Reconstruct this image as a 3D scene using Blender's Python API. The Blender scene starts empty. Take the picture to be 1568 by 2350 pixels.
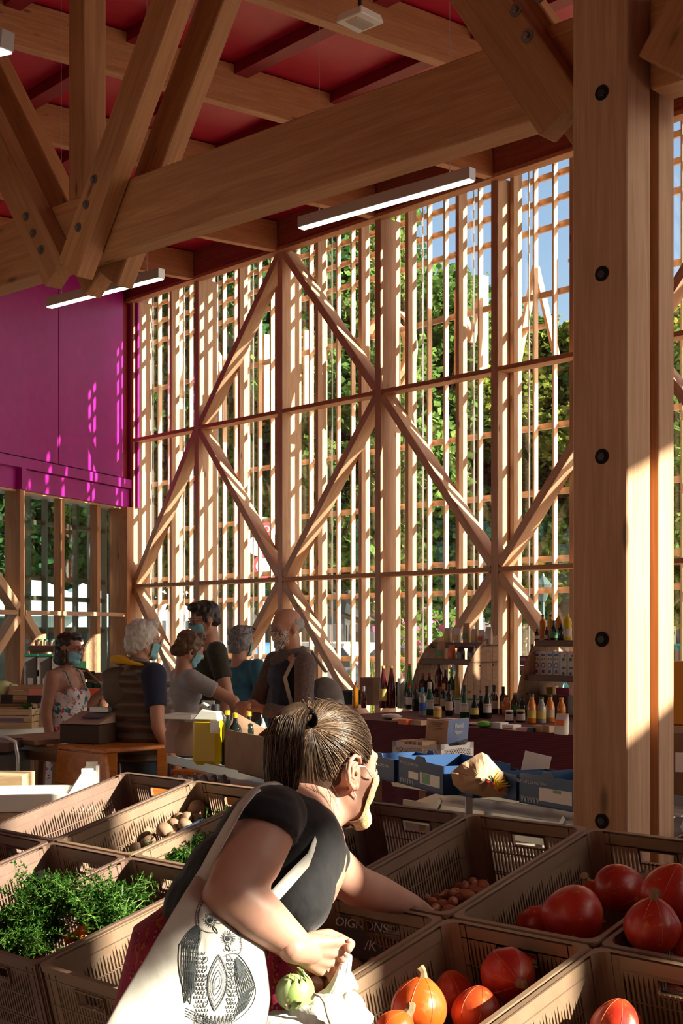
import bpy, math, random
from mathutils import Vector, Matrix, Euler, Quaternion, noise
V = Vector
PI = math.pi
R = math.radians
scene = bpy.context.scene
COL = scene.collection
rnd = random.Random(7)

# ------------------------------------------------------------------ camera
F, U0, V0, EYE = 3100.0, 784.0, 1450.0, 1.6      # focal length and horizon in pixels of a 1568 x 2350 frame
cam_d = bpy.data.cameras.new('camera')
cam = bpy.data.objects.new('camera', cam_d); COL.objects.link(cam)
cam.location = (0, 0, EYE); cam.rotation_euler = (R(90), 0, 0)
cam_d.sensor_fit = 'HORIZONTAL'; cam_d.sensor_width = 36
cam_d.lens = 36 * F / 1568; cam_d.shift_y = (V0 - 1175) / 1568
cam_d.clip_start = .05; cam_d.clip_end = 400
scene.camera = cam

# ------------------------------------------------------------------ world, sun, exposure
SUN_AZ = R(-20.7)          # from +X towards -Y
SUN_EL = R(27.3)
world = bpy.data.worlds.new('sky'); scene.world = world; world.use_nodes = True
wn = world.node_tree.nodes; wl = world.node_tree.links
sky = wn.new('ShaderNodeTexSky'); sky.sky_type = 'NISHITA'; sky.sun_disc = False
sky.sun_elevation = SUN_EL; sky.sun_rotation = R(90) - SUN_AZ
sky.air_density = 1.0; sky.dust_density = 3.0; sky.ozone_density = 1.0
wl.new(sky.outputs[0], wn['Background'].inputs[0]); wn['Background'].inputs[1].default_value = .19
sun_d = bpy.data.lights.new('sun', 'SUN'); sun_d.energy = 14.5; sun_d.angle = R(.6); sun_d.color = (1, .87, .70)
sun = bpy.data.objects.new('sun', sun_d); COL.objects.link(sun)
sdir = V((math.cos(SUN_AZ)*math.cos(SUN_EL), math.sin(SUN_AZ)*math.cos(SUN_EL), math.sin(SUN_EL)))
sun.rotation_euler = sdir.to_track_quat('Z', 'Y').to_euler(); sun.location = sdir * 30
vs = scene.view_settings
vs.view_transform = 'Standard'; vs.look = 'None'; vs.gamma = 1; vs.use_curve_mapping = False; vs.exposure = .52

# ------------------------------------------------------------------ helpers
def P(u, v, y):
    """the place in the hall seen at pixel (u, v) of the photograph, y metres in front of the camera"""
    return V(((u - U0) / F * y, y, EYE - (v - V0) / F * y))

def chain(o):
    m = Matrix.Identity(4)
    while o is not None:
        m = o.matrix_basis @ m
        o = o.parent
    return m

def tag(o, label=None, cat=None, group=None, kind=None):
    if label: o['label'] = label
    if cat: o['category'] = cat
    if group: o['group'] = group
    if kind: o['kind'] = kind
    return o

def empty(name, loc=(0, 0, 0), rz=0, label=None, cat=None, group=None, kind=None, parent=None):
    o = bpy.data.objects.new(name, None); COL.objects.link(o)
    o.location = loc; o.rotation_euler = (0, 0, rz); o.empty_display_size = .1
    if parent: o.parent = parent
    return tag(o, label, cat, group, kind)

def copy_tree(o, parent=None):
    c = o.copy(); COL.objects.link(c); c.parent = parent
    for ch in list(o.children):
        copy_tree(ch, c)
    return c

def basis(x, up=V((0, 0, 1))):
    """rotation whose local X runs along x"""
    x = V(x).normalized(); y = V(up).cross(x)
    if y.length < 1e-5: y = V((0, 1, 0)).cross(x)
    if y.length < 1e-5: y = V((1, 0, 0))
    y.normalize(); z = x.cross(y)
    return Matrix((x, y, z)).transposed()

class MB:
    def __init__(s): s.v = []; s.f = []
    def add(s, vs_, fs, m=None):
        n = len(s.v)
        s.v += [tuple(m @ V(p)) if m is not None else tuple(p) for p in vs_]
        s.f += [tuple(i + n for i in q) for q in fs]
        return s
    def box(s, c, size, rot=None):
        x, y, z = [a / 2 for a in size]
        vs_ = [(-x, -y, -z), (x, -y, -z), (x, y, -z), (-x, y, -z), (-x, -y, z), (x, -y, z), (x, y, z), (-x, y, z)]
        fs = [(0, 3, 2, 1), (4, 5, 6, 7), (0, 1, 5, 4), (1, 2, 6, 5), (2, 3, 7, 6), (3, 0, 4, 7)]
        m = Matrix.Translation(V(c))
        if rot is not None: m = m @ (rot.to_4x4() if hasattr(rot, 'to_4x4') else rot)
        return s.add(vs_, fs, m)
    def span(s, lo, hi):
        lo, hi = V(lo), V(hi)
        return s.box((lo + hi) / 2, hi - lo)
    def bar(s, p0, p1, w, h, up=V((0, 0, 1))):
        p0, p1 = V(p0), V(p1)
        return s.box((p0 + p1) / 2, ((p1 - p0).length, w, h), basis(p1 - p0, up))
    def tube(s, pts, rad, n=8, cap=True, flat=1.0):
        pts = [V(p) for p in pts]
        if not isinstance(rad, (list, tuple)): rad = [rad] * len(pts)
        b = len(s.v); prev = None
        for i, p in enumerate(pts):
            d = (pts[min(i + 1, len(pts) - 1)] - pts[max(i - 1, 0)])
            if d.length < 1e-9: d = V((0, 0, 1))
            d.normalize()
            if prev is None:
                a = d.cross(V((0, 0, 1)))
                if a.length < .05: a = d.cross(V((1, 0, 0)))
            else:
                a = prev - d * prev.dot(d)
            a.normalize(); prev = a; c = d.cross(a)
            for k in range(n):
                t = 2 * PI * k / n
                s.v.append(tuple(p + a * math.cos(t) * rad[i] + c * math.sin(t) * rad[i] * flat))
        for i in range(len(pts) - 1):
            for k in range(n):
                k2 = (k + 1) % n
                s.f.append((b + i * n + k, b + i * n + k2, b + (i + 1) * n + k2, b + (i + 1) * n + k))
        if cap:
            s.f.append(tuple(b + k for k in range(n))[::-1])
            s.f.append(tuple(b + (len(pts) - 1) * n + k for k in range(n)))
        return s
    def lathe(s, prof, n=16, c=(0, 0, 0), m=None):
        """prof: (radius, z) from bottom to top"""
        b = len(s.v); mm = Matrix.Translation(V(c))
        if m is not None: mm = mm @ m
        for r_, z in prof:
            for k in range(n):
                t = 2 * PI * k / n
                s.v.append(tuple(mm @ V((r_ * math.cos(t), r_ * math.sin(t), z))))
        for i in range(len(prof) - 1):
            for k in range(n):
                k2 = (k + 1) % n
                s.f.append((b + i * n + k, b + i * n + k2, b + (i + 1) * n + k2, b + (i + 1) * n + k))
        s.f.append(tuple(b + k for k in range(n))[::-1]); s.f.append(tuple(b + (len(prof) - 1) * n + k for k in range(n)))
        return s
    def ell(s, c, r, rot=None, n=16, k=10, fn=None):
        if not isinstance(r, (list, tuple)): r = (r, r, r)
        m = Matrix.Translation(V(c))
        if rot is not None: m = m @ rot.to_4x4()
        vs_ = [(0, 0, -r[2])]
        for i in range(1, k):
            ph = -PI / 2 + PI * i / k
            for j in range(n):
                t = 2 * PI * j / n
                p = V((math.cos(ph) * math.cos(t) * r[0], math.cos(ph) * math.sin(t) * r[1], math.sin(ph) * r[2]))
                if fn: p = fn(p, t, ph)
                vs_.append(p)
        vs_.append((0, 0, r[2]))
        if fn:
            vs_[0] = fn(V(vs_[0]), 0, -PI / 2); vs_[-1] = fn(V(vs_[-1]), 0, PI / 2)
        fs = [(0, 1 + (j + 1) % n, 1 + j) for j in range(n)]
        for i in range(k - 2):
            for j in range(n):
                a = 1 + i * n + j; b_ = 1 + i * n + (j + 1) % n
                fs.append((a, b_, b_ + n, a + n))
        e = len(vs_) - 1; o = 1 + (k - 2) * n
        fs += [(o + j, o + (j + 1) % n, e) for j in range(n)]
        return s.add(vs_, fs, m)
    def cap(s, p0, r0, p1, r1, n=14):
        """tapered limb with round ends"""
        p0, p1 = V(p0), V(p1); d = p1 - p0; L = d.length
        prof = [(r0 * math.cos(t), -r0 * math.sin(t)) for t in (1.4, 1.0, .5)] + [(r0, 0), (r1, L)] + [(r1 * math.cos(t), L + r1 * math.sin(t)) for t in (.5, 1.0, 1.4)]
        m = Matrix.Translation(p0) @ d.to_track_quat('Z', 'Y').to_matrix().to_4x4()
        b = MB().lathe(prof, n); return s.add(b.v, b.f, m)
    def cone(s, p0, r0, p1, r1, n=16, flat=1.0, right=None):
        p0, p1 = V(p0), V(p1); d = p1 - p0
        rot = d.to_track_quat('Z', 'Y').to_matrix()
        if right is not None:
            z = d.normalized(); x = (V(right) - z * V(right).dot(z)).normalized(); rot = Matrix((x, z.cross(x), z)).transposed()
        m = Matrix.Translation(p0) @ rot.to_4x4() @ Matrix.Diagonal((1, flat, 1, 1))
        b = MB().lathe([(r0, 0), (r1, d.length)], n); return s.add(b.v, b.f, m)
    def prism(s, poly, ext):
        """poly: planar points, ext: extrusion vector"""
        n = len(poly); e = V(ext)
        vs_ = [V(p) for p in poly] + [V(p) + e for p in poly]
        fs = [tuple(range(n))[::-1], tuple(range(n, 2 * n))] + [(i, (i + 1) % n, (i + 1) % n + n, i + n) for i in range(n)]
        return s.add(vs_, fs)
    def grid(s, fn, nu, nv, wrap=False):
        b = len(s.v)
        for j in range(nv + 1):
            for i in range(nu + 1): s.v.append(tuple(fn(i / nu, j / nv)))
        for j in range(nv):
            for i in range(nu):
                a = b + j * (nu + 1) + i
                s.f.append((a, a + 1, a + nu + 2, a + nu + 1))
        return s
    def build(s, name, mat, parent=None, world=True, smooth=False, bevel=0, kind=None, label=None):
        me = bpy.data.meshes.new(name)
        vs_ = s.v
        if parent is not None and world:
            inv = chain(parent).inverted()
            vs_ = [tuple(inv @ V(p)) for p in vs_]
        me.from_pydata(vs_, [], s.f); me.update()
        if smooth:
            me.polygons.foreach_set('use_smooth', [True] * len(me.polygons))
        me.materials.append(mat)
        o = bpy.data.objects.new(name, me); COL.objects.link(o)
        if parent is not None: o.parent = parent
        if bevel:
            b = o.modifiers.new('bevel', 'BEVEL'); b.width = bevel; b.segments = 1; b.limit_method = 'ANGLE'
        if kind: o['kind'] = kind
        if label: o['label'] = label
        return o

_box_cache = {}
def beam(name, p0, p1, w, h, mat, parent=None, up=V((0, 0, 1)), bevel=.004, label=None):
    """a timber with its own axes: grain runs along local X, so the wood material follows it"""
    p0, p1 = V(p0), V(p1); L = (p1 - p0).length
    key = (round(L, 3), round(w, 3), round(h, 3), mat.name, bevel)
    me = _box_cache.get(key)
    if me is None:
        b = MB().box((0, 0, 0), (L, w, h))
        me = bpy.data.meshes.new(name); me.from_pydata(b.v, [], b.f); me.materials.append(mat)
        _box_cache[key] = me
    o = bpy.data.objects.new(name, me); COL.objects.link(o)
    m = Matrix.Translation((p0 + p1) / 2) @ basis(p1 - p0, up).to_4x4()
    if parent is not None:
        o.parent = parent; m = chain(parent).inverted() @ m
    o.matrix_basis = m
    if bevel:
        b = o.modifiers.new('bevel', 'BEVEL'); b.width = bevel; b.segments = 1
    if label: o['label'] = label
    return o

# ------------------------------------------------------------------ materials
def mat(name, col=(.5, .5, .5), rough=.6, metal=0, spec=.5, **kw):
    m = bpy.data.materials.new(name); m.use_nodes = True
    b = m.node_tree.nodes['Principled BSDF']
    b.inputs['Base Color'].default_value = (*col, 1); b.inputs['Roughness'].default_value = rough
    b.inputs['Metallic'].default_value = metal; b.inputs['Specular IOR Level'].default_value = spec
    for k, v in kw.items(): b.inputs[k.replace('_', ' ')].default_value = v
    return m

class NT:
    def __init__(s, m): s.m = m; s.n = m.node_tree.nodes; s.l = m.node_tree.links; s.b = s.n.get('Principled BSDF')
    def new(s, t, **kw):
        n = s.n.new(t)
        for k, v in kw.items(): setattr(n, k, v)
        return n
    def link(s, a, b): s.l.new(a, b)
    def coord(s, scale=(1, 1, 1), kind='Object', rand=False):
        tc = s.new('ShaderNodeTexCoord'); mp = s.new('ShaderNodeMapping'); mp.inputs['Scale'].default_value = scale
        if rand:
            oi = s.new('ShaderNodeObjectInfo'); mu = s.new('ShaderNodeMath', operation='MULTIPLY'); mu.inputs[1].default_value = 37.0
            ad = s.new('ShaderNodeVectorMath', operation='ADD')
            s.link(oi.outputs['Random'], mu.inputs[0]); s.link(tc.outputs[kind], ad.inputs[0]); s.link(mu.outputs[0], ad.inputs[1]); s.link(ad.outputs[0], mp.inputs[0])
        else: s.link(tc.outputs[kind], mp.inputs[0])
        return mp.outputs[0]
    def noise(s, vec, scale=5, detail=4, rough=.5, dist=0):
        n = s.new('ShaderNodeTexNoise'); n.inputs['Scale'].default_value = scale; n.inputs['Detail'].default_value = detail
        n.inputs['Roughness'].default_value = rough; n.inputs['Distortion'].default_value = dist
        s.link(vec, n.inputs['Vector']); return n.outputs['Fac']
    def ramp(s, fac, stops, interp='LINEAR'):
        r = s.new('ShaderNodeValToRGB'); r.color_ramp.interpolation = interp
        e = r.color_ramp.elements
        while len(e) < len(stops): e.new(.5)
        for el, (p, c) in zip(e, stops): el.position = p; el.color = (*c, 1) if len(c) == 3 else c
        s.link(fac, r.inputs[0]); return r.outputs[0]
    def mix(s, fac, a, b, mode='MIX'):
        n = s.new('ShaderNodeMix', data_type='RGBA', blend_type=mode)
        if isinstance(fac, (int, float)): n.inputs[0].default_value = fac
        else: s.link(fac, n.inputs[0])
        for x, i in ((a, 6), (b, 7)):
            if isinstance(x, tuple): n.inputs[i].default_value = (*x, 1)
            else: s.link(x, n.inputs[i])
        return n.outputs[2]
    def bump(s, h, strength=.2, dist=.01):
        n = s.new('ShaderNodeBump'); n.inputs['Strength'].default_value = strength; n.inputs['Distance'].default_value = dist
        s.link(h, n.inputs['Height']); s.link(n.outputs[0], s.b.inputs['Normal'])
    def color(s, c): s.link(c, s.b.inputs['Base Color'])

def wood(name, dark, light, rough=.62, grain=1.0, knots=True, bump=.12, var=.12, kind='Object'):
    m = mat(name, light, rough); t = NT(m)
    c = t.coord((.55 * grain, 9 * grain, 9 * grain), kind, True)
    n1 = t.noise(c, 2.2, 6, .6, 1.2)
    c2 = t.coord((1.5 * grain, 60 * grain, 60 * grain), kind, True)
    n2 = t.noise(c2, 3, 3, .5, .2)
    col = t.ramp(n1, [(.3, dark), (.62, light)])
    d2 = tuple(x * .72 for x in dark)
    col = t.mix(t.ramp(n2, [(.42, (0, 0, 0)), (.62, (.32, .32, .32))]), col, d2)
    if knots:
        ck = t.coord((1.6 * grain, 5.5 * grain, 5.5 * grain), kind, True)
        vo = t.new('ShaderNodeTexVoronoi'); vo.inputs['Scale'].default_value = 1.15; t.link(ck, vo.inputs['Vector'])
        k = t.ramp(vo.outputs['Distance'], [(.05, (.85, .85, .85)), (.11, (0, 0, 0))])
        col = t.mix(k, col, tuple(x * .33 for x in dark))
    oi = t.new('ShaderNodeObjectInfo')
    rv = t.ramp(oi.outputs['Random'], [(0, (1 - var,) * 3), (1, (1 + var * .4,) * 3)])
    col = t.mix(1.0, col, rv, 'MULTIPLY')
    t.color(col); t.bump(n2, bump, .002)
    return m

M = {}
M['timber'] = wood('timber', (.42, .185, .075), (.58, .29, .13))
M['timber_pale'] = wood('timber_pale', (.54, .32, .18), (.70, .47, .30))
M['lath'] = wood('lath_wood', (.58, .33, .18), (.72, .46, .28), knots=False)
M['timber_red'] = wood('timber_red', (.30, .07, .035), (.42, .13, .06))
M['orange_wood'] = wood('orange_wood', (.42, .12, .015), (.66, .24, .04), .35, knots=True)
M['crate_wood'] = wood('crate_wood', (.48, .32, .17), (.66, .48, .29), knots=False)
M['dark_wood'] = wood('dark_wood', (.10, .045, .022), (.20, .10, .05), .5)
M['drum_wood'] = wood('drum_wood', (.26, .14, .075), (.42, .25, .14), .6)
M['steel'] = mat('steel', (.28, .27, .27), .42, .9)
M['galv'] = mat('galvanised', (.55, .58, .58), .38, .65)
M['bolt_dark'] = mat('bolt_dark', (.05, .045, .045), .45, .8)
M['black'] = mat('black_plastic', (.012, .012, .013), .4)
M['white'] = mat('white_plastic', (.8, .8, .78), .4)
M['cable'] = mat('grey_cable', (.45, .45, .47), .5)
M['concrete'] = mat('concrete', (.22, .19, .165), .75)
t = NT(M['concrete']); c = t.noise(t.coord((1, 1, 1)), 3, 8, .65); t.color(t.ramp(c, [(.3, (.20, .17, .14)), (.7, (.32, .275, .22))])); t.bump(c, .1)

def paint(name, a, b, scale=8, rough=.45, bump=.1):
    m = mat(name, a, rough); t = NT(m); n = t.noise(t.coord((1, 1, 1)), scale, 6, .6)
    t.color(t.ramp(n, [(.3, a), (.7, b)])); t.bump(n, bump, .004); return m
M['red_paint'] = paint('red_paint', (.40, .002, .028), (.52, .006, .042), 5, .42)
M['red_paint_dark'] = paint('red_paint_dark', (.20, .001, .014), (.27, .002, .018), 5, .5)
M['purple'] = paint('purple_paint', (.38, .008, .25), (.47, .014, .32), 6, .4)

def glass(name, tint=(.96, .985, .98), refl=1.0, rough=.02):
    m = bpy.data.materials.new(name); m.use_nodes = True; t = NT(m); t.n.remove(t.b)
    tr = t.new('ShaderNodeBsdfTransparent'); tr.inputs[0].default_value = (*tint, 1)
    gl = t.new('ShaderNodeBsdfGlossy'); gl.inputs[1].default_value = rough
    lw = t.new('ShaderNodeLayerWeight'); lw.inputs[0].default_value = .5
    pw = t.new('ShaderNodeMath', operation='POWER'); pw.inputs[1].default_value = 3.5; t.link(lw.outputs['Facing'], pw.inputs[0])
    mu = t.new('ShaderNodeMath', operation='MULTIPLY_ADD'); mu.inputs[1].default_value = .6 * refl; mu.inputs[2].default_value = .035 * refl; t.link(pw.outputs[0], mu.inputs[0])
    mx = t.new('ShaderNodeMixShader'); t.link(mu.outputs[0], mx.inputs[0]); t.link(tr.outputs[0], mx.inputs[1]); t.link(gl.outputs[0], mx.inputs[2])
    t.link(mx.outputs[0], t.n['Material Output'].inputs[0]); return m
M['glass'] = glass('window_glass')
M['glass_blue'] = glass('window_glass_bluish', (.66, .84, .88), 1.6)

def emit(name, col, s):
    m = bpy.data.materials.new(name); m.use_nodes = True
    b = m.node_tree.nodes['Principled BSDF']; b.inputs['Emission Color'].default_value = (*col, 1); b.inputs['Emission Strength'].default_value = s
    b.inputs['Base Color'].default_value = (.9, .9, .85, 1); return m
# ================================================================== SETTING
# facade frame: origin at one main post, t runs along the wall away from the camera, n outwards
FO = V((1.783, 15.75, 0)); FT = V((-.6604, .7510, 0)); FN = V((.7510, .6604, 0)); UP = V((0, 0, 1))
def W(t, n, z): return FO + FT * t + FN * n + UP * z
Z1, Z2, Z3 = 2.33, 4.66, 6.87
T_END, T_START = 7.92, -6.0
wallb = empty('wall_back', W(0, 0, 0), kind='structure')
def braces(a, b, z0, z1):
    beam('brace', W(a, .10, z0), W(b, .10, z1), .20, .10, M['timber'], wallb, up=FT)
post_ts = [7.8, 6, 4, 2, 0, -2, -4, -6]
for tt in post_ts:
    beam('post', W(tt, .175, -.02), W(tt, .175, Z3 + .02), .11, .35, M['timber_pale'], wallb, up=FN)
for a, b in zip(post_ts[:-1], post_ts[1:]):
    for z in (Z1, Z2):
        beam('rail', W(a - .055, .10, z), W(b + .055, .10, z), .20, .055, M['timber'], wallb)
    beam('rail', W(a - .055, .12, .06), W(b + .055, .12, .06), .2, .1, M['timber'], wallb)
def dg(a, za, b, zb):
    """a diagonal plank standing on edge between two posts"""
    beam('brace', W(a, .11, za), W(b, .11, zb), .20, .105, M['timber_pale'], wallb, up=(FT * (zb - za) * (1 if b > a else 1)).cross(FN) if False else UP)
e = .06
dg(6 - e, Z2 + .05, 4 + e, Z3 - .02); dg(4 - e, Z3 - .02, 2 + e, Z2 + .05)
dg(7.8 - e, Z1 + .05, 6 + e, Z2 - .05); dg(6 - e, Z2 - .05, 4 + e, Z1 + .05); dg(4 - e, Z1 + .05, 2 + e, Z2 - .05)
dg(2 - e, Z2 - .05, 0 + e, Z1 + .05); dg(0 - e, Z1 + .05, -2 + e, Z2 - .05); dg(-2 - e, Z2 - .05, -4 + e, Z1 + .05); dg(-4 - e, Z1 + .05, -6 + e, Z2 - .05)
dg(-2 - e, Z2 + .05, -4 + e, Z3 - .02)
dg(7.8 - e, Z1 - .05, 6 + e, .1); dg(4 + e, Z1 - .05, 6 - e, .1); dg(4 - e, Z1 - .05, 2 + e, .1); dg(0 + e, Z1 - .05, 2 - e, .1)
dg(0 - e, Z1 - .05, -2 + e, .1); dg(-4 + e, Z1 - .05, -2 - e, .1); dg(-4 - e, Z1 - .05, -6 + e, .1)
# mullions on their own module, glass panes between them
k = -.90; mts = []
tt = -6.28
while tt < 8.1:
    mts.append(tt); tt += .884
for tt in mts:
    if tt > 7.95: continue
    beam('mullion', W(tt, .275, 0), W(tt, .275, Z3 + .3), .06, .15, M['timber_pale'], wallb, up=FN)
    beam('glazing_bead', W(tt - .10, .395, 0), W(tt - .10, .395, Z3 + .3), .012, .02, M['steel'], wallb, up=FN, bevel=0)
for a, b in zip(mts[:-1], mts[1:]):
    MB().box(W((a + b) / 2, .375, (Z3 + .3) / 2), (b - a - .004, .010, Z3 + .3), basis(FT)).build('glass_pane', M['glass'], wallb)
# outer screen of laths on rails
tt = -6.93
lz = [.35, 1.23, 2.09, 2.46, 3.25, 4.03, 4.81, 5.59, 6.37, 6.69, 6.98]
i = 0
while tt < 8.6:
    beam('lath', W(tt, .56, .05), W(tt, .56, 7.25), .028, .068, M['lath'], wallb, up=FN, bevel=0)
    tt += .295; i += 1
for z in lz:
    beam('lath_rail', W(-7, .635, z), W(8.6, .635, z), .035, .07, M['lath'], wallb, bevel=0)
# bands of the wooden letters that stand on the outside of the screen
def letter_band(pts, w=.04, d=.10):
    b = MB()
    for p, q in zip(pts[:-1], pts[1:]):
        b.bar(W(p[0], .90, p[1]), W(q[0], .90, q[1]), d, w, up=FN.cross(W(q[0], 0, q[1]) - W(p[0], 0, p[1])))
    b.build('letter_band', M['lath'], wallb)
zb = 4.85
letter_band([(1.45, zb), (1.45, 6.0)]); letter_band([(.98, zb), (.98, 6.1)]); letter_band([(1.6, zb), (1.3, zb)]); letter_band([(1.1, zb), (.8, zb)]); letter_band([(1.45, 6.0), (1.2, 5.3), (.98, 6.1)])
letter_band([(.45, zb), (.14, 6.05), (-.2, zb)]); letter_band([(.3, 5.3), (0, 5.3)])
letter_band([(-.75, 4.9), (-.75, 6.25)]); letter_band([(-.95, 4.9), (-.95, 6.25)]); letter_band([(-.4, 6.0), (-.95, 6.0)])
def arc(t0, z0, r, a0, a1, n=10): return [(t0 + r * math.cos(a0 + (a1 - a0) * i / n), z0 + r * 1.15 * math.sin(a0 + (a1 - a0) * i / n)) for i in range(n + 1)]
letter_band(arc(2.75, 5.4, .5, .6, 2 * PI - .6, 14)); letter_band(arc(2.75, 5.4, .36, .6, 2 * PI - .6, 14)); 
letter_band([(4.95, zb), (4.95, 6.1)]); letter_band([(5.45, zb), (5.45, 6.1)]); letter_band([(4.5, zb), (4.5, 6.0)])
letter_band(arc(6.9, 5.75, .3, -1.6, 3.3, 12)); letter_band([(7.1, 5.5), (6.7, zb)]); letter_band([(6.6, 5.5), (6.6, zb)])

# eave beam and ceiling: rafters square to the facade fall 2 degrees inwards
SL = .034
def rz(n): return SL * n                            # n negative inside
ceil = empty('ceiling', W(0, 0, Z3), kind='structure')
beam('eave_beam', W(-6.2, -.04, Z3 + .30), W(9.5, -.04, Z3 + .30), .08, .56, M['timber_red'], ceil)
beam('eave_trim', W(-6.2, -.02, Z3 + .01), W(9.5, -.02, Z3 + .01), .16, .05, M['timber'], ceil)
NIN = -22
for tt in (10, 8, 6, 4, 2, 0, -2, -4, -6, -8, -10, -12, -14, -16, -18, -20, -22):
    n0 = -.09 if tt > -6.1 else (tt + 6) * .90 - .3
    a, b = W(tt, n0, Z3 + .2 + rz(n0)), W(tt, NIN, Z3 + .2 + rz(NIN))
    beam('rafter', a, b, .12, .40, M['timber'], ceil)
def TA(n): return -6.0 + n * 1.05 if n > -17.5 else -24.4
n = -.05
while n > NIN:
    w = 1.23
    m = n - w / 2
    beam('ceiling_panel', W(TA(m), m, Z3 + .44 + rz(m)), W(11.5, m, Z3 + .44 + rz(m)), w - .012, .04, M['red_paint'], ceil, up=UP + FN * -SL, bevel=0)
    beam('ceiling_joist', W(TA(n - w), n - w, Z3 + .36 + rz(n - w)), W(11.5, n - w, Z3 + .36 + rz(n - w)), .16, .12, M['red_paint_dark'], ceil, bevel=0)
    n -= w
MB().prism([W(11.5, .9, Z3 + .56), W(-6.3, .9, Z3 + .56), W(-25, -17.5, Z3 + .56 - .6), W(-25, NIN, Z3 + .56 + rz(NIN)), W(11.5, NIN, Z3 + .56 + rz(NIN))][::-1], (0, 0, .16)).build('roof_slab', M['concrete'], ceil)

# floor and the paving outside
fl = MB().box((4, 10, -.05), (44, 50, .1)).build('floor', M['concrete']); fl['kind'] = 'structure'

# left wall: glazed below, purple boarded volume above; s runs from the corner towards the camera
CO = V((-3.44, 21.70, 0)); LS = V((-.365, -.931, 0)); LN = V((.931, -.365, 0))     # LN points into the room
def L(s, n, z): return CO + LS * s + LN * n + UP * z
walll = empty('wall_left', L(0, 0, 0), kind='structure')
ZP = 3.585
def lbox(name, s0, s1, n0, n1, z0, z1, m, bevel=.004, label=None):
    return beam(name, L(s0, (n0 + n1) / 2, (z0 + z1) / 2), L(s1, (n0 + n1) / 2, (z0 + z1) / 2), abs(n1 - n0), z1 - z0, m, walll, bevel=bevel, label=label)
lbox('purple_panel', .30, 2.12, .0, .10, ZP + .46, 7.25, M['purple'])
lbox('purple_panel', 2.135, 4.3, .0, .10, ZP + .46, 7.25, M['purple'])
lbox('purple_panel', 4.315, 7.4, .0, .10, ZP + .46, 7.25, M['purple'])
lbox('purple_band', .02, 7.4, .0, .05, ZP, ZP + .45, M['purple'])
lbox('purple_band', .02, 7.4, .0, .13, ZP + .30, ZP + .44, M['purple'])
lbox('purple_band', .02, 2.98, .0, .08, ZP + .0, ZP + .29, M['purple'])
lbox('purple_band', 3.1, 7.4, .0, .035, ZP + .0, ZP + .29, M['purple'])
lbox('purple_post', 2.98, 3.1, .0, .14, ZP, ZP + .30, M['purple'])
lbox('purple_post', .0, .05, .0, .22, ZP, 7.25, M['purple'])
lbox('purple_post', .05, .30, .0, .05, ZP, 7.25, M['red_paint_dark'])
lbox('soffit_board', 0, 7.4, -.35, .04, ZP - .03, ZP, M['timber_pale'])
beam('corner_post', L(.17, -.02, 0), L(.17, -.02, ZP), .34, .2, M['timber'], walll, up=LS)
for s_ in (.9, 1.9, 3.9, 4.9, 5.9):
    beam('post', L(s_, -.04, 0), L(s_, -.04, ZP), .13, .10, M['timber'], walll, up=LS)
beam('post', L(3.04, -.02, 0), L(3.04, -.02, ZP), .26, .12, M['timber'], walll, up=LS)
beam('inner_rail', L(.2, .08, 1.87), L(2.95, .08, 1.87), .06, .065, M['timber_pale'], walll)
beam('inner_rail', L(3.13, .08, 1.87), L(7.3, .08, 1.87), .06, .065, M['timber_pale'], walll)
for (a, za, b, zb_) in ((3.12, 1.93, 5.0, 4.0), (3.12, 1.80, 4.9, .1), (2.95, 1.84, 1.2, .1)):
    zb_ = min(zb_, ZP)
    beam('brace', L(a, .04, za), L(b, .04, zb_), .16, .13, M['timber_pale'], walll)
ss = [0, .9, 1.9, 3.04, 3.9, 4.9, 5.9, 6.9]
for a, b in zip(ss[:-1], ss[1:]):
    MB().box(L((a + b) / 2, -.17, ZP / 2), (b - a - .02, .01, ZP), basis(LS)).build('glass_pane', M['glass_blue'], walll)
s_ = .12
while s_ < 7.2:
    beam('lath', L(s_, -.36, 0), L(s_, -.36, ZP + .1), .08, .05, M['lath'], walll, up=LS, bevel=0); s_ += .42
for z in (.4, 1.62, 2.10, 2.40, 3.22):
    beam('lath_rail', L(0, -.42, z), L(7.3, -.42, z), .04, .07, M['timber'], walll, bevel=0)

# unseen right wall, added: boards, rail and laths placed to shape the sun
RW0 = W(-6, 0, 0)
wallr = empty('wall_right_sun_mask', RW0, kind='structure')
RD = V((.05, -1, 0)).normalized(); RN = V((1, .05, 0)).normalized()
def RW(s, n, z): return V((RW0.x, RW0.y, 0)) + RD * s + RN * n + UP * z
def sy(y): return RW0.y - y                          # s of the wall at a given world y
def rbox(name, y0, y1, z0, z1, m, n0=.0, n1=.12):
    return beam(name, RW(sy(y1), (n0 + n1) / 2, (z0 + z1) / 2), RW(sy(y0), (n0 + n1) / 2, (z0 + z1) / 2), n1 - n0, z1 - z0, m, wallr)
rbox('sun_mask_board', -9, .58, 0, 3.92, M['purple'])
rbox('sun_mask_board', .58, 2.45, 0, 4.5, M['purple'])
rbox('sun_mask_board', 2.45, 3.75, 0, 4.1, M['purple'])
rbox('sun_mask_board', 3.75, 11.2, 0, .9, M['purple'])
rbox('sun_mask_board', 3.75, 11.2, 2.7, 4.1, M['purple'])
rbox('sun_mask_board', 4.4, 8.8, 4.55, 6.6, M['purple'])
rbox('sun_mask_board', -9, 11.2, 6.6, 7.2, M['timber_red'])
rbox('sun_mask_board', 2.45, 3.0, 5.06, 6.6, M['purple'])
rbox('sun_mask_board', -9, -2.6, 3.92, 6.6, M['purple'])
rbox('sun_mask_board', .58, 2.45, 5.12, 6.6, M['purple'])
rbox('rail', -2.6, .22, 4.75, 4.97, M['timber'])  # added to keep the sun off the near upper arm
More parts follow.
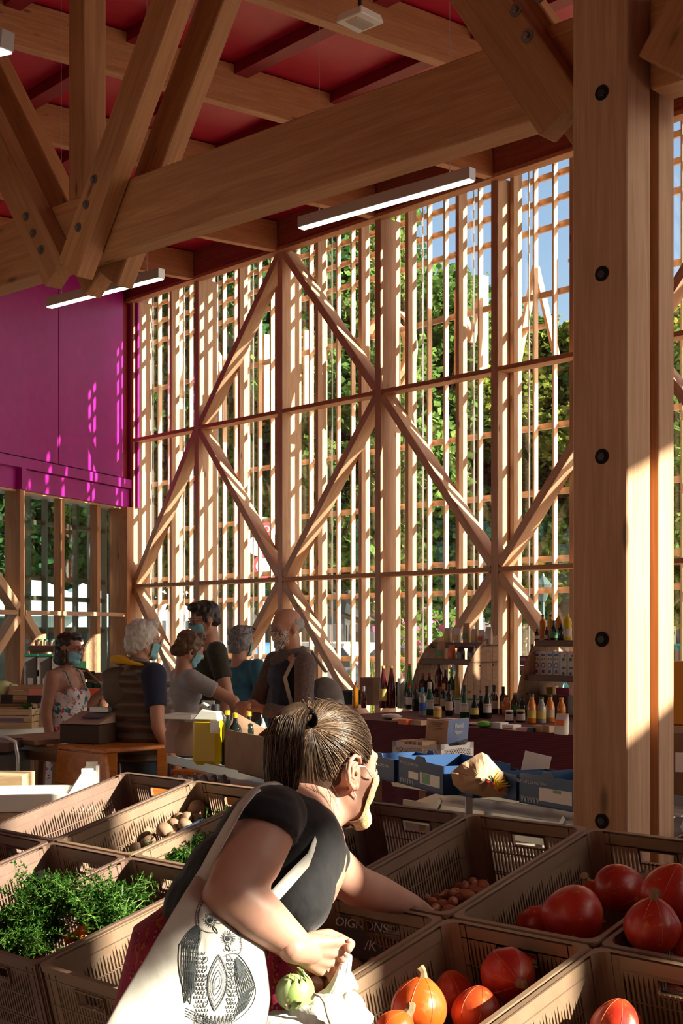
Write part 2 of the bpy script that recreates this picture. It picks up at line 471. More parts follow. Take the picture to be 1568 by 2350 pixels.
for y in (-2.6, -1.55, -.52, .62, 1.62, 3.42, 5.4, 7.4, 9.4, 11.1):
    rbox('post', y - .055, y + .055, .9 if y > 4 else 4.0, 6.6, M['timber_pale'], .0, .30)
y = 3.75
while y < 11.1:
    rbox('lath', y - .02, y + .02, .9, 6.6, M['lath'], .5, .60); y += .24  # lath screen added to dapple the sun on the people
y = -2.4
while y < .5:
    rbox('lath', y - .015, y + .015, 4.97, 6.6, M['lath'], .5, .58); y += .16
for a, b in ((-2.6, .58), (.58, 2.45), (2.45, 7.4), (7.4, 11.2)):
    rbox('glass_pane', a, b, 4.0, 6.6, M['glass'], .36, .37)
# unseen walls behind the camera, added to cut the sky fill
wallf = empty('wall_front_fill_block', (0, -8.5, 0), kind='structure')
M['board'] = M['timber']
for x in range(-16, 8):                              # boarded down to the floor against fill light
    beam('board', (x + .5, -8.5, 0), (x + .5, -8.5, 7.2), .96, .08, M['timber'], wallf, up=V((0, 1, 0)), bevel=0)
p0 = L(7.45, 0, 0); p1 = V((-16, -8.4, 0))
wallsd = empty('wall_side_fill_block', p0, kind='structure')
for k in range(26):
    a = p0.lerp(p1, (k + .5) / 26); w_ = (p1 - p0).length / 26 - .02
    beam('board', a + UP * 2.3, a + UP * 7.2, w_, .08, M['timber'], wallsd, up=UP.cross(p1 - p0), bevel=0)
    if k % 4 == 0: beam('post', a, a + UP * 2.3, .16, .2, M['timber'], wallsd, up=UP.cross(p1 - p0), bevel=0)

# ------------------------------------------------------------------ timber column and truss
A = V((-.7323, .6810, 0)); B = V((.6810, .7323, 0))            # truss axis (receding left), across (receding right)
TO = V((.833, 4.90, 0))
def T(s, b, z): return TO + A * s + B * b + UP * z
M['column'] = wood('column_wood', (.47, .27, .145), (.62, .40, .24), grain=.8)
colm = empty('timber_column', T(-.2, .05, 0), label='massive pale timber column of bolted planks at the right of the hall', cat='column')
def planks(name, s0, s1, b0, b1, z0, z1, m, parent):
    return beam(name, T((s0 + s1) / 2, (b0 + b1) / 2, z0), T((s0 + s1) / 2, (b0 + b1) / 2, z1), abs(b1 - b0), abs(s1 - s0), m, parent, up=A, bevel=.005)
planks('plank', -.085, -.305, -.12, .035, 0, 6.5, M['column'], colm)
planks('plank', -.12, -.265, .037, .090, 0, 6.5, M['orange_wood'], colm)
planks('plank', -.085, -.305, .092, .20, 0, 6.5, M['column'], colm)
def bolt(p, nrm, parent, r=.024, name='bolt', recess=False):
    m = Matrix.Translation(V(p)) @ V(nrm).to_track_quat('Z', 'Y').to_matrix().to_4x4()
    b = MB().lathe([(r, -.002), (r, .003)], 20, m=m)
    b.lathe([(r * .55, .003), (r * .55, .014), (r * .45, .016)], 6, m=m)
    return b.build(name, M['bolt_dark'] if recess else M['steel'], parent)
hole = mat('bolt_hole', (.006, .005, .005), .9)
for v_ in (220, 633, 1050, 1467, 1882):
    z = EYE + (V0 - v_) / F * 4.70
    c = T(-.205, -.121, z)
    m = Matrix.Translation(c) @ (-B).to_track_quat('Z', 'Y').to_matrix().to_4x4()
    h = MB().lathe([(.0265, -.001), (.027, .0018)], 22, m=m).build('bolt_hole', hole, colm)
    MB().lathe([(.016, .0005), (.016, .0045), (.012, .006)], 6, m=m).build('bolt', M['bolt_dark'], h)

truss = empty('timber_truss', T(1.5, .07, 3.5), label='long timber truss with paired V struts spanning the hall', cat='truss')
ZC0, ZC1 = 3.50, 3.83
beam('chord', T(-.06, .07, (ZC0 + ZC1) / 2), T(7.5, .07, (ZC0 + ZC1) / 2), .14, ZC1 - ZC0, M['timber'], truss, bevel=.006)
beam('chord', T(-.32, .07, (ZC0 + ZC1) / 2 - .02), T(-3.5, .07, (ZC0 + ZC1) / 2 - .02), .14, ZC1 - ZC0, M['timber'], truss, bevel=.006)
beam('chord', T(-3.2, .07, 5.62), T(7.5, .07, 5.62), .14, .30, M['timber'], truss)
def strut(s0, z0, s1, z1, b0, b1, w=.185):
    return beam('strut', T(s0, (b0 + b1) / 2, z0), T(s1, (b0 + b1) / 2, z1), abs(b1 - b0), w, M['timber'], truss, bevel=.006)
SN = 2.95
for b0, b1 in ((-.11, -.003), (.143, .25)):
    s1 = strut(SN - .02, 3.43, 1.45, 5.62, b0, b1)
    s2 = strut(SN + .10, 3.43, 4.60, 5.62, b0, b1)
    s3 = strut(-.02, 3.44, 1.42, 5.60, b0, b1, .20)
    s4 = strut(-.42, 3.50, -1.9, 5.60, b0, b1, .20)
    s5 = strut(5.9, 3.44, 4.66, 5.6, b0, b1)
    if b0 < 0:
        for (s_, z_) in ((SN - .12, 3.62), (SN - .185, 3.72), (SN - .25, 3.83)): bolt(T(s_, b0 - .001, z_), -B, s1)
        for (s_, z_) in ((SN + .20, 3.57), (SN + .27, 3.67), (SN + .335, 3.77)): bolt(T(s_, b0 - .001, z_), -B, s2)
        for (s_, z_) in ((.115, 3.76), (.165, 3.87), (.06, 3.89)): bolt(T(s_, b0 - .001, z_), -B, s3, .026)
        bolt(T(-.50, b0 - .001, 3.80), -B, s4, .026)
beam('vertical_post', T(SN + .05, .07, 3.83), T(SN + .05, .07, 5.5), .13, .14, M['timber'], truss, up=B)

# ------------------------------------------------------------------ lamps hanging from the ceiling
tube_m = emit('lamp_diffuser', (1, .97, .78), 7.0)
alu = mat('lamp_housing', (.62, .62, .63), .35, .3)
def czh(p): n_ = (V(p) - FO).dot(FN); return Z3 + .41 + SL * n_
def linear_lamp(c0, c1, label, wires):
    c0, c1 = V(c0), V(c1); d = (c1 - c0).normalized()
    r = empty('linear_lamp', (c0 + c1) / 2, label=label, cat='lamp', group='hanging light bars')
    beam('housing', c0, c1, .065, .075, alu, r, bevel=.003)
    beam('diffuser', c0 + d * .01 - UP * .041, c1 - d * .01 - UP * .041, .052, .008, tube_m, r, bevel=0)
    for f_ in wires:
        q = c0.lerp(c1, f_)
        MB().tube([q + UP * .04, V((q.x, q.y, czh(q)))], .0022, 6).build('wire', M['cable'], r)
        MB().lathe([(.006, 0), (.006, .02), (.003, .03)], 8, c=q + UP * .037).build('wire_grip', alu, r)
    return r
linear_lamp(P(690, 512, 9.28), P(1085, 398, 8.26), 'lit light bar hanging in the middle of the hall before the tall window wall', (.12, .88))
linear_lamp(P(112, 695, 11.3), P(371, 627, 10.3), 'lit light bar hanging before the purple wall', (.12, .88))
linear_lamp(P(-420, 190, 6.2), P(18, 92, 5.3), 'lit light bar cut off by the upper left edge of the photo', (.12, .88))
sp = empty('emergency_light', P(826, 47, 6.6), label='square white emergency light with clear lens under the red ceiling', cat='lamp')
MM = Matrix.Translation(P(826, 47, 6.6)) @ basis(-A).to_4x4()
b = MB(); x = .085
b.add([(-x, -x, -.012), (x, -x, -.012), (x, x, -.012), (-x, x, -.012), (-x * .86, -x * .86, .03), (x * .86, -x * .86, .03), (x * .86, x * .86, .03), (-x * .86, x * .86, .03)],
      [(0, 3, 2, 1), (4, 5, 6, 7), (0, 1, 5, 4), (1, 2, 6, 5), (2, 3, 7, 6), (3, 0, 4, 7)], MM)
b.build('housing', M['white'], sp, bevel=.004)
b = MB(); b.add([(-.03, -.055, -.022), (.03, -.055, -.022), (.03, .055, -.022), (-.03, .055, -.022), (-.04, -.065, -.012), (.04, -.065, -.012), (.04, .065, -.012), (-.04, .065, -.012)],
      [(0, 3, 2, 1), (4, 5, 6, 7), (0, 1, 5, 4), (1, 2, 6, 5), (2, 3, 7, 6), (3, 0, 4, 7)], MM)
b.build('lens', mat('lamp_lens', (.75, .72, .62), .08, .4), sp)
MB().tube([P(826, 47, 6.6) + UP * .03, V((P(826, 47, 6.6).x, 6.6, czh(P(826, 47, 6.6))))], .01, 8).build('stem', M['black'], sp)
# ================================================================== OUTSIDE
asph = mat('asphalt', (.12, .12, .125), .85)
t = NT(asph); c = t.noise(t.coord((1, 1, 1)), 6, 6); t.color(t.ramp(c, [(.3, (.10, .10, .105)), (.7, (.17, .165, .16))]))
pave = mat('paving', (.36, .33, .29), .8)
t = NT(pave); c = t.noise(t.coord((1, 1, 1)), 3, 6); t.color(t.ramp(c, [(.3, (.42, .385, .33)), (.7, (.54, .50, .43))]))
MB().box((0, 60, -.125), (260, 240, .05)).build('ground_outside', pave, kind='structure')
MB().box(W(2, 9.5, -.06), (90, 6.5, .08), basis(FT)).build('street', asph, kind='structure')

def leaf_mat(name, a, b, c_):
    m = bpy.data.materials.new(name); m.use_nodes = True; t = NT(m); t.n.remove(t.b)
    n = t.noise(t.coord((1, 1, 1)), 1.3, 5, .6); n2 = t.noise(t.coord((1, 1, 1)), 18, 2)
    col = t.ramp(n, [(.3, a), (.5, b), (.72, c_)])
    col = t.mix(t.ramp(n2, [(.4, (0, 0, 0)), (.62, (.6, .6, .6))]), col, tuple(x * .45 for x in a))
    d = t.new('ShaderNodeBsdfDiffuse'); tl = t.new('ShaderNodeBsdfTranslucent'); mx = t.new('ShaderNodeMixShader'); mx.inputs[0].default_value = .35
    t.link(col, d.inputs[0]); t.link(col, tl.inputs[0]); t.link(d.outputs[0], mx.inputs[1]); t.link(tl.outputs[0], mx.inputs[2])
    t.link(mx.outputs[0], t.n['Material Output'].inputs[0]); return m
LEAF = [leaf_mat('leaves_green', (.07, .15, .035), (.14, .26, .06), (.28, .38, .09)),
        leaf_mat('leaves_yellowing', (.13, .20, .035), (.30, .34, .06), (.50, .42, .08)),
        leaf_mat('leaves_dark', (.045, .12, .045), (.075, .18, .06), (.14, .25, .08))]
bark = paint('bark', (.16, .125, .095), (.30, .26, .2), 5, .9, .5)

def crown_mesh(seed, H, rad, z0, n_leaf, size):
    r_ = random.Random(seed); cl = []
    for i in range(46):
        a = r_.uniform(0, 2 * PI); z = r_.uniform(z0, H); f = (z - z0) / (H - z0)
        rr = rad * math.sqrt(max(.08, 1 - (2 * f - .85) ** 2 / 1.4)) * math.sqrt(r_.uniform(.15, 1))
        cl.append((V((rr * math.cos(a), rr * math.sin(a), z)), r_.uniform(.55, 1.15)))
    vs_, fs = [], []
    for i in range(n_leaf):
        c, cr = r_.choice(cl)
        d = V((r_.gauss(0, 1), r_.gauss(0, 1), r_.gauss(0, .75))).normalized() * cr * r_.uniform(.55, 1.05)
        p = c + d
        a = V((r_.uniform(-1, 1), r_.uniform(-1, 1), r_.uniform(-.9, .3))).normalized() * size * r_.uniform(.6, 1.2)
        b = a.cross(V((r_.uniform(-1, 1), r_.uniform(-1, 1), r_.uniform(-1, 1)))).normalized() * a.length * .5
        k = len(vs_)
        vs_ += [tuple(p), tuple(p + a * .5 + b), tuple(p + a), tuple(p + a * .5 - b)]
        fs.append((k, k + 1, k + 2, k + 3))
    me = bpy.data.meshes.new('foliage'); me.from_pydata(vs_, [], fs); return me, cl
crowns = {}
def tree(t_, n_, H, rad, z0, seed, lm, label, name='plane_tree', group='trees on the square beyond the window wall', at=None, nl=30000):
    loc = at if at is not None else W(t_, n_, -.05)
    root = empty(name, loc, rz=seed * 1.3, label=label, cat='tree', group=None)
    key = (seed % 3)
    if key not in crowns: crowns[key] = crown_mesh(40 + key, 1.0 * 10, 3.4, 2.6, nl, .185)
    me, cl = crowns[key]
    me2 = me
    if me.materials and me.materials[0] != LEAF[lm]:
        k2 = (key, lm)
        if k2 not in crowns:
            me2 = me.copy(); me2.materials.clear(); me2.materials.append(LEAF[lm]); crowns[k2] = (me2, cl)
        me2 = crowns[k2][0]
    elif not me.materials: me.materials.append(LEAF[lm])
    f = bpy.data.objects.new('foliage', me2); COL.objects.link(f); f.parent = root
    f.scale = (rad / 3.4, rad / 3.4, H / 10); f['kind'] = 'stuff'
    b = MB(); b.tube([(0, 0, 0), (.05, .02, 1.2), (-.04, .05, 2.6), (.05, 0, H * .55), (0, 0, H * .9)], [.26, .19, .17, .11, .03], 10)
    b.build('trunk', bark, root, world=False, smooth=True)
    for c, cr in cl[:9]:
        q = V((c.x * rad / 3.4, c.y * rad / 3.4, c.z * H / 10))
        MB().tube([(0, 0, min(q.z * .5, H * .5)), q * .55 + V((0, 0, q.z * .12)), q], [.09, .06, .02], 6).build('branch', bark, root, world=False, smooth=True)
    return root
def G0(u, y): p = P(u, 1450, y); return V((p.x, p.y, -.05))
TR = [(1300, 31.5, 8.4, 3.6, 1, 'yellowing plane tree beyond the last window bay before the column'),
      (1090, 32, 8.7, 3.6, 0, 'green tree topped by blue sky beyond the bay right of the middle'),
      (900, 31, 9.8, 3.5, 0, 'green tree with sunlit crown just right of the long falling brace'),
      (700, 33, 12.5, 3.8, 0, 'tall green tree behind the middle window bays'),
      (520, 33, 13.5, 3.8, 2, 'tall dark green tree behind the second bay from the corner'),
      (345, 34, 13.5, 3.8, 0, 'green tree behind the narrow first bay by the purple wall'),
      (1500, 31, 8.8, 3.6, 1, 'yellow-green tree hidden by the column, peeping out at its right'),
      (1670, 30, 9.0, 3.6, 0, 'green tree at the right edge of the photo past the column'),
      (610, 41, 14, 4.6, 2, 'dark tree of the far row, behind the stop sign'),
      (820, 41, 13, 4.6, 2, 'dark tree of the far row, behind the floral mask man\'s bay'),
      (1010, 42, 10.4, 4.6, 2, 'dark tree of the far row, behind the left wooden rack'),
      (1200, 43, 10.2, 4.6, 0, 'green tree of the far row, above the oil bottles'),
      (170, 33, 10.5, 3.7, 2, 'shaded tree beyond the low windows, near the corner post'),
      (0, 32, 10.5, 3.7, 0, 'shaded tree beyond the low windows, at the left edge'),
      (260, 42, 13, 4.6, 2, 'dark tree of the far row behind the corner'),
      (60, 43, 13, 4.8, 2, 'dark tree of the far row beyond the low windows')]
for i, (u_, y_, H, r_, lm, lb) in enumerate(TR): tree(0, 0, H, r_, 2.6, i + 1, lm, lb, at=G0(u_, y_))

def car(loc, rz_, col, label):
    r = empty('car', loc, rz=rz_, label=label, cat='car')
    prof = [(-2.1, .35), (-2.15, .75), (-1.95, .95), (-1.5, 1.0), (-.95, 1.42), (.75, 1.45), (1.5, .98), (2.05, .85), (2.15, .45), (2.0, .28), (-1.9, .28)]
    b = MB(); b.prism([(x, -.84, z) for x, z in prof], (0, 1.68, 0))
    b.build('body', mat('car_paint', col, .25, .2), r, world=False, bevel=.09, smooth=False)
    g = mat('car_glass', (.03, .04, .05), .08)
    gp = [(-1.38, .98), (-.92, 1.34), (.72, 1.37), (1.3, .98)]
    MB().prism([(x, -.86, z) for x, z in gp], (0, 1.72, 0)).build('side_window', g, r, world=False)
    for x in (-1.3, 1.3):
        for y in (-.78, .78):
            m = Matrix.Translation((x, y, .32)) @ Matrix.Rotation(PI / 2, 4, 'X')
            w = MB().lathe([(.24, -.1), (.32, -.08), (.32, .08), (.24, .1)], 20, m=m).build('wheel', M['black'], r, world=False)
            MB().lathe([(.18, -.112), (.18, .112)], 10, m=m).build('hubcap', M['steel'], w, world=False)
    return r
az = math.atan2(FT.y, FT.x)
car(G0(1010, 24.5), az, (.30, .40, .50), 'bluish car parked behind the left wooden rack of the drinks stall')
car(G0(790, 27), az, (.75, .75, .75), 'white car outside behind the man in the floral mask')
car(G0(1590, 22), az, (.02, .16, .12), 'dark green car seen past the column at the right edge')
car(G0(540, 29), az, (.10, .22, .5), 'blue car outside behind the dark-haired man')
# far houses
def house(c, w, d, h, wall_c, label, rz_=az, roof_c=(.42, .13, .06)):
    r = empty('house', c, rz=rz_, label=label, cat='building')
    wm = paint('render_' + label[:8], wall_c, tuple(x * .9 for x in wall_c), 2, .8)
    MB().box((0, 0, h / 2), (w, d, h)).build('wall', wm, r, world=False)
    rm = mat('roof_tiles', roof_c, .8); t = NT(rm)
    wv = t.new('ShaderNodeTexWave'); wv.inputs['Scale'].default_value = 3; t.link(t.coord((1, 1, 1)), wv.inputs['Vector']); t.bump(wv.outputs['Fac'], .8, .05)
    MB().prism([(-w / 2 - .4, -d / 2 - .5, h), (-w / 2 - .4, d / 2 + .5, h), (-w / 2 - .4, 0, h + d * .3)], (w + .8, 0, 0)).build('roof', rm, r, world=False)
    dk = mat('window_dark', (.04, .05, .06), .1); fr_ = M['white']
    x = -w / 2 + 1.2
    while x < w / 2 - .8:
        z = 1.5
        while z < h - .6:
            for sgn in (-1, 1):
                f = MB().box((x, sgn * d / 2, z), (1.1, .12, 1.4)).build('window_frame', fr_, r, world=False)
                MB().box((x, sgn * (d / 2 + .03), z), (.9, .12, 1.2)).build('pane', dk, f, world=False)
            z += 2.8
        x += 2.6
    return r
house(G0(1420, 50), 14, 8, 3.2, (.70, .68, .62), 'low white house with a red tiled roof beyond the street, right')
house(G0(820, 60), 26, 9, 4.2, (.62, .60, .55), 'pale long house behind the trees, left of the street')
house(G0(60, 52), 14, 8, 3.6, (.60, .60, .6), 'grey-white building far beyond the lower left window', rz_=math.atan2(LS.y, LS.x))
# white market canopies outside on the left and in the street
def canopy(c, w, d, h, label, rz_=0.0):
    r = empty('market_canopy', c, rz=rz_, label=label, cat='canopy')
    for x in (-w / 2, w / 2):
        for y in (-d / 2, d / 2):
            MB().tube([(x, y, 0), (x, y, h)], .025, 8).build('pole', M['galv'], r, world=False)
    b = MB(); hh = h + .7
    b.add([(-w / 2, -d / 2, h), (w / 2, -d / 2, h), (w / 2, d / 2, h), (-w / 2, d / 2, h), (0, 0, hh), (-w / 2, -d / 2, h - .25), (w / 2, -d / 2, h - .25), (w / 2, d / 2, h - .25), (-w / 2, d / 2, h - .25)],
          [(0, 1, 4), (1, 2, 4), (2, 3, 4), (3, 0, 4), (0, 5, 6, 1), (1, 6, 7, 2), (2, 7, 8, 3), (3, 8, 5, 0)])
    b.build('canvas', mat('canvas', (.8, .82, .85), .8), r, world=False); return r
canopy(G0(40, 27), 2.6, 2.6, 2.2, 'white pointed market canopy outside beyond the thick post at the lower left', .4)
canopy(G0(190, 29), 2.4, 2.4, 2.0, 'white market canopy outside near the corner, behind the red-glasses woman', .5)
canopy(G0(800, 37), 2.4, 2.4, 2.1, 'white market canopy across the street, behind the floral mask man', az)
canopy(G0(1000, 37), 4.2, 2.2, 1.9, 'long white awning across the street behind the drinks stall', az)
# the road sign post: octagonal stop sign over a round red and white one
sq = P(604, 1215, 22.5)
rs = empty('road_sign', (sq.x, sq.y, -.05), label='road sign post with red octagon and round red-white sign outside', cat='sign')
MB().tube([(sq.x, sq.y, 0), (sq.x, sq.y, sq.z + .1)], .035, 8).build('post', M['galv'], rs)
red = mat('sign_red', (.55, .02, .03), .4)
def disc(c, r0, n, m, d, nm, par, rot=0):
    mm = Matrix.Translation(V(c)) @ V((.35, -.94, 0)).to_track_quat('Z', 'Y').to_matrix().to_4x4() @ Matrix.Rotation(rot, 4, 'Z')
    return MB().lathe([(r0, -.002 + d), (r0, .004 + d)], n, m=mm).build(nm, m, par)
disc(sq, .21, 8, M['white'], .04, 'octagon_rim', rs, PI / 8); o8 = disc(sq, .185, 8, red, .047, 'octagon', rs, PI / 8)
def text(s, loc, size, m, parent, nrm, up=V((0, 0, 1)), name='lettering', ext=.0008, align='CENTER', rot=0):
    cu = bpy.data.curves.new(name, 'FONT'); cu.body = s; cu.size = size; cu.extrude = ext; cu.align_x = align; cu.align_y = 'CENTER'
    cu.materials.append(m); o = bpy.data.objects.new(name, cu); COL.objects.link(o)
    z = V(nrm).normalized(); x = V(up).cross(z).normalized(); y = z.cross(x)
    mm = Matrix.Translation(V(loc)) @ Matrix((x, y, z)).transposed().to_4x4() @ Matrix.Rotation(rot, 4, 'Z')
    if parent is not None:
        pass
    me = bpy.data.meshes.new_from_object(o); bpy.data.objects.remove(o); me.materials.clear(); me.materials.append(m)
    o = bpy.data.objects.new(name, me); COL.objects.link(o)
    if parent is not None:
        o.parent = parent; mm = chain(parent).inverted() @ mm
    o.matrix_basis = mm; return o
sn = V((.35, -.94, 0)).normalized()
text('STOP', sq + sn * .056, .15, M['white'], o8, sn)
s2 = P(604, 1300, 22.5)
disc(s2, .20, 28, red, .04, 'round_rim', rs); disc(s2, .14, 28, M['white'], .047, 'round_face', rs); 
s3 = P(590, 1253, 22.9); disc(s3, .17, 28, M['white'], .03, 'small_sign', rs)
# street lantern and a flowering shrub
ln = P(1246, 1352, 24); lt = empty('street_lantern', (ln.x, ln.y, -.05), label='old style street lantern on a dark post beyond the right bays', cat='lamp')
b = MB().tube([(ln.x, ln.y, 0), (ln.x, ln.y, ln.z - .2)], [.06, .035], 8); b.lathe([(.05, 0), (.15, .25), (.17, .3), (.04, .45), (.02, .5)], 8, c=(ln.x, ln.y, ln.z - .22)); b.build('post', mat('lantern_green', (.05, .09, .09), .5), lt)
fp = P(968, 1425, 23); fs_ = empty('flowering_shrub', (fp.x, fp.y, -.05), label='shrub with pink flowers across the street', cat='shrub')
b = MB(); b2 = MB()
for i in range(500):
    d = V((rnd.gauss(0, .35), rnd.gauss(0, .35), rnd.uniform(.5, fp.z + .2)))
    (b if i % 5 else b2).box((fp.x + d.x, fp.y + d.y, d.z), (.09, .09, .02), Euler((rnd.random() * 3, rnd.random() * 3, 0)).to_matrix())
b.build('foliage', LEAF[0], fs_, kind='stuff'); b2.build('flowers', mat('pink_flower', (.7, .08, .3), .6), fs_, kind='stuff')
# weeds along the foot of the glass
for k_, (u_, lb) in enumerate(((845, 'green weeds outside the glass behind the drinks bottles'), (975, 'weeds outside the glass under the left wooden rack'))):
    c = P(u_, 1560, 19.2); wd = empty('weeds', (c.x, c.y, 0), label=lb, cat='plant')
    b = MB()
    for i in range(60):
        a = V((c.x + rnd.uniform(-.25, .25), c.y + rnd.uniform(-.2, .2), 0)); tip = a + V((rnd.uniform(-.2, .2), rnd.uniform(-.2, .2), rnd.uniform(.6, 1.3)))
        b.tube([a, a.lerp(tip, .6) + V((0, 0, .1)), tip], [.012, .012, .003], 3)
        for j in range(4): b.box(a.lerp(tip, rnd.uniform(.4, 1)), (.08, .03, .006), Euler((rnd.random() * 2, rnd.random() * 2, rnd.random() * 6)).to_matrix())
    b.build('blades', LEAF[1], wd, kind='stuff')
# ================================================================== VEGETABLE CRATES IN FRONT
CA = .773
RX = V((math.cos(CA), -math.sin(CA), 0)); BX = V((math.sin(CA), math.cos(CA), 0))
CP, CL, CS = .4055, .5887, .2511                     # pitch, horizontal length, slope
CG = V((-.7933, 4.9737, 1.081))
def G(i, j, z=0): return CG + RX * (CP * i) - BX * (CL * j) + V((0, 0, -CS * CL * j + z))
TILT = math.atan(CS)
YX = (BX * math.cos(TILT) + UP * math.sin(TILT)).normalized(); ZX = RX.cross(YX)
CROT = Matrix((RX, YX, ZX)).transposed()
def rim(u, v, d=0.0):
    """the place seen at (u, v) that lies d metres under the plane of the crate rims"""
    al, be = (u - U0) / F, (v - V0) / F
    # z = CG.z + CS*((x,y)-CG).BX - d ; x = al*y ; z = EYE - be*y
    k = CS * (al * BX.x + BX.y) + be
    y = (EYE - CG.z + CS * (CG.x * BX.x + CG.y * BX.y) + d) / k
    return P(u, v, y)
plastic = []
for nm, c1, c2 in (('crate_plastic_brown', (.165, .10, .075), (.21, .135, .10)), ('crate_plastic_tan', (.225, .145, .09), (.285, .19, .125))):
    m = mat(nm, c1, .42); t = NT(m); n_ = t.noise(t.coord((1, 1, 1), rand=True), 7, 7, .65); cc = t.ramp(n_, [(.3, c1), (.7, c2)])
    sc = t.noise(t.coord((3, 90, 8), rand=True), 4, 2); cc = t.mix(t.ramp(sc, [(.62, (0, 0, 0)), (.7, (.25, .25, .25))]), cc, (.34, .27, .21))
    t.color(cc); t.bump(n_, .08, .002); t.link(t.ramp(n_, [(.3, (.34,) * 3), (.7, (.6,) * 3)]), t.b.inputs['Roughness']); plastic.append(m)
H_ = .245; TH = .005
def slot_wall(Lw, slots, hand=None, extra=()):
    """flat wall in (s, z), z from 0 at the rim down to -H_: returns convex polygons"""
    polys = []
    xs = sorted(slots)
    edges = [0.0]
    hs = {}
    for (x, w, zt, zb) in xs:
        polys.append([(edges[-1], -H_), (x, -H_), (x, 0), (edges[-1], 0)])
        m = x + w / 2; ap = zt + .022
        cuts = [(zt, zb)]
        if hand and x + w > hand[0] and x < hand[1]:
            polys.append([(x, hand[3] - .012), (x + w, hand[3] - .012), (x + w, hand[3]), (x, hand[3])])
            polys.append([(x, hand[2]), (x + w, hand[2]), (x + w, 0), (x, 0)])
            zt2 = hand[3] - .012
        else:
            polys.append([(x, zt), (m, ap), (m, 0), (x, 0)]); polys.append([(m, ap), (x + w, zt), (x + w, 0), (m, 0)])
        polys.append([(x, zb - .003 + .04), (x + w, zb - .003 + .04), (x + w, zb + .04), (x, zb + .04)])
        polys.append([(x, -H_), (x + w, -H_), (x + w, zb), (x, zb)])
        edges.append(x + w)
    polys.append([(edges[-1], -H_), (Lw, -H_), (Lw, 0), (edges[-1], 0)])
    if hand:                                         # cut the handle out of the bars
        out = []
        for p in polys:
            x0, x1 = p[0][0], p[1][0]
            if x1 > hand[0] and x0 < hand[1] and p[0][1] <= hand[3] and p[-1][1] >= hand[2] and x1 - x0 < .03:
                out.append([(x0, p[0][1]), (x1, p[1][1]), (x1, hand[3]), (x0, hand[3])]); out.append([(x0, hand[2]), (x1, hand[2]), (x1, 0), (x0, 0)])
            else: out.append(p)
        polys = out
    return polys
def wall_mesh(name, polys, fn, nrm, ribs=()):
    b = MB()
    for p in polys: b.prism([fn(s, z) for s, z in p], V(nrm) * TH)
    for (s0, s1, z0, z1, d) in ribs:
        q = [fn(s0, z0), fn(s1, z0), fn(s1, z1), fn(s0, z1)]
        b.prism(q, V(nrm) * d)
    me = bpy.data.meshes.new(name); me.from_pydata(b.v, [], b.f); return me
CWX, CLY = .398, CL / math.cos(TILT) - .008
sl = []; x = .105
k = 0
while x < CLY - .09:
    g = k % 12
    sl.append((x, .0052, -.050 - .0045 * (3 - k % 4) - .022 * abs(k - 18) / 18, -.205)); x += .0102; k += 1
side_polys = slot_wall(CLY, sl)
hd = (CWX / 2 - .052, CWX / 2 + .052, -.038, -.068)
sl2 = []; x = .065
while x < CWX - .065:
    inh = hd[0] - .008 < x < hd[1] + .004
    sl2.append((x, .0055, -.055 if not inh else -.088, -.195)); x += .0118
end_polys = slot_wall(CWX, sl2)
# handle: rebuild the strip over the slots with a hole
ep = []
for p in end_polys:
    x0, x1 = p[0][0], p[1][0]; top = max(q[1] for q in p)
    if top >= -1e-6 and x1 > hd[0] - 1e-6 and x0 < hd[1] + 1e-6:
        lo = [q for q in p if q[1] < -1e-6]
        zb0, zb1 = p[0][1], p[1][1]
        for a0, a1 in ((max(x0, hd[0]), min(x1, hd[1])),):
            if a1 - a0 > 1e-6:
                ep.append([(a0, hd[2]), (a1, hd[2]), (a1, 0), (a0, 0)])
                if zb0 < hd[3] and zb1 < hd[3]: ep.append([(a0, zb0), (a1, zb1), (a1, hd[3]), (a0, hd[3])])
        if x0 < hd[0] - 1e-6: ep.append([(x0, zb0), (hd[0], zb1), (hd[0], 0), (x0, 0)])
        if x1 > hd[1] + 1e-6: ep.append([(hd[1], zb0), (x1, zb1), (x1, 0), (hd[1], 0)])
    else: ep.append(p)
end_polys = ep
def frame_ribs(Lw, d=.007):
    r_ = [(.0, Lw, -.032, -.029, d), (.0, Lw, -.10, -.097, d), (0, Lw, -.165, -.162, d), (0, Lw, -.228, -.225, d), (.0, .006, -H_, 0, d), (Lw - .006, Lw, -H_, 0, d)]
    for x in (.03, .058, Lw - .06, Lw - .033): r_.append((x, x + .003, -H_, 0, d))
    return r_
er = [r_ for r_ in frame_ribs(CWX)] + [(hd[0] - .006, hd[1] + .006, -.074, -.070, .012), (hd[0] - .006, hd[1] + .006, -.036, -.032, .012), (hd[0] - .006, hd[0] - .002, -.074, -.032, .012), (hd[1] + .002, hd[1] + .006, -.074, -.032, .012)]
MEs = {
 'side_left': wall_mesh('side_wall', side_polys, lambda s, z: V((.012, s, z)), (-1, 0, 0), frame_ribs(CLY)),
 'side_right': wall_mesh('side_wall', side_polys, lambda s, z: V((CWX - .012, s, z)), (1, 0, 0), frame_ribs(CLY)),
 'end_front': wall_mesh('end_wall', end_polys, lambda s, z: V((s, .012, z)), (0, -1, 0), er),
 'end_back': wall_mesh('end_wall', end_polys, lambda s, z: V((s, CLY - .012, z)), (0, 1, 0), er)}
b = MB()
o_ = .001; i_ = .0135; c_ = .03
def rr(x0, y0, x1, y1, r_, n=4):
    out = []
    for cx, cy, a0 in ((x1 - r_, y1 - r_, 0), (x0 + r_, y1 - r_, 90), (x0 + r_, y0 + r_, 180), (x1 - r_, y0 + r_, 270)):
        for k_ in range(n + 1): a = R(a0 + 90 * k_ / n); out.append((cx + r_ * math.cos(a), cy + r_ * math.sin(a)))
    return out
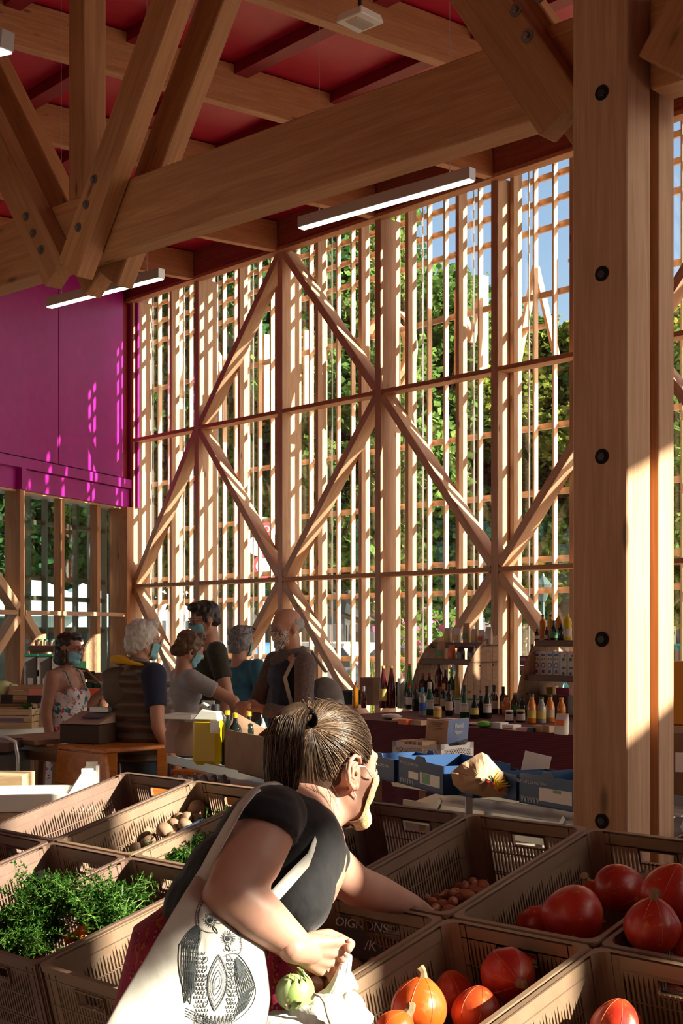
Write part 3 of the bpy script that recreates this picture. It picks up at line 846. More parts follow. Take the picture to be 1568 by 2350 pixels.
ou = rr(o_, o_, CWX - o_, CLY - o_, .018); inn = rr(i_, i_, CWX - i_, CLY - i_, .03); n = len(ou)
vs_ = [(x, y, .006) for x, y in ou] + [(x, y, .006) for x, y in inn] + [(x, y, -.010) for x, y in ou] + [(x, y, -H_ + .002) for x, y in inn]
fs = []
for k in range(n):
    k2 = (k + 1) % n
    fs += [(k, k2, k2 + n, k + n), (k + 2 * n, k2 + 2 * n, k2, k)]
b.add(vs_, fs)
for c0 in range(4):                                  # rounded inner corners down to the floor
    for k in range(c0 * 5, c0 * 5 + 4): b.f.append((k + n, k + 1 + n, k + 1 + 3 * n, k + 3 * n))
MEs['rim'] = bpy.data.meshes.new('rim'); MEs['rim'].from_pydata(b.v, [], b.f)
b = MB(); b.box((CWX / 2, CLY / 2, -H_ - .003), (CWX - .02, CLY - .02, .006)); b.box((CWX / 2, CLY / 2, -H_ - .010), (CWX - .08, CLY - .08, .012))
MEs['base'] = bpy.data.meshes.new('base'); MEs['base'].from_pydata(b.v, [], b.f)
cm = {}
def crate(i, j, label, tone=0, dz=0, jit=0):
    r = empty('plastic_crate', label=label, cat='crate', group='brown ventilated crates of the vegetable stall')
    m = Matrix.Translation(G(i, j + 1) + RX * .004 + YX * .004 + ZX * dz) @ CROT.to_4x4() @ Matrix.Rotation(jit, 4, 'Z')
    r.matrix_basis = m
    for k, me in MEs.items():
        key = (k, tone)
        if key not in cm:
            q = me.copy(); q.materials.append(plastic[tone]); cm[key] = q
        o = bpy.data.objects.new({'side_left': 'side_wall', 'side_right': 'side_wall', 'end_front': 'end_wall', 'end_back': 'end_wall'}.get(k, k), cm[key]); COL.objects.link(o); o.parent = r
    return r
crate(0, 0, 'empty brown crate at the back left of the stall, beside the white trays', 0)
crate(1, 0, 'tan crate with potatoes and carrot tops, back row left of the bending woman', 1)
crate(2, 0, 'crate of the back row hidden behind the bending woman, only its rim showing', 1)
crate(3, 0, 'empty brown crate in the back row right behind the yellow-masked face', 0)
crate(4, 0, 'crate holding a few shallots, which the woman reaches into', 1)
crate(5, 0, 'back row crate with two pumpkins, before the timber column', 1)
crate(6, 0, 'crate with pumpkins cut off by the right edge, back row', 0)
crate(0, 1, 'brown crate cut off by the left edge, front row', 0)
crate(1, 1, 'front row crate with a black price slate and twiggy herbs', 0)
crate(2, 1, 'front row crate heaped with bunches of carrots', 0)
crate(3, 1, 'empty tan crate with sunlit slots, left of the white tote bag', 1)
crate(4, 1, 'front row crate of onions under the woman\'s hand', 1)
crate(5, 1, 'front row crate of orange pumpkins, right of the cloth bag', 1)
crate(6, 1, 'front row crate with one pumpkin at the bottom right corner of the photo', 1)
# the sloping stall under the crates
st = empty('stall_table', G(3, 1, -1), label='sloping wooden stall table under the brown crates', cat='table')
for j in range(9):
    y0 = -.02 + j * .137
    a, b_ = G(-.1, 2 - y0 / .6, 0) - ZX * (H_ + .030), G(7.1, 2 - y0 / .6, 0) - ZX * (H_ + .030)
    beam('plank', a, b_, .125, .02, M['crate_wood'], st, up=ZX)
for i in (0.2, 3.5, 6.8):
    for j in (.1, 1.9):
        p = G(i, j) - ZX * (H_ + .045); beam('leg', (p.x, p.y, 0), p, .05, .05, M['crate_wood'], st)
# ---------------------------------------------------------------- pumpkins
pk = []
for nm, cols in (('pumpkin_red', ((.33, .012, .010), (.46, .028, .012), (.52, .10, .02))), ('pumpkin_orange', ((.50, .06, .010), (.62, .12, .012), (.66, .22, .03)))):
    m = mat(nm, cols[1], .36); t = NT(m); n_ = t.noise(t.coord((1, 1, 1), rand=True), 9, 6, .6, .4)
    cc = t.ramp(n_, [(.3, cols[0]), (.52, cols[1]), (.75, cols[2])])
    sp_ = t.noise(t.coord((1, 1, 1), rand=True), 60, 3); cc = t.mix(t.ramp(sp_, [(.62, (0, 0, 0)), (.72, (.5, .5, .5))]), cc, (.62, .25, .08))
    sc = t.noise(t.coord((1, 1, 1), rand=True), 5, 5, .7); cc = t.mix(t.ramp(sc, [(.70, (0, 0, 0)), (.76, (.8, .8, .8))]), cc, (.20, .13, .09))
    t.color(cc); t.bump(t.noise(t.coord((1, 1, 1), rand=True), 26, 5), .35, .004); pk.append(m)
stem_m = paint('dry_stem', (.17, .11, .055), (.30, .21, .11), 40, .8, .6)
rib_m = mat('pumpkin_vein', (.55, .10, .03), .5)
def pumpkin(c, r_, axis, tone, label, seed=0, veins=True, stem=True, pear=.35):
    c = V(c); ax = V(axis).normalized()
    root = empty('pumpkin', c, label=label, cat='pumpkin', group='red kuri pumpkins')
    m = ax.to_track_quat('Z', 'Y').to_matrix()
    rg = random.Random(seed); ph0 = rg.random() * 6
    def prof(ph):
        z = math.sin(ph); w = math.cos(ph)
        if z > 0:
            w = w * (1 - .22 * pear * z * z) ; zz = z * (1 + .30 * pear * max(0, z) ** 4 * 1.2)
            if z > .8: w *= 1 - .30 * pear * (z - .8) / .2
        else: zz = z * .92
        return w, zz
    def surf(p, tt, ph):
        w, zz = prof(ph)
        lob = 1 + .018 * math.cos(8 * tt + ph0) * math.cos(ph) + .015 * math.sin(2 * tt + ph0)
        return V((math.cos(tt) * w * r_ * lob, math.sin(tt) * w * r_ * lob, zz * r_))
    b = MB().ell((0, 0, 0), r_, n=40, k=22, fn=surf)
    rot = Matrix.Rotation(0, 4, 'X') @ m.to_4x4()
    b.v = [tuple(m @ V(p)) for p in b.v]
    b.build('rind', pk[tone], root, world=False, smooth=True)
    top = prof(PI / 2)[1] * r_
    if veins:
        b = MB()
        for k in range(8):
            tt = 2 * PI * k / 8 + ph0 + .2
            pts = []
            for q in range(14):
                ph = PI / 2 - .12 - q * .14
                if ph < -1.3: break
                pts.append(m @ (surf(None, tt, ph) * 1.0012))
            b.tube(pts, [.0004] + [.0007] * (len(pts) - 2) + [.0003], 4)
        b.build('vein', rib_m, root, world=False)
    if stem:
        b = MB(); pts = [(0, 0, top - .004), (.001, 0, top + .006), (.003, .001, top + .010), (.008, .003, top + .014)]
        b.tube([m @ V(p) for p in pts], [.0115, .009, .0095, .011], 7)
        b.build('stem', stem_m, root, world=False, smooth=False)
    else:
        b = MB().ell(m @ V((0, 0, -r_ * .92)), (.006, .006, .004)); b.build('blossom_scar', stem_m, root, world=False)
    return root
PP = [  # u, v, radius px, depth under rim, axis, tone, label
 (1320, 2103, 70, .020, (-.95, .2, .15), 0, 'glossy red pumpkin lying on its side, left one in the crate by the column', False),
 (1234, 2122, 44, .075, (-1, .1, .3), 0, 'small dark orange pumpkin half hidden under the glossy red one', False),
 (1417, 2040, 57, .030, (.93, .1, .42), 0, 'red pumpkin with a grey scab patch, in the middle of the right pile', True),
 (1362, 2046, 26, .055, (-.5, .1, .8), 0, 'small pumpkin mostly hidden behind the scabbed one, stem showing', True),
 (1538, 2054, 68, -.005, (.25, -.15, 1), 0, 'large red pumpkin at the right edge, behind the pear-shaped one', False),
 (1497, 2130, 65, -.005, (.02, -.15, 1), 0, 'pear-shaped deep red pumpkin standing with its stem up', True),
 (1588, 2170, 50, .045, (.3, -.5, .6), 0, 'pinkish pumpkin cut off by the right edge under the others', False),
 (1166, 2236, 63, .055, (.25, -.95, -.05), 0, 'round red pumpkin with its blossom end facing the viewer', True),
 (1045, 2283, 50, .115, (-.3, .2, .9), 0, 'shaded dark red pumpkin at the back left of the orange pile', False),
 (1094, 2328, 58, .085, (.2, .3, .9), 0, 'half sunlit red pumpkin in the middle of the front crate', False),
 (962, 2315, 66, .030, (.12, .1, 1), 1, 'sunlit bright orange pumpkin with a pale tip in front', True),
 (906, 2366, 46, .020, (.62, .2, .75), 1, 'orange pumpkin with a corky stem at the very bottom of the photo', True),
 (1416, 2362, 62, .10, (.2, .2, .95), 0, 'lone scarred red pumpkin in the crate at the bottom right', False)]
for q, (u, v, rp, d, ax, tn, lb, stm) in enumerate(PP):
    c = rim(u, v, d); r_ = rp * c.y / F
    pumpkin(c, r_, ax, tn, lb, q, stem=stm, veins=q not in (0, 1))
sp_ = rim(1414, 2019, .0)
# hidden lower layer that carries the pile
for q, (i, j, lb) in enumerate(((5.25, .72, 'lower pumpkin under the glossy red one'), (5.62, .3, 'lower pumpkin under the scabbed one'), (6.2, .5, 'lower pumpkin under the large right one'), (6.25, .85, 'lower pumpkin under the pear-shaped one'), (5.3, 1.45, 'lower pumpkin under the sunlit orange one'), (5.65, 1.3, 'lower pumpkin under the blossom end one'))):
    c = G(i, j) - ZX * (H_ - .062); pumpkin(c, .062, (.2, .3, 1), 0, lb + ', deep in the crate', 50 + q, veins=False, stem=False)
# aubergine in the right hand crate
c = rim(1438, 2172, .05)
r = empty('aubergine', c, label='dark aubergine in the corner beside the pear-shaped pumpkin', cat='aubergine')
MB().ell((0, 0, 0), (.035, .035, .08), Euler((1.2, .3, .8)).to_matrix(), 18, 12).build('fruit', mat('aubergine_skin', (.012, .006, .02), .2), r, world=False, smooth=True)
# ---------------------------------------------------------------- potatoes, shallots, onions
pot = paint('potato_skin', (.20, .12, .075), (.30, .19, .12), 25, .75, .3)
shal = paint('shallot_skin', (.42, .15, .10), (.58, .26, .16), 18, .45, .3)
oni = paint('onion_skin', (.45, .20, .09), (.62, .34, .16), 12, .35, .2)
def lump(name, c, r3, rot, m, lab, cat_, grp, seed, parts=None):
    root = empty(name, c, label=lab, cat=cat_, group=grp)
    rg = random.Random(seed); o = V((rg.random() * 9, rg.random() * 9, rg.random() * 9))
    def fn(p, t_, ph):
        q = p.normalized() if p.length > 0 else p
        return p * (1 + .13 * noise.noise(q * 1.6 + o))
    b = MB().ell((0, 0, 0), r3, None, 16, 10, fn); mm = Euler(rot).to_matrix(); b.v = [tuple(mm @ V(p)) for p in b.v]
    b.build('skin', m, root, world=False, smooth=True)
    return root, mm
PO = [(450, 1860, 22), (428, 1877, 14), (412, 1876, 13), (381, 1880, 14), (398, 1888, 12), (425, 1893, 16), (377, 1905, 19), (332, 1912, 18), (350, 1905, 11), (300, 1925, 16), (265, 1928, 19), (405, 1905, 13), (436, 1905, 12), (255, 1950, 14), (340, 1932, 16), (234, 1948, 11), (455, 1880, 14), (425, 1912, 14), (395, 1920, 13), (310, 1945, 13)]
wh = ['largest, in the back corner', 'behind the round middle one', 'beside the back corner ones', 'upright pale one at the rear', 'small one in the middle', 'smooth one right of centre', 'big round one in the middle', 'long one left of the big round one', 'small one over the gap', 'one lying before the slots', 'big pale one at the left', 'one under the round middle one', 'one at the right rim', 'one at the front left', 'one before the blue tray', 'leftmost small one', 'one beneath the largest', 'one near the carrot tops', 'one by the tray edge', 'one in the front row']
for q, (u, v, rp) in enumerate(PO):
    c = rim(u, v, .085 if q < 7 else .10); r_ = rp * c.y / F
    lump('potato', c, (r_ * 1.12, r_ * .92, r_ * .88), (rnd.random() * 3, rnd.random() * 3, 0), pot, 'potato in the tan crate, ' + wh[q], 'potato', 'potatoes in the tan crate', q)
for q in range(26):                                  # those underneath
    i, j = rnd.uniform(1.14, 1.86), rnd.uniform(.12, .85)
    r_ = rnd.uniform(.026, .034); c = G(i, j) - ZX * (H_ - r_ - .002 - (q % 2) * .04)
    lump('potato', c, (r_ * 1.2, r_ * .9, r_ * .85), (0, 0, rnd.random() * 3), pot, 'potato in the lower layer of the tan crate', 'potato', 'lower layer potatoes', 60 + q)
def bulb(name, c, r_, ax, m, lab, cat_, grp, long=1.0):
    root = empty(name, c, label=lab, cat=cat_, group=grp)
    mm = V(ax).normalized().to_track_quat('Z', 'Y').to_matrix().to_4x4()
    pr = [(.12, -1.0), (.55, -.85), (.9, -.4), (1.0, 0), (.88, .4), (.55, .8), (.25, 1.1), (.1, 1.5), (.14, 1.75)]
    MB().lathe([(a * r_, z * r_ * long) for a, z in pr], 14, m=mm).build('skin', m, root, world=False, smooth=True)
    b = MB()
    for k in range(6): a = k * 1.05; b.tube([mm @ V((0, 0, -r_ * long)), mm @ V((math.cos(a) * r_ * .2, math.sin(a) * r_ * .2, -r_ * long * 1.25))], [.001, .0004], 3)
    b.build('roots', stem_m, root, world=False)
SH = [(1005, 2060), (1025, 2052), (1045, 2048), (1068, 2040), (1090, 2036), (1110, 2030), (1085, 2024), (1020, 2076), (1040, 2068), (1060, 2060), (1000, 2084), (1030, 2088), (975, 2060), (1100, 2045), (1075, 2052), (1050, 2034), (992, 2070)]
for q, (u, v) in enumerate(SH):
    c = rim(u, v, .155 - .008 * (q % 3)); bulb('shallot', c, .0135, (rnd.uniform(-1, 1), rnd.uniform(-1, 1), rnd.uniform(-.2, .3)), shal, 'pinkish shallot in the loose pile in the crate the woman reaches into', 'shallot', 'shallots in the back crate', 1.7)
b_ = 0
for q in range(34):
    i, j = rnd.uniform(4.15, 4.88), rnd.uniform(.1, .72); c = G(i, j) - ZX * (H_ - .016)
    bulb('shallot', c, .0135, (rnd.uniform(-1, 1), rnd.uniform(-1, 1), rnd.uniform(-.1, .1)), shal, 'pinkish shallot in the bottom layer of the crate the woman reaches into', 'shallot', 'bottom layer shallots', 1.7)
ON = [(690, 2205), (712, 2198), (735, 2245), (700, 2225), (722, 2262), (672, 2232), (745, 2225), (690, 2250), (760, 2262), (676, 2210), (790, 2240), (708, 2275)]
ow = ['behind the wrist', 'under the wrist', 'pink one below the hand', 'left of the little finger', 'above the cloth bag', 'nearest the kohlrabi', 'under the knuckles', 'over the kohlrabi', 'right beside the held cloth', 'hidden by the forearm', 'at the crate\'s right wall', 'lowest by the cloth']
for q, (u, v) in enumerate(ON):
    c = rim(u, v, .07 + .012 * (q % 3)); bulb('onion', c, rnd.uniform(.019, .025), (rnd.uniform(-1, 1), rnd.uniform(-1, .2), rnd.uniform(0, .8)), oni, 'brown onion in the crate under the hand, the one ' + ow[q], 'onion', 'onions in the front crate')
for q in range(30):
    i, j = rnd.uniform(4.15, 4.85), rnd.uniform(1.1, 1.88); c = G(i, j) - ZX * (H_ - .028 - (q % 3) * .045)
    bulb('onion', c, .025, (rnd.uniform(-1, 1), rnd.uniform(-1, 1), .4), oni, 'brown onion in the lower layers of the onion crate', 'onion', 'lower layer onions')
# ---------------------------------------------------------------- price slates
slate = mat('slate_black', (.012, .012, .012), .5); chalk = mat('chalk', (.6, .6, .58), .9)
def slate_sign(p, w, h, nrm, lines, label, up=V((0, 0, 1)), size=.03, rot=0, tm=None, bm=None):
    nrm = V(nrm).normalized(); x = V(up).cross(nrm).normalized(); y = nrm.cross(x)
    if rot: q = Quaternion(nrm, rot); x = q @ x; y = q @ y
    r = empty('price_slate', p, label=label, cat='sign')
    rm = Matrix((x, y, nrm)).transposed()
    o = MB().box(p, (w, h, .003), rm).build('board', bm or slate, r)
    for (s, dx, dy, sz) in lines:
        text(s, V(p) + x * dx + y * dy + nrm * .0022, sz, tm or chalk, r, nrm, up=y, ext=.0003)
    return r
pn = V((-.35, -.9, .25))
c = rim(828, 2152, .085)
slate_sign(c, .125, .10, pn, [('OIGNONS', -.002, .030, .030), ('/K', .03, -.016, .034)], 'black slate with OIGNONS chalked on it, in the onion crate', rot=-.06)
c = rim(103, 2025, .03)
slate_sign(c, .15, .075, V((-.2, -.35, .9)), [], 'small black slate lying in the herb crate at the left', up=BX)
# ---------------------------------------------------------------- carrots and greens
frond = leaf_mat('carrot_green', (.022, .07, .010), (.045, .13, .02), (.11, .22, .035))
stalk_m = mat('carrot_stalk', (.16, .30, .06), .5)
car_m = paint('carrot_skin', (.62, .13, .015), (.75, .20, .03), 14, .5, .2)
def bunch(c, tips, label, seed, n=26, carrots=(), name='carrot_bunch', spread=.10, cat_='carrots'):
    r = empty(name, c, label=label, cat=cat_, group=None)
    rg = random.Random(seed); sb, fb = MB(), MB()
    for s in range(n):
        tip = V(rg.choice(tips)) + V((rg.gauss(0, spread * .6), rg.gauss(0, spread * .6), rg.gauss(0, spread * .3)))
        mid = V(c).lerp(tip, .5) + V((rg.gauss(0, .015), rg.gauss(0, .015), .03 + rg.random() * .03))
        pts = [V(c).lerp(mid, q / 4) .lerp(mid.lerp(tip, q / 4), q / 4) for q in range(5)]
        sb.tube(pts, [.0022, .0018, .0014, .001, .0006], 4)
        for q in range(1, 5):
            for side in range(6):
                base = pts[q - 1].lerp(pts[q], rg.random())
                d = V((rg.gauss(0, 1), rg.gauss(0, 1), rg.gauss(.2, .7))).normalized()
                ln = rg.uniform(.018, .042)
                e_ = base + d * ln
                sb.tube([base, e_], [.0006, .0004], 3, cap=False)
                for l in range(7):
                    o = base.lerp(e_, rg.uniform(.25, 1.05)) ; dd = (d + V((rg.gauss(0, .8), rg.gauss(0, .8), rg.gauss(0, .8)))).normalized()
                    w = dd.cross(V((rg.gauss(0, 1), rg.gauss(0, 1), rg.gauss(0, 1)))).normalized() * .0026; k = len(fb.v)
                    ll = rg.uniform(.007, .014)
                    fb.v += [tuple(o), tuple(o + dd * ll * .5 + w), tuple(o + dd * ll), tuple(o + dd * ll * .5 - w)]; fb.f.append((k, k + 1, k + 2, k + 3))
    sb.build('stalks', stalk_m, r, kind='stuff'); fb.build('fronds', frond, r, kind='stuff')
    for (a, b_, ra) in carrots:
        a, b_ = V(a), V(b_); pts = [a.lerp(b_, q / 8) for q in range(9)]
        MB().tube(pts, [ra * .7, ra, ra * 1.02, ra * .95, ra * .85, ra * .72, ra * .55, ra * .38, ra * .1], 12).build('carrot', car_m, r, smooth=True)
    return r
def rm(u, v, d): return rim(u, v, d)
bunch(rm(207, 2115, .03), [rm(205, 2010, -.06), rm(160, 2040, -.02), rm(255, 2040, -.02), rm(240, 2090, 0)], 'sunlit bunch of carrots with feathery tops spilling upward', 1, 30,
      [(rm(205, 2122, .03), rm(182, 2168, .06), .016), (rm(198, 2126, .045), rm(150, 2168, .09), .014)])
bunch(rm(250, 2160, .08), [rm(280, 2070, .02), rm(300, 2040, .03), rm(245, 2100, 0)], 'bunch of carrots in the right corner of the carrot crate, in shade', 2, 26, [(rm(250, 2165, .09), rm(205, 2200, .14), .014)], spread=.08)
bunch(rm(110, 2150, .07), [rm(60, 2080, 0), rm(110, 2060, -.01), rm(20, 2120, .02)], 'carrot bunch in the middle left of the carrot crate', 3, 34, [(rm(150, 2150, .05), rm(178, 2158, .07), .013)])
bunch(rm(40, 2200, .09), [rm(0, 2120, .03), rm(55, 2140, .04), rm(90, 2180, .05)], 'dark carrot tops in the near left corner of the carrot crate', 4, 30, [(rm(60, 2190, .1), rm(110, 2205, .13), .013)])
bunch(rm(150, 2090, .04), [rm(90, 2030, .01), rm(130, 2040, 0), rm(70, 2050, .02)], 'sprawling yellowish-green carrot tops below the slate', 5, 24, spread=.07)
bunch(rm(420, 1995, .09), [rm(345, 1972, .07), rm(400, 1975, .06), rm(310, 1972, .07)], 'carrot tops lying over the front rim of the potato crate', 6, 24, spread=.05)
bunch(rm(470, 1975, .09), [rm(492, 1905, .05), rm(495, 1880, .04), rm(455, 1945, .06)], 'carrot tops beside the black sleeve at the potato crate', 7, 22, spread=.05)
b = MB(); sb = MB()
tr = empty('blue_tray', rm(400, 1945, .1), label='dark blue cardboard tray edge among potatoes and carrot tops', cat='tray')
blue = mat('blue_card', (.008, .03, .09), .5)
MB().bar(rm(355, 1955, .10), rm(470, 1893, .10), .006, .05).build('edge_board', blue, tr)
# ---------------------------------------------------------------- white foam trays behind the left crates
foam = mat('white_foam', (.80, .78, .72), .6)
def tray(pts, label, c):
    r = empty('white_tray', c, label=label, cat='tray')
    b = MB()
    for poly, ext in pts: b.prism(poly, ext)
    b.build('shell', foam, r, bevel=.006); return r
TY = 5.9
tray([([P(-40, 1842, TY), P(10, 1838, TY), P(60, 1842, TY), P(190, 1812, TY), P(178, 1800, TY), P(160, 1792, TY - .02), P(150, 1818, TY), P(120, 1820, TY), P(68, 1812, TY), P(52, 1770, TY), P(25, 1768, TY), P(0, 1780, TY), P(-40, 1790, TY)], V((.05, .07, 0)))],
     'white foam tray with raised corners standing at the far left behind the crates', P(60, 1840, TY)) if False else None
def tray_box(c, rot, w, d, h, label):
    r = empty('white_tray', c, label=label, cat='tray'); r.rotation_euler = rot
    b = MB(); t_ = .018
    for sx in (-1, 1):
        b.prism([(sx * w / 2, -d / 2, 0), (sx * w / 2, -d / 2, h), (sx * w / 2, -d / 2 + .07, h), (sx * w / 2, -d / 2 + .11, h * .45), (sx * w / 2, d / 2 - .11, h * .45), (sx * w / 2, d / 2 - .07, h), (sx * w / 2, d / 2, h), (sx * w / 2, d / 2, 0)], (-sx * t_, 0, 0))
    for sy in (-1, 1):
        b.prism([(-w / 2, sy * d / 2, 0), (-w / 2, sy * d / 2, h), (-w / 2 + .06, sy * d / 2, h), (-w / 2 + .12, sy * d / 2, h * .45), (w / 2 - .12, sy * d / 2, h * .45), (w / 2 - .06, sy * d / 2, h), (w / 2, sy * d / 2, h), (w / 2, sy * d / 2, 0)], (0, -sy * t_, 0))
    b.build('sides', foam, r, world=False, bevel=.004)
    MB().box((0, 0, .006), (w - .01, d - .01, .012)).build('bottom', foam, r, world=False)
    b = MB()
    for sx in (-1, 1):
        for sy in (-1, 1): b.box((sx * (w / 2 - .035), sy * (d / 2 - .02), h + .006), (.05, .03, .014))
    b.build('corner_lugs', foam, r, world=False)
    return r
# ================================================================== DRINKS STALL AT THE WINDOW WALL
def tint_glass(name, col, rough=.05):
    """thick coloured bottle glass"""
    return mat(name, col, rough, 0, .6)
GL = dict(dark=tint_glass('glass_dark', (.012, .016, .012)), green=tint_glass('glass_green', (.02, .10, .03)), bright=tint_glass('glass_bright_green', (.06, .34, .02)),
          red=tint_glass('juice_dark_red', (.09, .01, .012)), gold=tint_glass('oil_gold', (.55, .30, .02)), amber=tint_glass('oil_amber', (.50, .19, .01)), orange=tint_glass('juice_orange', (.60, .20, .02)),
          yellow=tint_glass('oil_yellow', (.62, .50, .01)), clear=tint_glass('glass_pale', (.30, .32, .30)), white=tint_glass('wine_white', (.58, .42, .12)), brown=tint_glass('glass_brown', (.06, .022, .01)))
CP_ = {k: mat('cap_' + k, c, .35) for k, c in dict(yellow=(.75, .5, .03), silver=(.5, .5, .5), red=(.5, .015, .03), wine=(.2, .01, .02), blue=(.03, .3, .6), cream=(.6, .5, .35), orange=(.7, .28, .05), black=(.012, .012, .012), green=(.01, .10, .05), gold=(.6, .42, .12), white=(.75, .75, .72)).items()}
LB = {k: mat('label_' + k, c, .7) for k, c in dict(white=(.68, .66, .62), cream=(.55, .46, .34), tan=(.42, .30, .20), blue=(.05, .12, .5), green=(.08, .3, .12), pink=(.5, .25, .28), yellow=(.6, .5, .12), orange=(.65, .22, .05), dark=(.05, .04, .04), none=(0, 0, 0)).items()}
SHAPES = {  # radius fraction, height fraction
 'wine': [(.9, 0), (1, .02), (1, .60), (.85, .68), (.42, .77), (.36, .82), (.36, .95), (.40, .955), (.40, .99), (.36, 1)],
 'burgundy': [(.9, 0), (1, .02), (1, .42), (.86, .55), (.55, .70), (.38, .82), (.34, .95), (.38, .955), (.38, .99), (.3, 1)],
 'cone': [(.9, 0), (1, .02), (1, .45), (.8, .62), (.50, .82), (.40, .90), (.40, 1)],
 'juice': [(.9, 0), (1, .03), (1, .55), (.82, .68), (.52, .80), (.48, .88), (.48, 1)],
 'square': [(.95, 0), (1, .01), (1, .70), (.8, .78), (.38, .84), (.34, .9), (.34, 1)],
 'pet': [(.85, 0), (1, .03), (.92, .25), (.98, .45), (.86, .55), (1, .66), (.85, .78), (.4, .88), (.34, .92), (.34, 1)],
 'jar': [(.9, 0), (1, .04), (1, .80), (.88, .86), (.88, 1)]}
def rad_at(sh, f):
    p = SHAPES[sh]
    for (r0, z0), (r1, z1) in zip(p[:-1], p[1:]):
        if z0 <= f <= z1: return r0 + (r1 - r0) * (f - z0) / max(1e-6, z1 - z0)
    return p[-1][0]
def bottle(c, h, r, sh, gl, cap, lab, label, group='bottles on the drinks stall', name='bottle', lz=(.18, .46), capf=None):
    root = empty(name, c, label=label, cat='jar' if sh == 'jar' else 'bottle', group=group)
    MB().lathe([(a * r, z * h) for a, z in SHAPES[sh]], 16).build('glass', GL[gl], root, world=False, smooth=True)
    cf = capf or {'wine': .80, 'burgundy': .80, 'cone': .955, 'juice': .93, 'square': .93, 'pet': .94, 'jar': .86}[sh]
    rr_ = max(rad_at(sh, f) for f in (cf, .97, 1)) * r + .0012
    MB().lathe([(rad_at(sh, cf) * r + .001, cf * h), (rr_, min(cf + .03, .99) * h), (rr_, h + .002), (rr_ * .9, h + .004)], 16).build('capsule' if sh in ('wine', 'burgundy') else 'lid', CP_[cap], root, world=False, smooth=False)
    if lab != 'none':
        z0, z1 = lz
        if sh == 'jar': z0, z1 = .15, .7
        n = 10; b = MB()
        for i in range(n + 1):
            a = -PI / 2 - 1.15 + 2.3 * i / n
            for z in (z0, z1): q = rad_at(sh, z) * r + .0012; b.v.append((q * math.cos(a - .15), q * math.sin(a - .15), z * h))
        for i in range(n): b.f.append((2 * i, 2 * i + 2, 2 * i + 3, 2 * i + 1))
        b.build('label', LB[lab], root, world=False, smooth=True)
    return root
ZT = .80
def on_table(u, vb, z=ZT): y = (EYE - z) * F / (vb - V0); return V(((u - U0) / F * y, y, z))
cloth = mat('table_cloth', (.10, .004, .012), .8); t = NT(cloth)
wv = t.new('ShaderNodeTexWave'); wv.bands_direction = 'Z'; wv.inputs['Scale'].default_value = 16; t.link(t.coord((1, 1, 1)), wv.inputs['Vector'])
t.color(t.ramp(wv.outputs['Fac'], [(.4, (.075, .003, .010)), (.8, (.13, .006, .018))]))
dt = empty('drinks_table', W(-2.6, -2.4, 0), label='long trestle table with dark red cloth at the window wall', cat='table')
MB().box(W(-2.75, -2.36, ZT - .02), (3.7, 2.24, .03), basis(FT)).build('top', M['crate_wood'], dt)
for a in (-4.4, -1.1):
    for n_ in (-3.3, -1.5): MB().box(W(a, n_, .385), (.05, .05, .77), basis(FT)).build('leg', M['galv'], dt)
tc = empty('tablecloth', W(-2.6, -3.5, .8), label='dark red cloth hanging over the front of the drinks table', cat='cloth')
b = MB(); N_ = 80
def clf(uu, vv):
    t_ = -4.62 + 3.76 * uu; fold = .012 * math.sin(uu * 70) + .01 * math.sin(uu * 31 + 1)
    return W(t_, -3.505 - .01 - fold * vv - .02 * vv, ZT + .006 - vv * .72)
b.grid(clf, N_, 8); b.build('front_drape', cloth, tc, smooth=True)
b = MB().box(W(-2.75, -2.36, ZT - .0015), (3.74, 2.28, .005), basis(FT)); b.build('top_sheet', cloth, tc)
zt = ZT + .002
S3 = lambda x, y: (780 + x / 2.851, 1380 + y / 2.851)
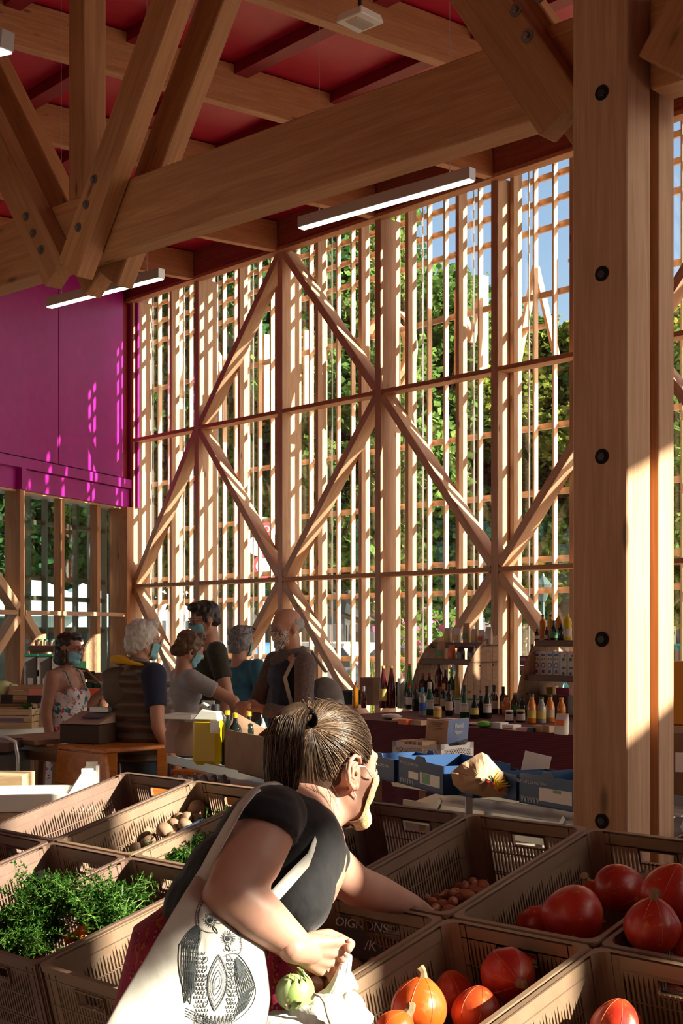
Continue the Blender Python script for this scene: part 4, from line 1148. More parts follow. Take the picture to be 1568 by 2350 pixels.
# (x, top, base) in the enlarged crop, shape, glass, cap, label paper, words
BT = [
 (285, 425, 632, 'cone', 'red', 'gold', 'yellow', 'dark red juice bottle, left of the back pair beside the carton'),
 (338, 425, 632, 'cone', 'red', 'gold', 'none', 'dark red juice bottle, right of the back pair beside the carton'),
 (455, 410, 635, 'cone', 'bright', 'orange', 'none', 'bright green bottle with orange cap in the back row'),
 (543, 473, 650, 'square', 'brown', 'red', 'white', 'dark bottle with red cap, left of a pair in the back row'),
 (587, 473, 650, 'square', 'brown', 'red', 'none', 'dark bottle with red cap, right of a pair in the back row'),
 (650, 395, 640, 'square', 'red', 'green', 'tan', 'big dark bottle with green stopper and tan label at the back'),
 (692, 450, 645, 'square', 'red', 'green', 'cream', 'smaller green-stoppered bottle right of the big one'),
 (732, 445, 645, 'wine', 'green', 'cream', 'white', 'green wine bottle just left of the golden one'),
 (768, 410, 640, 'wine', 'white', 'gold', 'yellow', 'golden wine bottle with gold capsule in the back row'),
 (285, 525, 695, 'wine', 'dark', 'yellow', 'tan', 'wine bottle with yellow capsule, first of the front row'),
 (335, 527, 692, 'wine', 'dark', 'silver', 'cream', 'wine bottle with silver capsule, second of the front row'),
 (373, 530, 690, 'wine', 'dark', 'black', 'tan', 'dark wine bottle with black capsule, third of the front row'),
 (412, 530, 698, 'wine', 'dark', 'red', 'white', 'wine bottle with bright red capsule in the front row'),
 (455, 533, 706, 'wine', 'dark', 'wine', 'white', 'wine bottle with dark red capsule right of the bright red one'),
 (496, 538, 715, 'wine', 'dark', 'wine', 'none', 'unlabelled-looking dark wine bottle before the slatted glass'),
 (543, 566, 748, 'wine', 'clear', 'blue', 'blue', 'bottle with light blue cap and blue label in the front row'),
 (588, 530, 742, 'burgundy', 'green', 'silver', 'white', 'slender bottle with silver capsule beside the blue-capped one'),
 (632, 538, 700, 'wine', 'dark', 'cream', 'cream', 'wine bottle with cream capsule in the middle of the table'),
 (680, 540, 716, 'wine', 'dark', 'orange', 'cream', 'wine bottle with orange capsule in the middle of the table'),
 (716, 545, 748, 'wine', 'dark', 'black', 'cream', 'tall black wine bottle right of the orange-capsuled one'),
 (816, 550, 762, 'burgundy', 'green', 'brown' if False else 'black', 'white', 'sparkling wine bottle with cork and white label'),
 (903, 533, 700, 'wine', 'dark', 'silver', 'none', 'dark bottle with silver capsule behind the white buckets'),
 (883, 613, 768, 'burgundy', 'dark', 'black', 'yellow', 'short beer bottle with round neck label'),
 (926, 618, 762, 'burgundy', 'dark', 'black', 'none', 'short dark bottle between the neck-labelled and the tall black one'),
 (965, 556, 766, 'burgundy', 'dark', 'black', 'white', 'tall black bottle with matt black capsule and white label'),
 (1010, 550, 735, 'wine', 'brown', 'black', 'cream', 'brown beer bottle, left of two before the pale post'),
 (1070, 560, 735, 'wine', 'brown', 'black', 'cream', 'brown beer bottle, right of two before the pale post'),
 (1235, 415, 640, 'burgundy', 'green', 'silver', 'white', 'tall green swing-top bottle before the right wooden rack'),
 (1090, 615, 745, 'juice', 'orange', 'green', 'orange', 'reddish juice bottle, leftmost of the juices'),
 (1147, 600, 745, 'juice', 'brown', 'gold', 'green', 'dark juice bottle with gold lid'),
 (1197, 625, 752, 'juice', 'dark', 'green', 'none', 'dark juice bottle with green lid in the juice row'),
 (1257, 610, 797, 'juice', 'orange', 'green', 'yellow', 'orange juice bottle with fruit label, front of the juice row'),
 (1320, 628, 797, 'juice', 'clear', 'green', 'yellow', 'cloudy pale lemonade bottle between two orange juices'),
 (1377, 614, 790, 'juice', 'orange', 'green', 'cream', 'orange juice bottle with a cream label, right of the pale lemonade'),
 (1450, 634, 770, 'juice', 'orange', 'orange', 'none', 'orange juice bottle with orange lid behind the flour bag'),
 (103, 533, 640, 'square', 'amber', 'red', 'none', 'small amber spirit bottle with red cap by the black bag'),
 (158, 560, 660, 'wine', 'red', 'white', 'none', 'small dark bottle with white cap beside the amber one')]
for (x, tp, bs, sh, gl, cp, lb, lab) in BT:
    u, v = S3(x, bs); vt = 1380 + tp / 2.851
    z = zt; c = on_table(u, v, z)
    nn = (c - FO).dot(FN)
    if nn > -1.45:                                   # back row: keep on the table, behind the front row
        y = 14.15; c = V(((u - U0) / F * y, y, z)); 
    h = EYE - (vt - V0) / F * c.y - z
    r_ = {'wine': .037, 'burgundy': .043, 'cone': .046, 'juice': .041, 'square': .043, 'pet': .04}[sh]
    if 'small' in lab: r_ *= .8
    bottle(c, h, r_, sh, gl, cp, lb, lab)
for (x, tp, bs, r_, gl, cp, lb, lab) in [
 (400, 505, 640, .040, 'clear', 'white', 'none', 'tall glass jar with white lid left of the green bottle'),
 (640, 690, 768, .040, 'amber', 'cream', 'yellow', 'squat jar of pickles at the front of the table'),
 (1110, 715, 790, .038, 'dark', 'white', 'white', 'jar under a folded white paper in the juice row'),
 (1185, 712, 790, .040, 'dark', 'gold', 'white', 'dark jar with gold lid before the juices'),
 (1302, 580, 660, .045, 'red', 'white', 'white', 'red jam jar behind the orange juices'),
 (1370, 575, 660, .045, 'orange', 'white', 'none', 'orange jam jar with chequered lid'),
 (1430, 575, 665, .045, 'red', 'white', 'white', 'dark jam jar with large white label at the column'),
 (846, 545, 640, .036, 'clear', 'white', 'white', 'white cylindrical tin behind the sparkling wine')]:
    u, v = S3(x, bs); c = on_table(u, v, zt)
    if (c - FO).dot(FN) > -1.45: y = 14.1; c = V(((u - U0) / F * y, y, zt))
    h = EYE - ((1380 + tp / 2.851) - V0) / F * c.y - zt
    bottle(c, max(h, .09), r_, 'jar', gl, cp, lb, lab, group='jars on the drinks stall', name='glass_jar')
# half cable-drum racks with shelves
def drum_rack(t0, t1, n0, depth, z0, z1, shelves, label, fr=None, name='drum_rack', pf=None):
    Wf = pf or W
    r = empty(name, Wf((t0 + t1) / 2, n0, z0), label=label, cat='shelf')
    for tt in (t0, t1):
        nb = 6
        for k in range(nb):                          # vertical boards cut to the round outline
            a0, a1 = k / nb, (k + 1) / nb
            d0, d1 = depth * a0 + .002, depth * a1 - .002
            pts = [Wf(tt, n0 - d0, z0), Wf(tt, n0 - d1, z0)]
            for q in range(4, -1, -1):
                d = d0 + (d1 - d0) * q / 4; pts.append(Wf(tt, n0 - d, z0 + (z1 - z0) * math.sqrt(max(0.02, 1 - (d / depth) ** 2))))
            MB().prism(pts, (Wf(1, 0, 0) - Wf(0, 0, 0)) * .022).build('side_board', M['drum_wood'], r)
        b = MB()
        for zz in (.25, .6):
            for dd in (.15, .5, .78):
                if (dd ** 2 + zz ** 2) < .9: b.ell(Wf(tt - .004, n0 - depth * dd, z0 + (z1 - z0) * zz), .009, n=8, k=6); 
        b.build('bolts', M['bolt_dark'], r, kind='stuff')
    for (z, d) in shelves:
        beam('shelf_board', Wf(t0, n0 - d / 2, z - .012), Wf(t1, n0 - d / 2, z - .012), d, .024, M['dark_wood'], r)
        beam('shelf_lip', Wf(t0, n0 - d, z - .01), Wf(t1, n0 - d, z - .01), .015, .06, M['dark_wood'], r)
    return r
drum_rack(-1.22, -.50, -1.28, .56, ZT + .001, 1.56, [(1.30, .42), (1.47, .25)], 'left wooden rack made of a halved cable drum, with bags on its shelves')
drum_rack(-2.78, -2.02, -1.28, .62, ZT + .001, 1.60, [(1.17, .50), (1.50, .36)], 'right wooden rack made of a halved cable drum, with cartons and oil bottles')
def at_z(u, z, vb): y = (EYE - z) * F / (vb - V0); return V(((u - U0) / F * y, y, z))
def at_n(u, n_, z):
    """point seen in column u at distance n_ from the facade plane"""
    al = (u - U0) / F; y = (FO.dot(FN) + n_) / (al * FN.x + FN.y); return V((al * y, y, z))
for (u, z, n_, h, r_, sh, gl, cp, lb, lab) in [
 (1246, 1.505, -1.42, .26, .036, 'square', 'amber', 'black', 'orange', 'oil bottle with orange label, first on top of the right rack'),
 (1264, 1.505, -1.42, .26, .036, 'square', 'gold', 'black', 'cream', 'oil bottle with dark label, second on top of the right rack'),
 (1283, 1.505, -1.42, .27, .040, 'pet', 'amber', 'white', 'none', 'amber plastic oil bottle, third on top of the right rack'),
 (1303, 1.505, -1.42, .27, .042, 'pet', 'yellow', 'yellow', 'white', 'yellow sunflower oil bottle with yellow cap, last on top of the right rack'),
 (1221, 1.175, -1.62, .30, .030, 'square', 'dark', 'black', 'pink', 'dark slim bottle with pink label at the left end of the right rack'),
 (1233, 1.505, -1.55, .12, .026, 'square', 'dark', 'black', 'white', 'small dark vinegar bottle on the right rack, left'),
 (1255, 1.505, -1.58, .14, .024, 'square', 'brown', 'black', 'cream', 'small brown bottle with cream label on the right rack'),
 (1272, 1.505, -1.56, .20, .034, 'wine', 'dark', 'black', 'green', 'dark bottle with turquoise label before the oil bottles'),
 (1288, 1.505, -1.58, .17, .032, 'square', 'dark', 'black', 'none', 'broad dark bottle beside the turquoise-labelled one')]:
    bottle(at_n(u, n_, z + .001), h, r_, sh, gl, cp, lb, lab, group='oil bottles on the right rack')
def carton(c, w, d, h, m, label, cat_='carton', name='milk_carton', rot=None, deco=(), group=None, gable=False, face=None):
    r = empty(name, c, label=label, cat=cat_, group=group); rt = rot if rot is not None else basis(-FT)
    m4 = Matrix.Translation(V(c)) @ rt.to_4x4()
    b = MB(); x, y = w / 2, d / 2
    if gable: b.prism([(-x, -y, 0), (-x, y, 0), (-x, y, h * .84), (-x, 0, h), (-x, -y, h * .84)], (w, 0, 0))
    else: b.box((0, 0, h / 2), (w, d, h))
    b.v = [tuple(m4 @ V(p)) for p in b.v]; b.build('body', m, r, bevel=.002)
    for (kind, mm, a, z, s1, s2) in deco:
        q = m4 @ V((a, -y - .0008, z))
        if kind == 'box': MB().box(q, (s1, .0014, s2), rt).build('print', mm, r)
        else:
            lm = Matrix.Translation(q) @ (rt @ Matrix.Rotation(PI / 2, 3, 'X')).to_4x4()
            MB().lathe([(s1, -.0007), (s1, .0007)], 20, m=lm).build('print', mm, r)
            if kind == 'ring': 
                lm = Matrix.Translation(q) @ (rt @ Matrix.Rotation(PI / 2, 3, 'X')).to_4x4()
                MB().lathe([(s1 * .62, .0006), (s1 * .62, .0014)], 20, m=lm).build('print_centre', M['white'], r)
    return r
pw = mat('print_white', (.72, .71, .69), .5); pv = mat('print_violet', (.10, .07, .28), .5); pb = mat('print_blue', (.03, .26, .55), .5); pg = mat('print_green', (.05, .28, .08), .5); pr_ = mat('print_red', (.6, .03, .03), .5); po = mat('print_orange', (.75, .14, .03), .5)
kraft = paint('kraft_paper', (.42, .27, .16), (.52, .35, .22), 10, .8, .3)
card = paint('cardboard', (.19, .105, .06), (.25, .15, .09), 6, .85, .15)
for q, u in enumerate((1235, 1250, 1265, 1280)):
    pm = pv if q < 2 else pb
    c = at_n(u + 2, -1.60, 1.172)
    carton(c, .068, .065, .24, pw, ['violet printed milk carton, leftmost of four', 'violet printed milk carton, second of four', 'blue printed milk carton, third of four', 'blue printed milk carton, rightmost of four'][q], deco=[('ring', pm, 0, .105, .026, 0), ('box', pm, 0, .205, .05, .022), ('box', pg, -.014, .165, .014, .014), ('box', pg, .016, .165, .010, .014), ('box', pm, 0, .045, .03, .03)], group='milk cartons on the right rack')
for q, u in enumerate((1299, 1316)):
    carton(at_n(u, -1.60, 1.172), .068, .065, .24 + .0 * q, pw, ['white milk carton with green leaves beside the blue ones', 'white milk carton with green stripe, half behind the column'][q], deco=[('box', pr_, .012, .20, .02, .02), ('disc', pg, -.005, .165, .018, 0), ('box', pg, .0, .085, .05, .02), ('disc', pg, -.005, .03, .016, 0)], group='milk cartons on the right rack')
for q, (u, z0) in enumerate(((1206, 1.172), (1206, 1.27))):
    carton(at_n(u, -1.52, z0), .10, .06, .09, mat('dark_box', (.12, .04, .03), .5), ['lower brown biscuit box at the left end of the right rack', 'upper brown biscuit box at the left end of the right rack'][q], 'box', 'biscuit_box', deco=[('box', LB['pink'], 0, .06, .07, .035)])
for q, (u, cc_) in enumerate(((1265, (.6, .45, .02)), (1287, (.6, .05, .25)), (1302, (.5, .04, .2)))):
    carton(at_n(u, -1.5, ZT + .19), .08, .05, .07, mat('sweet_bag%d' % q, cc_, .4), ['yellow sweet packet in the dark under the right rack', 'pink sweet packet in the dark under the right rack', 'magenta sweet packet by the rack\'s right board'][q], 'packet', 'sweet_packet')
carton(at_n(1285, -1.5, ZT + .002), .36, .2, .185, M['dark_wood'], 'dark box carrying the sweets under the right rack', 'box', 'display_box')
def bag(c, w, h, d, m, label, name='food_bag', deco=None, rot=None, lean=0, seed=0, group=None, cat_='bag'):
    """soft packet: pinched at the top, bulging in the middle"""
    r = empty(name, c, label=label, cat=cat_, group=group); rt = (rot if rot is not None else basis(-FT)) @ Matrix.Rotation(lean, 3, 'X')
    m4 = Matrix.Translation(V(c)) @ rt.to_4x4(); o = V((seed * 3.1, seed * 1.7, 0))
    def fn(p, th, ph):
        z = (math.sin(ph) + 1) / 2; q = 1 - max(0, z - .6) * 2.1
        x = w / 2 * (abs(math.cos(th)) ** .5) * (1 if math.cos(th) > 0 else -1) * (1 if z < .6 else 1 - .15 * (z - .6))
        y = d / 2 * math.sin(th) * max(q, .08) * (1 + .2 * noise.noise(V((x * 30, z * 5, 0)) + o))
        if ph < -1.2: x *= .93
        return V((x, y, z * h + .004 * noise.noise(V((x * 40, y * 40, z * 4)) + o)))
    b = MB().ell((0, 0, 0), 1, n=20, k=14, fn=fn); b.v = [tuple(m4 @ V(p)) for p in b.v]; b.build('body', m, r, smooth=True)
    if deco:
        mm, fz, fh, fw = deco
        q = MB()
        for i in range(7):
            for zz in (fz - fh / 2, fz + fh / 2):
                x = (-.5 + i / 6) * w * fw; th = math.acos(max(-1, min(1, (x / (w / 2)) * abs(x / (w / 2))))); qq = 1 - max(0, zz - .6) * 2.1
                q.v.append(tuple(m4 @ V((x, -d / 2 * math.sin(th) * max(qq, .08) * 1.12 - .003, zz * h))))
        for i in range(6): q.f.append((2 * i, 2 * i + 2, 2 * i + 3, 2 * i + 1))
        q.build('print', mm, r, smooth=True)
    return r
for q, (u, n_, z0, w, h, m_, dm, lab) in enumerate([
 (1013, -1.62, 1.302, .10, .20, kraft, pg, 'brown paper bag with green print at the left end of the left rack'),
 (1037, -1.63, 1.302, .09, .16, mat('orange_bag', (.55, .16, .04), .6), po, 'orange packet of the left rack\'s lower shelf'),
 (1058, -1.63, 1.302, .10, .15, mat('clear_bag_dark', (.05, .035, .04), .15), None, 'clear bag of dark prunes, left one on the lower shelf'),
 (1082, -1.63, 1.302, .10, .15, mat('clear_bag_dark2', (.06, .04, .045), .15), None, 'clear bag of dark prunes, right one on the lower shelf'),
 (1028, -1.42, 1.472, .09, .17, LB['cream'], LB['yellow'], 'cream bag with yellow label, first on the top of the left rack'),
 (1050, -1.42, 1.472, .09, .17, LB['white'], LB['yellow'], 'white bag with a yellow band, second on the top of the left rack'),
 (1071, -1.42, 1.472, .09, .22, kraft, pg, 'tall brown kraft bag on the top of the left rack'),
 (1090, -1.42, 1.472, .085, .16, LB['cream'], LB['yellow'], 'cream bag right of the tall kraft one'),
 (1106, -1.42, 1.472, .08, .15, LB['white'], pr_, 'white bag with red print on the top of the left rack'),
 (1122, -1.42, 1.472, .085, .18, mat('clear_bag', (.6, .56, .5), .2), None, 'clear bag at the right end of the left rack')]):
    bag(at_n(u, n_, z0), w, h, .055, m_, lab, deco=(dm, .4, .3, .7) if dm else None, seed=q, group='bags on the left rack')
# things lying along the front of the table
u, v = S3(205, 612); c = at_n(852, -1.75, ZT + .002)
carton(c, .21, .15, .30, card, 'brown bag-in-box carton with red print at the left of the stall', 'box', 'cardboard_carton', deco=[('box', mat('print_brick', (.28, .05, .04), .7), 0, .24, .15, .03), ('disc', mat('print_brick2', (.28, .05, .04), .7), -.01, .12, .022, 0)])
for q, (x, y, w, h, d, mm, lab) in enumerate([
 (400, 790, .20, .035, .14, mat('pasta_bag', (.62, .36, .12), .3), 'bag of golden pasta lying at the front left of the table'),
 (340, 770, .22, .05, .16, mat('clear_film', (.55, .5, .5), .2), 'crinkled clear bag of dried fruit behind the pasta'),
 (880, 812, .12, .03, .14, mat('nut_bag', (.40, .22, .16), .4), 'bag of walnuts lying at the front of the table'),
 (945, 828, .13, .06, .12, mat('green_net', (.10, .36, .02), .4), 'bright green packet lying at the front edge'),
 (60, 660, .16, .07, .12, mat('clear_film2', (.45, .45, .5), .2), 'crumpled clear plastic bag by the amber bottle')]):
    u, v = S3(x, y); c = on_table(u, v, zt)
    def fn(p, th, ph, s_=q): return p * (1 + .14 * noise.noise(p.normalized() * 2.5 + V((s_ * 4, 0, 0))))
    r = empty('food_packet', c + UP * h / 2, label=lab, cat='packet')
    b = MB().ell((0, 0, 0), 1, n=20, k=12, fn=fn); mm4 = basis(-FT).to_4x4() @ Matrix.Diagonal((w / 2, d / 2, h / 2, 1)); b.v = [tuple(mm4 @ V(p)) for p in b.v]; b.build('film', mm, r, world=False, smooth=True)
for (x, y, w, h, d, mm, lab) in [
 (430, 805, .10, .045, .08, po, 'orange box with white tag beside the pasta'),
 (515, 808, .14, .04, .08, kraft, 'low kraft box right of the orange one'),
 (725, 780, .16, .02, .12, pw, 'flat white packet with green edges behind the slanted card'),
 (1040, 830, .13, .05, .10, pw, 'white carton tray with its flap raised'),
 (1125, 842, .12, .045, .10, mat('tag_white', (.7, .68, .66), .4), 'white packet with a red stripe at the front edge'),
 (1210, 850, .10, .03, .09, LB['pink'], 'pale pink packet beside the red-striped one'),
 (1260, 855, .05, .035, .05, M['black'], 'small black tin with white sticker'),
 (1310, 855, .10, .055, .07, kraft, 'kraft biscuit box, left of two by the flour bag'),
 (1358, 857, .10, .055, .07, kraft, 'kraft biscuit box, right of two by the flour bag')]:
    u, v = S3(x, y); c = on_table(u, v, zt)
    carton(c, w, d, h, mm, lab, 'box', 'food_box', deco=[('box', pr_, 0, h * .35, w * .8, h * .25)] if 'red stripe' in lab else [])
u, v = S3(1450, 872); bag(on_table(u, v, zt), .125, .165, .07, LB['white'], 'white bag of pasta with a red label standing at the front right corner', 'flour_bag', (po, .55, .28, .72), seed=31, lean=-.1)
for k_, x in enumerate((790, 868)):                  # the white buckets with green rims
    u, v = S3(x, 735); c = on_table(u, v, zt)
    r = empty('white_bucket', c, label=['white bucket with green rim, left of two', 'white bucket with green rim, right of two'][k_], cat='bucket')
    MB().lathe([(.055, 0), (.07, .14), (.07, .145), (.06, .145), (.05, .01)], 20).build('bucket', M['white'], r, world=False, smooth=False)
    MB().lathe([(.073, .135), (.075, .14), (.075, .15), (.066, .15)], 20).build('rim', mat('rim_green%d' % k_, (.02, .25, .08), .4), r, world=False)
# open black crate / bag behind the floral mask man's rucksack
bc = at_n(805, -1.8, ZT + .002); r = empty('black_bin', bc, label='dark blue-black open bag at the left end of the drinks table', cat='bag')
MB().lathe([(.13, 0), (.17, .14), (.175, .15), (.165, .15), (.12, .02)], 18).build('shell', mat('dark_nylon', (.02, .035, .05), .5), r, world=False, smooth=True)

# ================================================================== WHITE METAL RACK WITH BLUE BOXES
zr = .93
def zp(u, v, z=zr): y = (EYE - z) * F / (v - V0); return V(((u - U0) / F * y, y, z))
rk = empty('metal_rack', (.55, 5.7, 0), label='galvanised folding market rack carrying the blue fruit boxes', cat='stand')
def rack(r, a, b_, depth, legs):
    a, b_ = V(a), V(b_); d = (b_ - a).normalized(); nb = V((-d.y, d.x, 0)) ;  nb = nb if nb.y > 0 else -nb
    beam('front_rail', a, b_, .012, .045, M['galv'], r, bevel=.002)
    beam('back_rail', a + nb * depth, b_ + nb * depth, .012, .045, M['galv'], r, bevel=.002)
    L_ = (b_ - a).length; k = 0
    while k * .30 < L_ + .01:
        p = a + d * min(k * .30, L_); beam('cross_bar', p - UP * .005, p + nb * depth - UP * .005, .025, .012, M['galv'], r, bevel=0); k += 1
    for i in range(5):
        p = nb * (depth * (i + .5) / 5); beam('slat', a + p - UP * .018, b_ + p - UP * .018, .05, .006, M['galv'], r, bevel=0)
    for f in legs:
        p = a + d * L_ * f
        beam('leg', (p.x, p.y, 0), p - UP * .02, .03, .03, M['galv'], r, bevel=.002)
        p = p + nb * depth; beam('leg', (p.x, p.y, 0), p - UP * .02, .03, .03, M['galv'], r, bevel=.002)
    for z in (-.10, -.17):
        beam('lower_rail', a + nb * .06 + UP * z, b_ + nb * .06 + UP * (z - .0), .008, .03, M['galv'], r, bevel=0)
    b1 = a + d * L_ * .62; beam('folding_stay', b1 + nb * .05 - UP * .18, b1 + d * .09 + nb * .05 - UP * .06, .006, .018, M['galv'], r, bevel=0)
    b1 = a + d * L_ * .12; beam('folding_stay', b1 + nb * .05 - UP * .18, b1 + d * .09 + nb * .05 - UP * .06, .006, .018, M['galv'], r, bevel=0)
    # lower sheet that slopes away
    MB().prism([a + nb * .02 - UP * .12, b_ + nb * .02 - UP * .12, b_ + nb * depth * .9 - UP * .05, a + nb * depth * .9 - UP * .05], (0, 0, -.004)).build('lower_tray', M['galv'], r)
A2, B2 = zp(903, 1793), zp(1490, 1872)
rack(rk, A2, B2, .42, (.34, .98))
rk2 = empty('metal_rack', (-.6, 6.7, 0), label='galvanised market rack carrying the yellow canister and the open carton', cat='stand')
A1, B1 = zp(386, 1742), zp(640, 1798)
rack(rk2, A1, B1, .42, (.52, .99))
rk3 = empty('metal_rack', zp(1540, 1880, .88), label='metal rack seen behind the column at the right edge', cat='stand')
a3, b3 = V((1.27, 5.02, .88)), V((1.75, 4.3, .88))
rack(rk3, a3, b3, .42, (.2, .9))
bluec = paint('blue_carton', (.006, .045, .15), (.010, .065, .20), 5, .5, .05)
pwt = mat('print_pale', (.55, .65, .75), .6); stick = mat('sticker_white', (.72, .73, .72), .5); stg = mat('sticker_green', (.25, .62, .38), .5)
def open_box(name, c0, c1, depth, h, m, label, tab=True, decor=(), inner=None, txt=None):
    """open carton; c0-c1 is the lower front edge"""
    c0, c1 = V(c0), V(c1); d = (c1 - c0).normalized(); nb = V((-d.y, d.x, 0)); nb = nb if nb.y > 0 else -nb; L_ = (c1 - c0).length
    r = empty(name, (c0 + c1) / 2, label=label, cat='box'); t_ = .004
    def wl(nm, a, b_, hh, n_, tabs=False):
        pts = [a, b_, b_ + UP * hh, a + UP * hh]
        if tabs:
            e = (b_ - a); pts = [a, b_, b_ + UP * hh, a + e * .62 + UP * hh, a + e * .58 + UP * (hh + .018), a + e * .42 + UP * (hh + .018), a + e * .38 + UP * hh, a + UP * hh]
        MB().prism(pts, n_ * t_).build(nm, m, r)
    wl('front_wall', c0, c1, h, nb, tab); wl('back_wall', c0 + nb * depth, c1 + nb * depth, h, -nb, tab)
    wl('side_wall', c0, c0 + nb * depth, h, d); wl('side_wall', c1, c1 + nb * depth, h, -d)
    MB().prism([c0 + UP * .002, c1 + UP * .002, c1 + nb * depth + UP * .002, c0 + nb * depth + UP * .002], (0, 0, .004)).build('bottom', m, r)
    for (mm, f0, f1, z0, z1) in decor:
        e = c1 - c0; o = -nb * .0012
        MB().prism([c0 + e * f0 + UP * z0 + o, c0 + e * f1 + UP * z0 + o, c0 + e * f1 + UP * z1 + o, c0 + e * f0 + UP * z1 + o], nb * .001).build('sticker', mm, r)
    if txt:
        s, f, z, sz = txt; text(s, c0 + (c1 - c0) * f + UP * z - nb * .0015, sz, pwt, r, -nb, ext=.0004)
        q = MB()                                      # little white plant sprigs printed along the foot
        for k in range(6):
            p = c0 + (c1 - c0) * (.06 + k * .055) - nb * .0012 + UP * .008
            for a_ in (-.5, 0, .5): q.bar(p, p + d * .007 * a_ * 2 + UP * .022, .0012, .0025)
        q.build('print', pwt, r)
    return r, d, nb
fy = 'FRUITS ET LÉGUMES FRAIS'
b0, b1 = zp(915, 1797, zr + .012), zp(1018, 1826, zr + .012)
open_box('fruit_box', b0, b1, .30, .118, bluec, 'blue fruit and vegetable box with green and white sticker, left part of the rack', decor=[(stick, .50, .93, .025, .072), (stg, .54, .72, .028, .070), (stick, .24, .46, .035, .065)], txt=(fy, .26, .095, .018))
b0, b1 = zp(838, 1780, zr + .012), zp(905, 1796, zr + .012)
open_box('fruit_box', b0, b1, .26, .10, bluec, 'blue fruit box in shade right beside the masked face', txt=(fy, .5, .065, .018))
b0, b1 = zp(1026, 1818, zr + .012), zp(1085, 1832, zr + .012)
open_box('fruit_box', b0, b1, .26, .08, bluec, 'blue fruit box half hidden behind the crumpled paper bag', txt=(fy, .3, .055, .014))
b0, b1 = zp(1192, 1842, zr + .012), zp(1325, 1866, zr + .012)
open_box('fruit_box', b0, b1, .30, .115, bluec, 'dark blue fruit box with white sticker next to the column', decor=[(stick, .36, .92, .022, .072), (stg, .60, .74, .058, .070)], txt=(fy, .22, .085, .016))
b0, b1 = zp(1135, 1828, zr + .012), zp(1186, 1838, zr + .012)
open_box('fruit_box', b0, b1, .25, .10, bluec, 'narrow blue box between the paper bag and the dark blue one', tab=False)
# crumpled paper bag with printed vegetables
pc = zp(1112, 1832, zr + .01); kr2 = paint('paper_bag', (.46, .29, .17), (.60, .41, .26), 3, .75, .35)
r = empty('paper_bag', pc, label='crumpled brown paper bag with printed bananas and tomatoes', cat='bag')
out = [(1035, 1774), (1060, 1752), (1098, 1730), (1106, 1726), (1118, 1732), (1150, 1768), (1166, 1782), (1190, 1822), (1180, 1832), (1110, 1828), (1060, 1818), (1040, 1800)]
cen = V((pc.x, pc.y, pc.z + .09))
b = MB(); ring = [P(u, v, pc.y - .01) for u, v in out]; K = 6; ctr = sum(ring, V()) / len(ring); nr = len(ring) * 4
def rp(k):
    k = k % nr; i = k // 4; f = (k % 4) / 4; return ring[i].lerp(ring[(i + 1) % len(ring)], f)
for side in (-1, 1):
    base = len(b.v)
    for j in range(K + 1):
        f = j / K; bulge = math.cos(f * PI / 2)
        for k in range(nr):
            p = ctr.lerp(rp(k), f); p = p + V((0, side * (.07 * bulge + .002), 0))
            cr = noise.noise(V((p.x * 28, p.z * 28, side))) * .016 + abs(noise.noise(V((p.x * 14 + 3, p.z * 14, side)))) * .03
            b.v.append(tuple(p + V((0, side * cr * (.25 + bulge), 0))))
    for j in range(K):
        for k in range(nr):
            a, c_, = base + j * nr + k, base + j * nr + (k + 1) % nr
            b.f.append((a, c_, c_ + nr, a + nr))
b.build('paper', kr2, r)
def pap(u, v): return P(u, v, pc.y - .095)
q = MB()
for k in range(6):
    a = V((1142 - k * 1.5, 1815 - k * 1, 0)); e_ = V((1172 - k * 5.5, 1803 - k * 6.5, 0)); mid = (a + e_) / 2 + V((-4, -5, 0))
    q.tube([pap(a.x, a.y), pap(mid.x, mid.y), pap(e_.x, e_.y)], [.002, .0045, .0015], 6)
q.build('printed_bananas', mat('print_yellow', (.75, .50, .02), .6), r)
q = MB()
for (u, v, rr_) in ((1135, 1800, .013), (1148, 1811, .012), (1120, 1794, .008)): q.ell(pap(u, v), (rr_, .003, rr_ * .8), n=14, k=8)
q.build('printed_tomatoes', mat('print_tomato', (.6, .03, .03), .6), r)
q = MB()
for k in range(9): q.tube([pap(1128, 1792), pap(1108 + k * 2.4, 1778 + (k % 3) * 4)], [.003, .001], 5)
q.build('printed_leaves', mat('print_leaf', (.06, .20, .08), .6), r)
tg = V((P(1232, 1842, 5.75).x, 5.75, 0))
r = empty('price_holder', V((tg.x, tg.y, zr + .012)), label='blank white plastic price holder standing above the dark blue box', cat='sign')
mt_ = Matrix.Translation(P(1231, 1752, 5.75)) @ (Matrix.Rotation(.22, 3, 'Y') @ basis((.95, -.25, 0))).to_4x4()
b = MB().box((0, 0, 0), (.115, .003, .085)); b.v = [tuple(mt_ @ V(p)) for p in b.v]; b.build('card', M['white'], r, bevel=.001)
b = MB().box((0, -.003, -.06), (.010, .003, .20)); b.v = [tuple(mt_ @ V(p)) for p in b.v]; b.build('clip', M['white'], r)
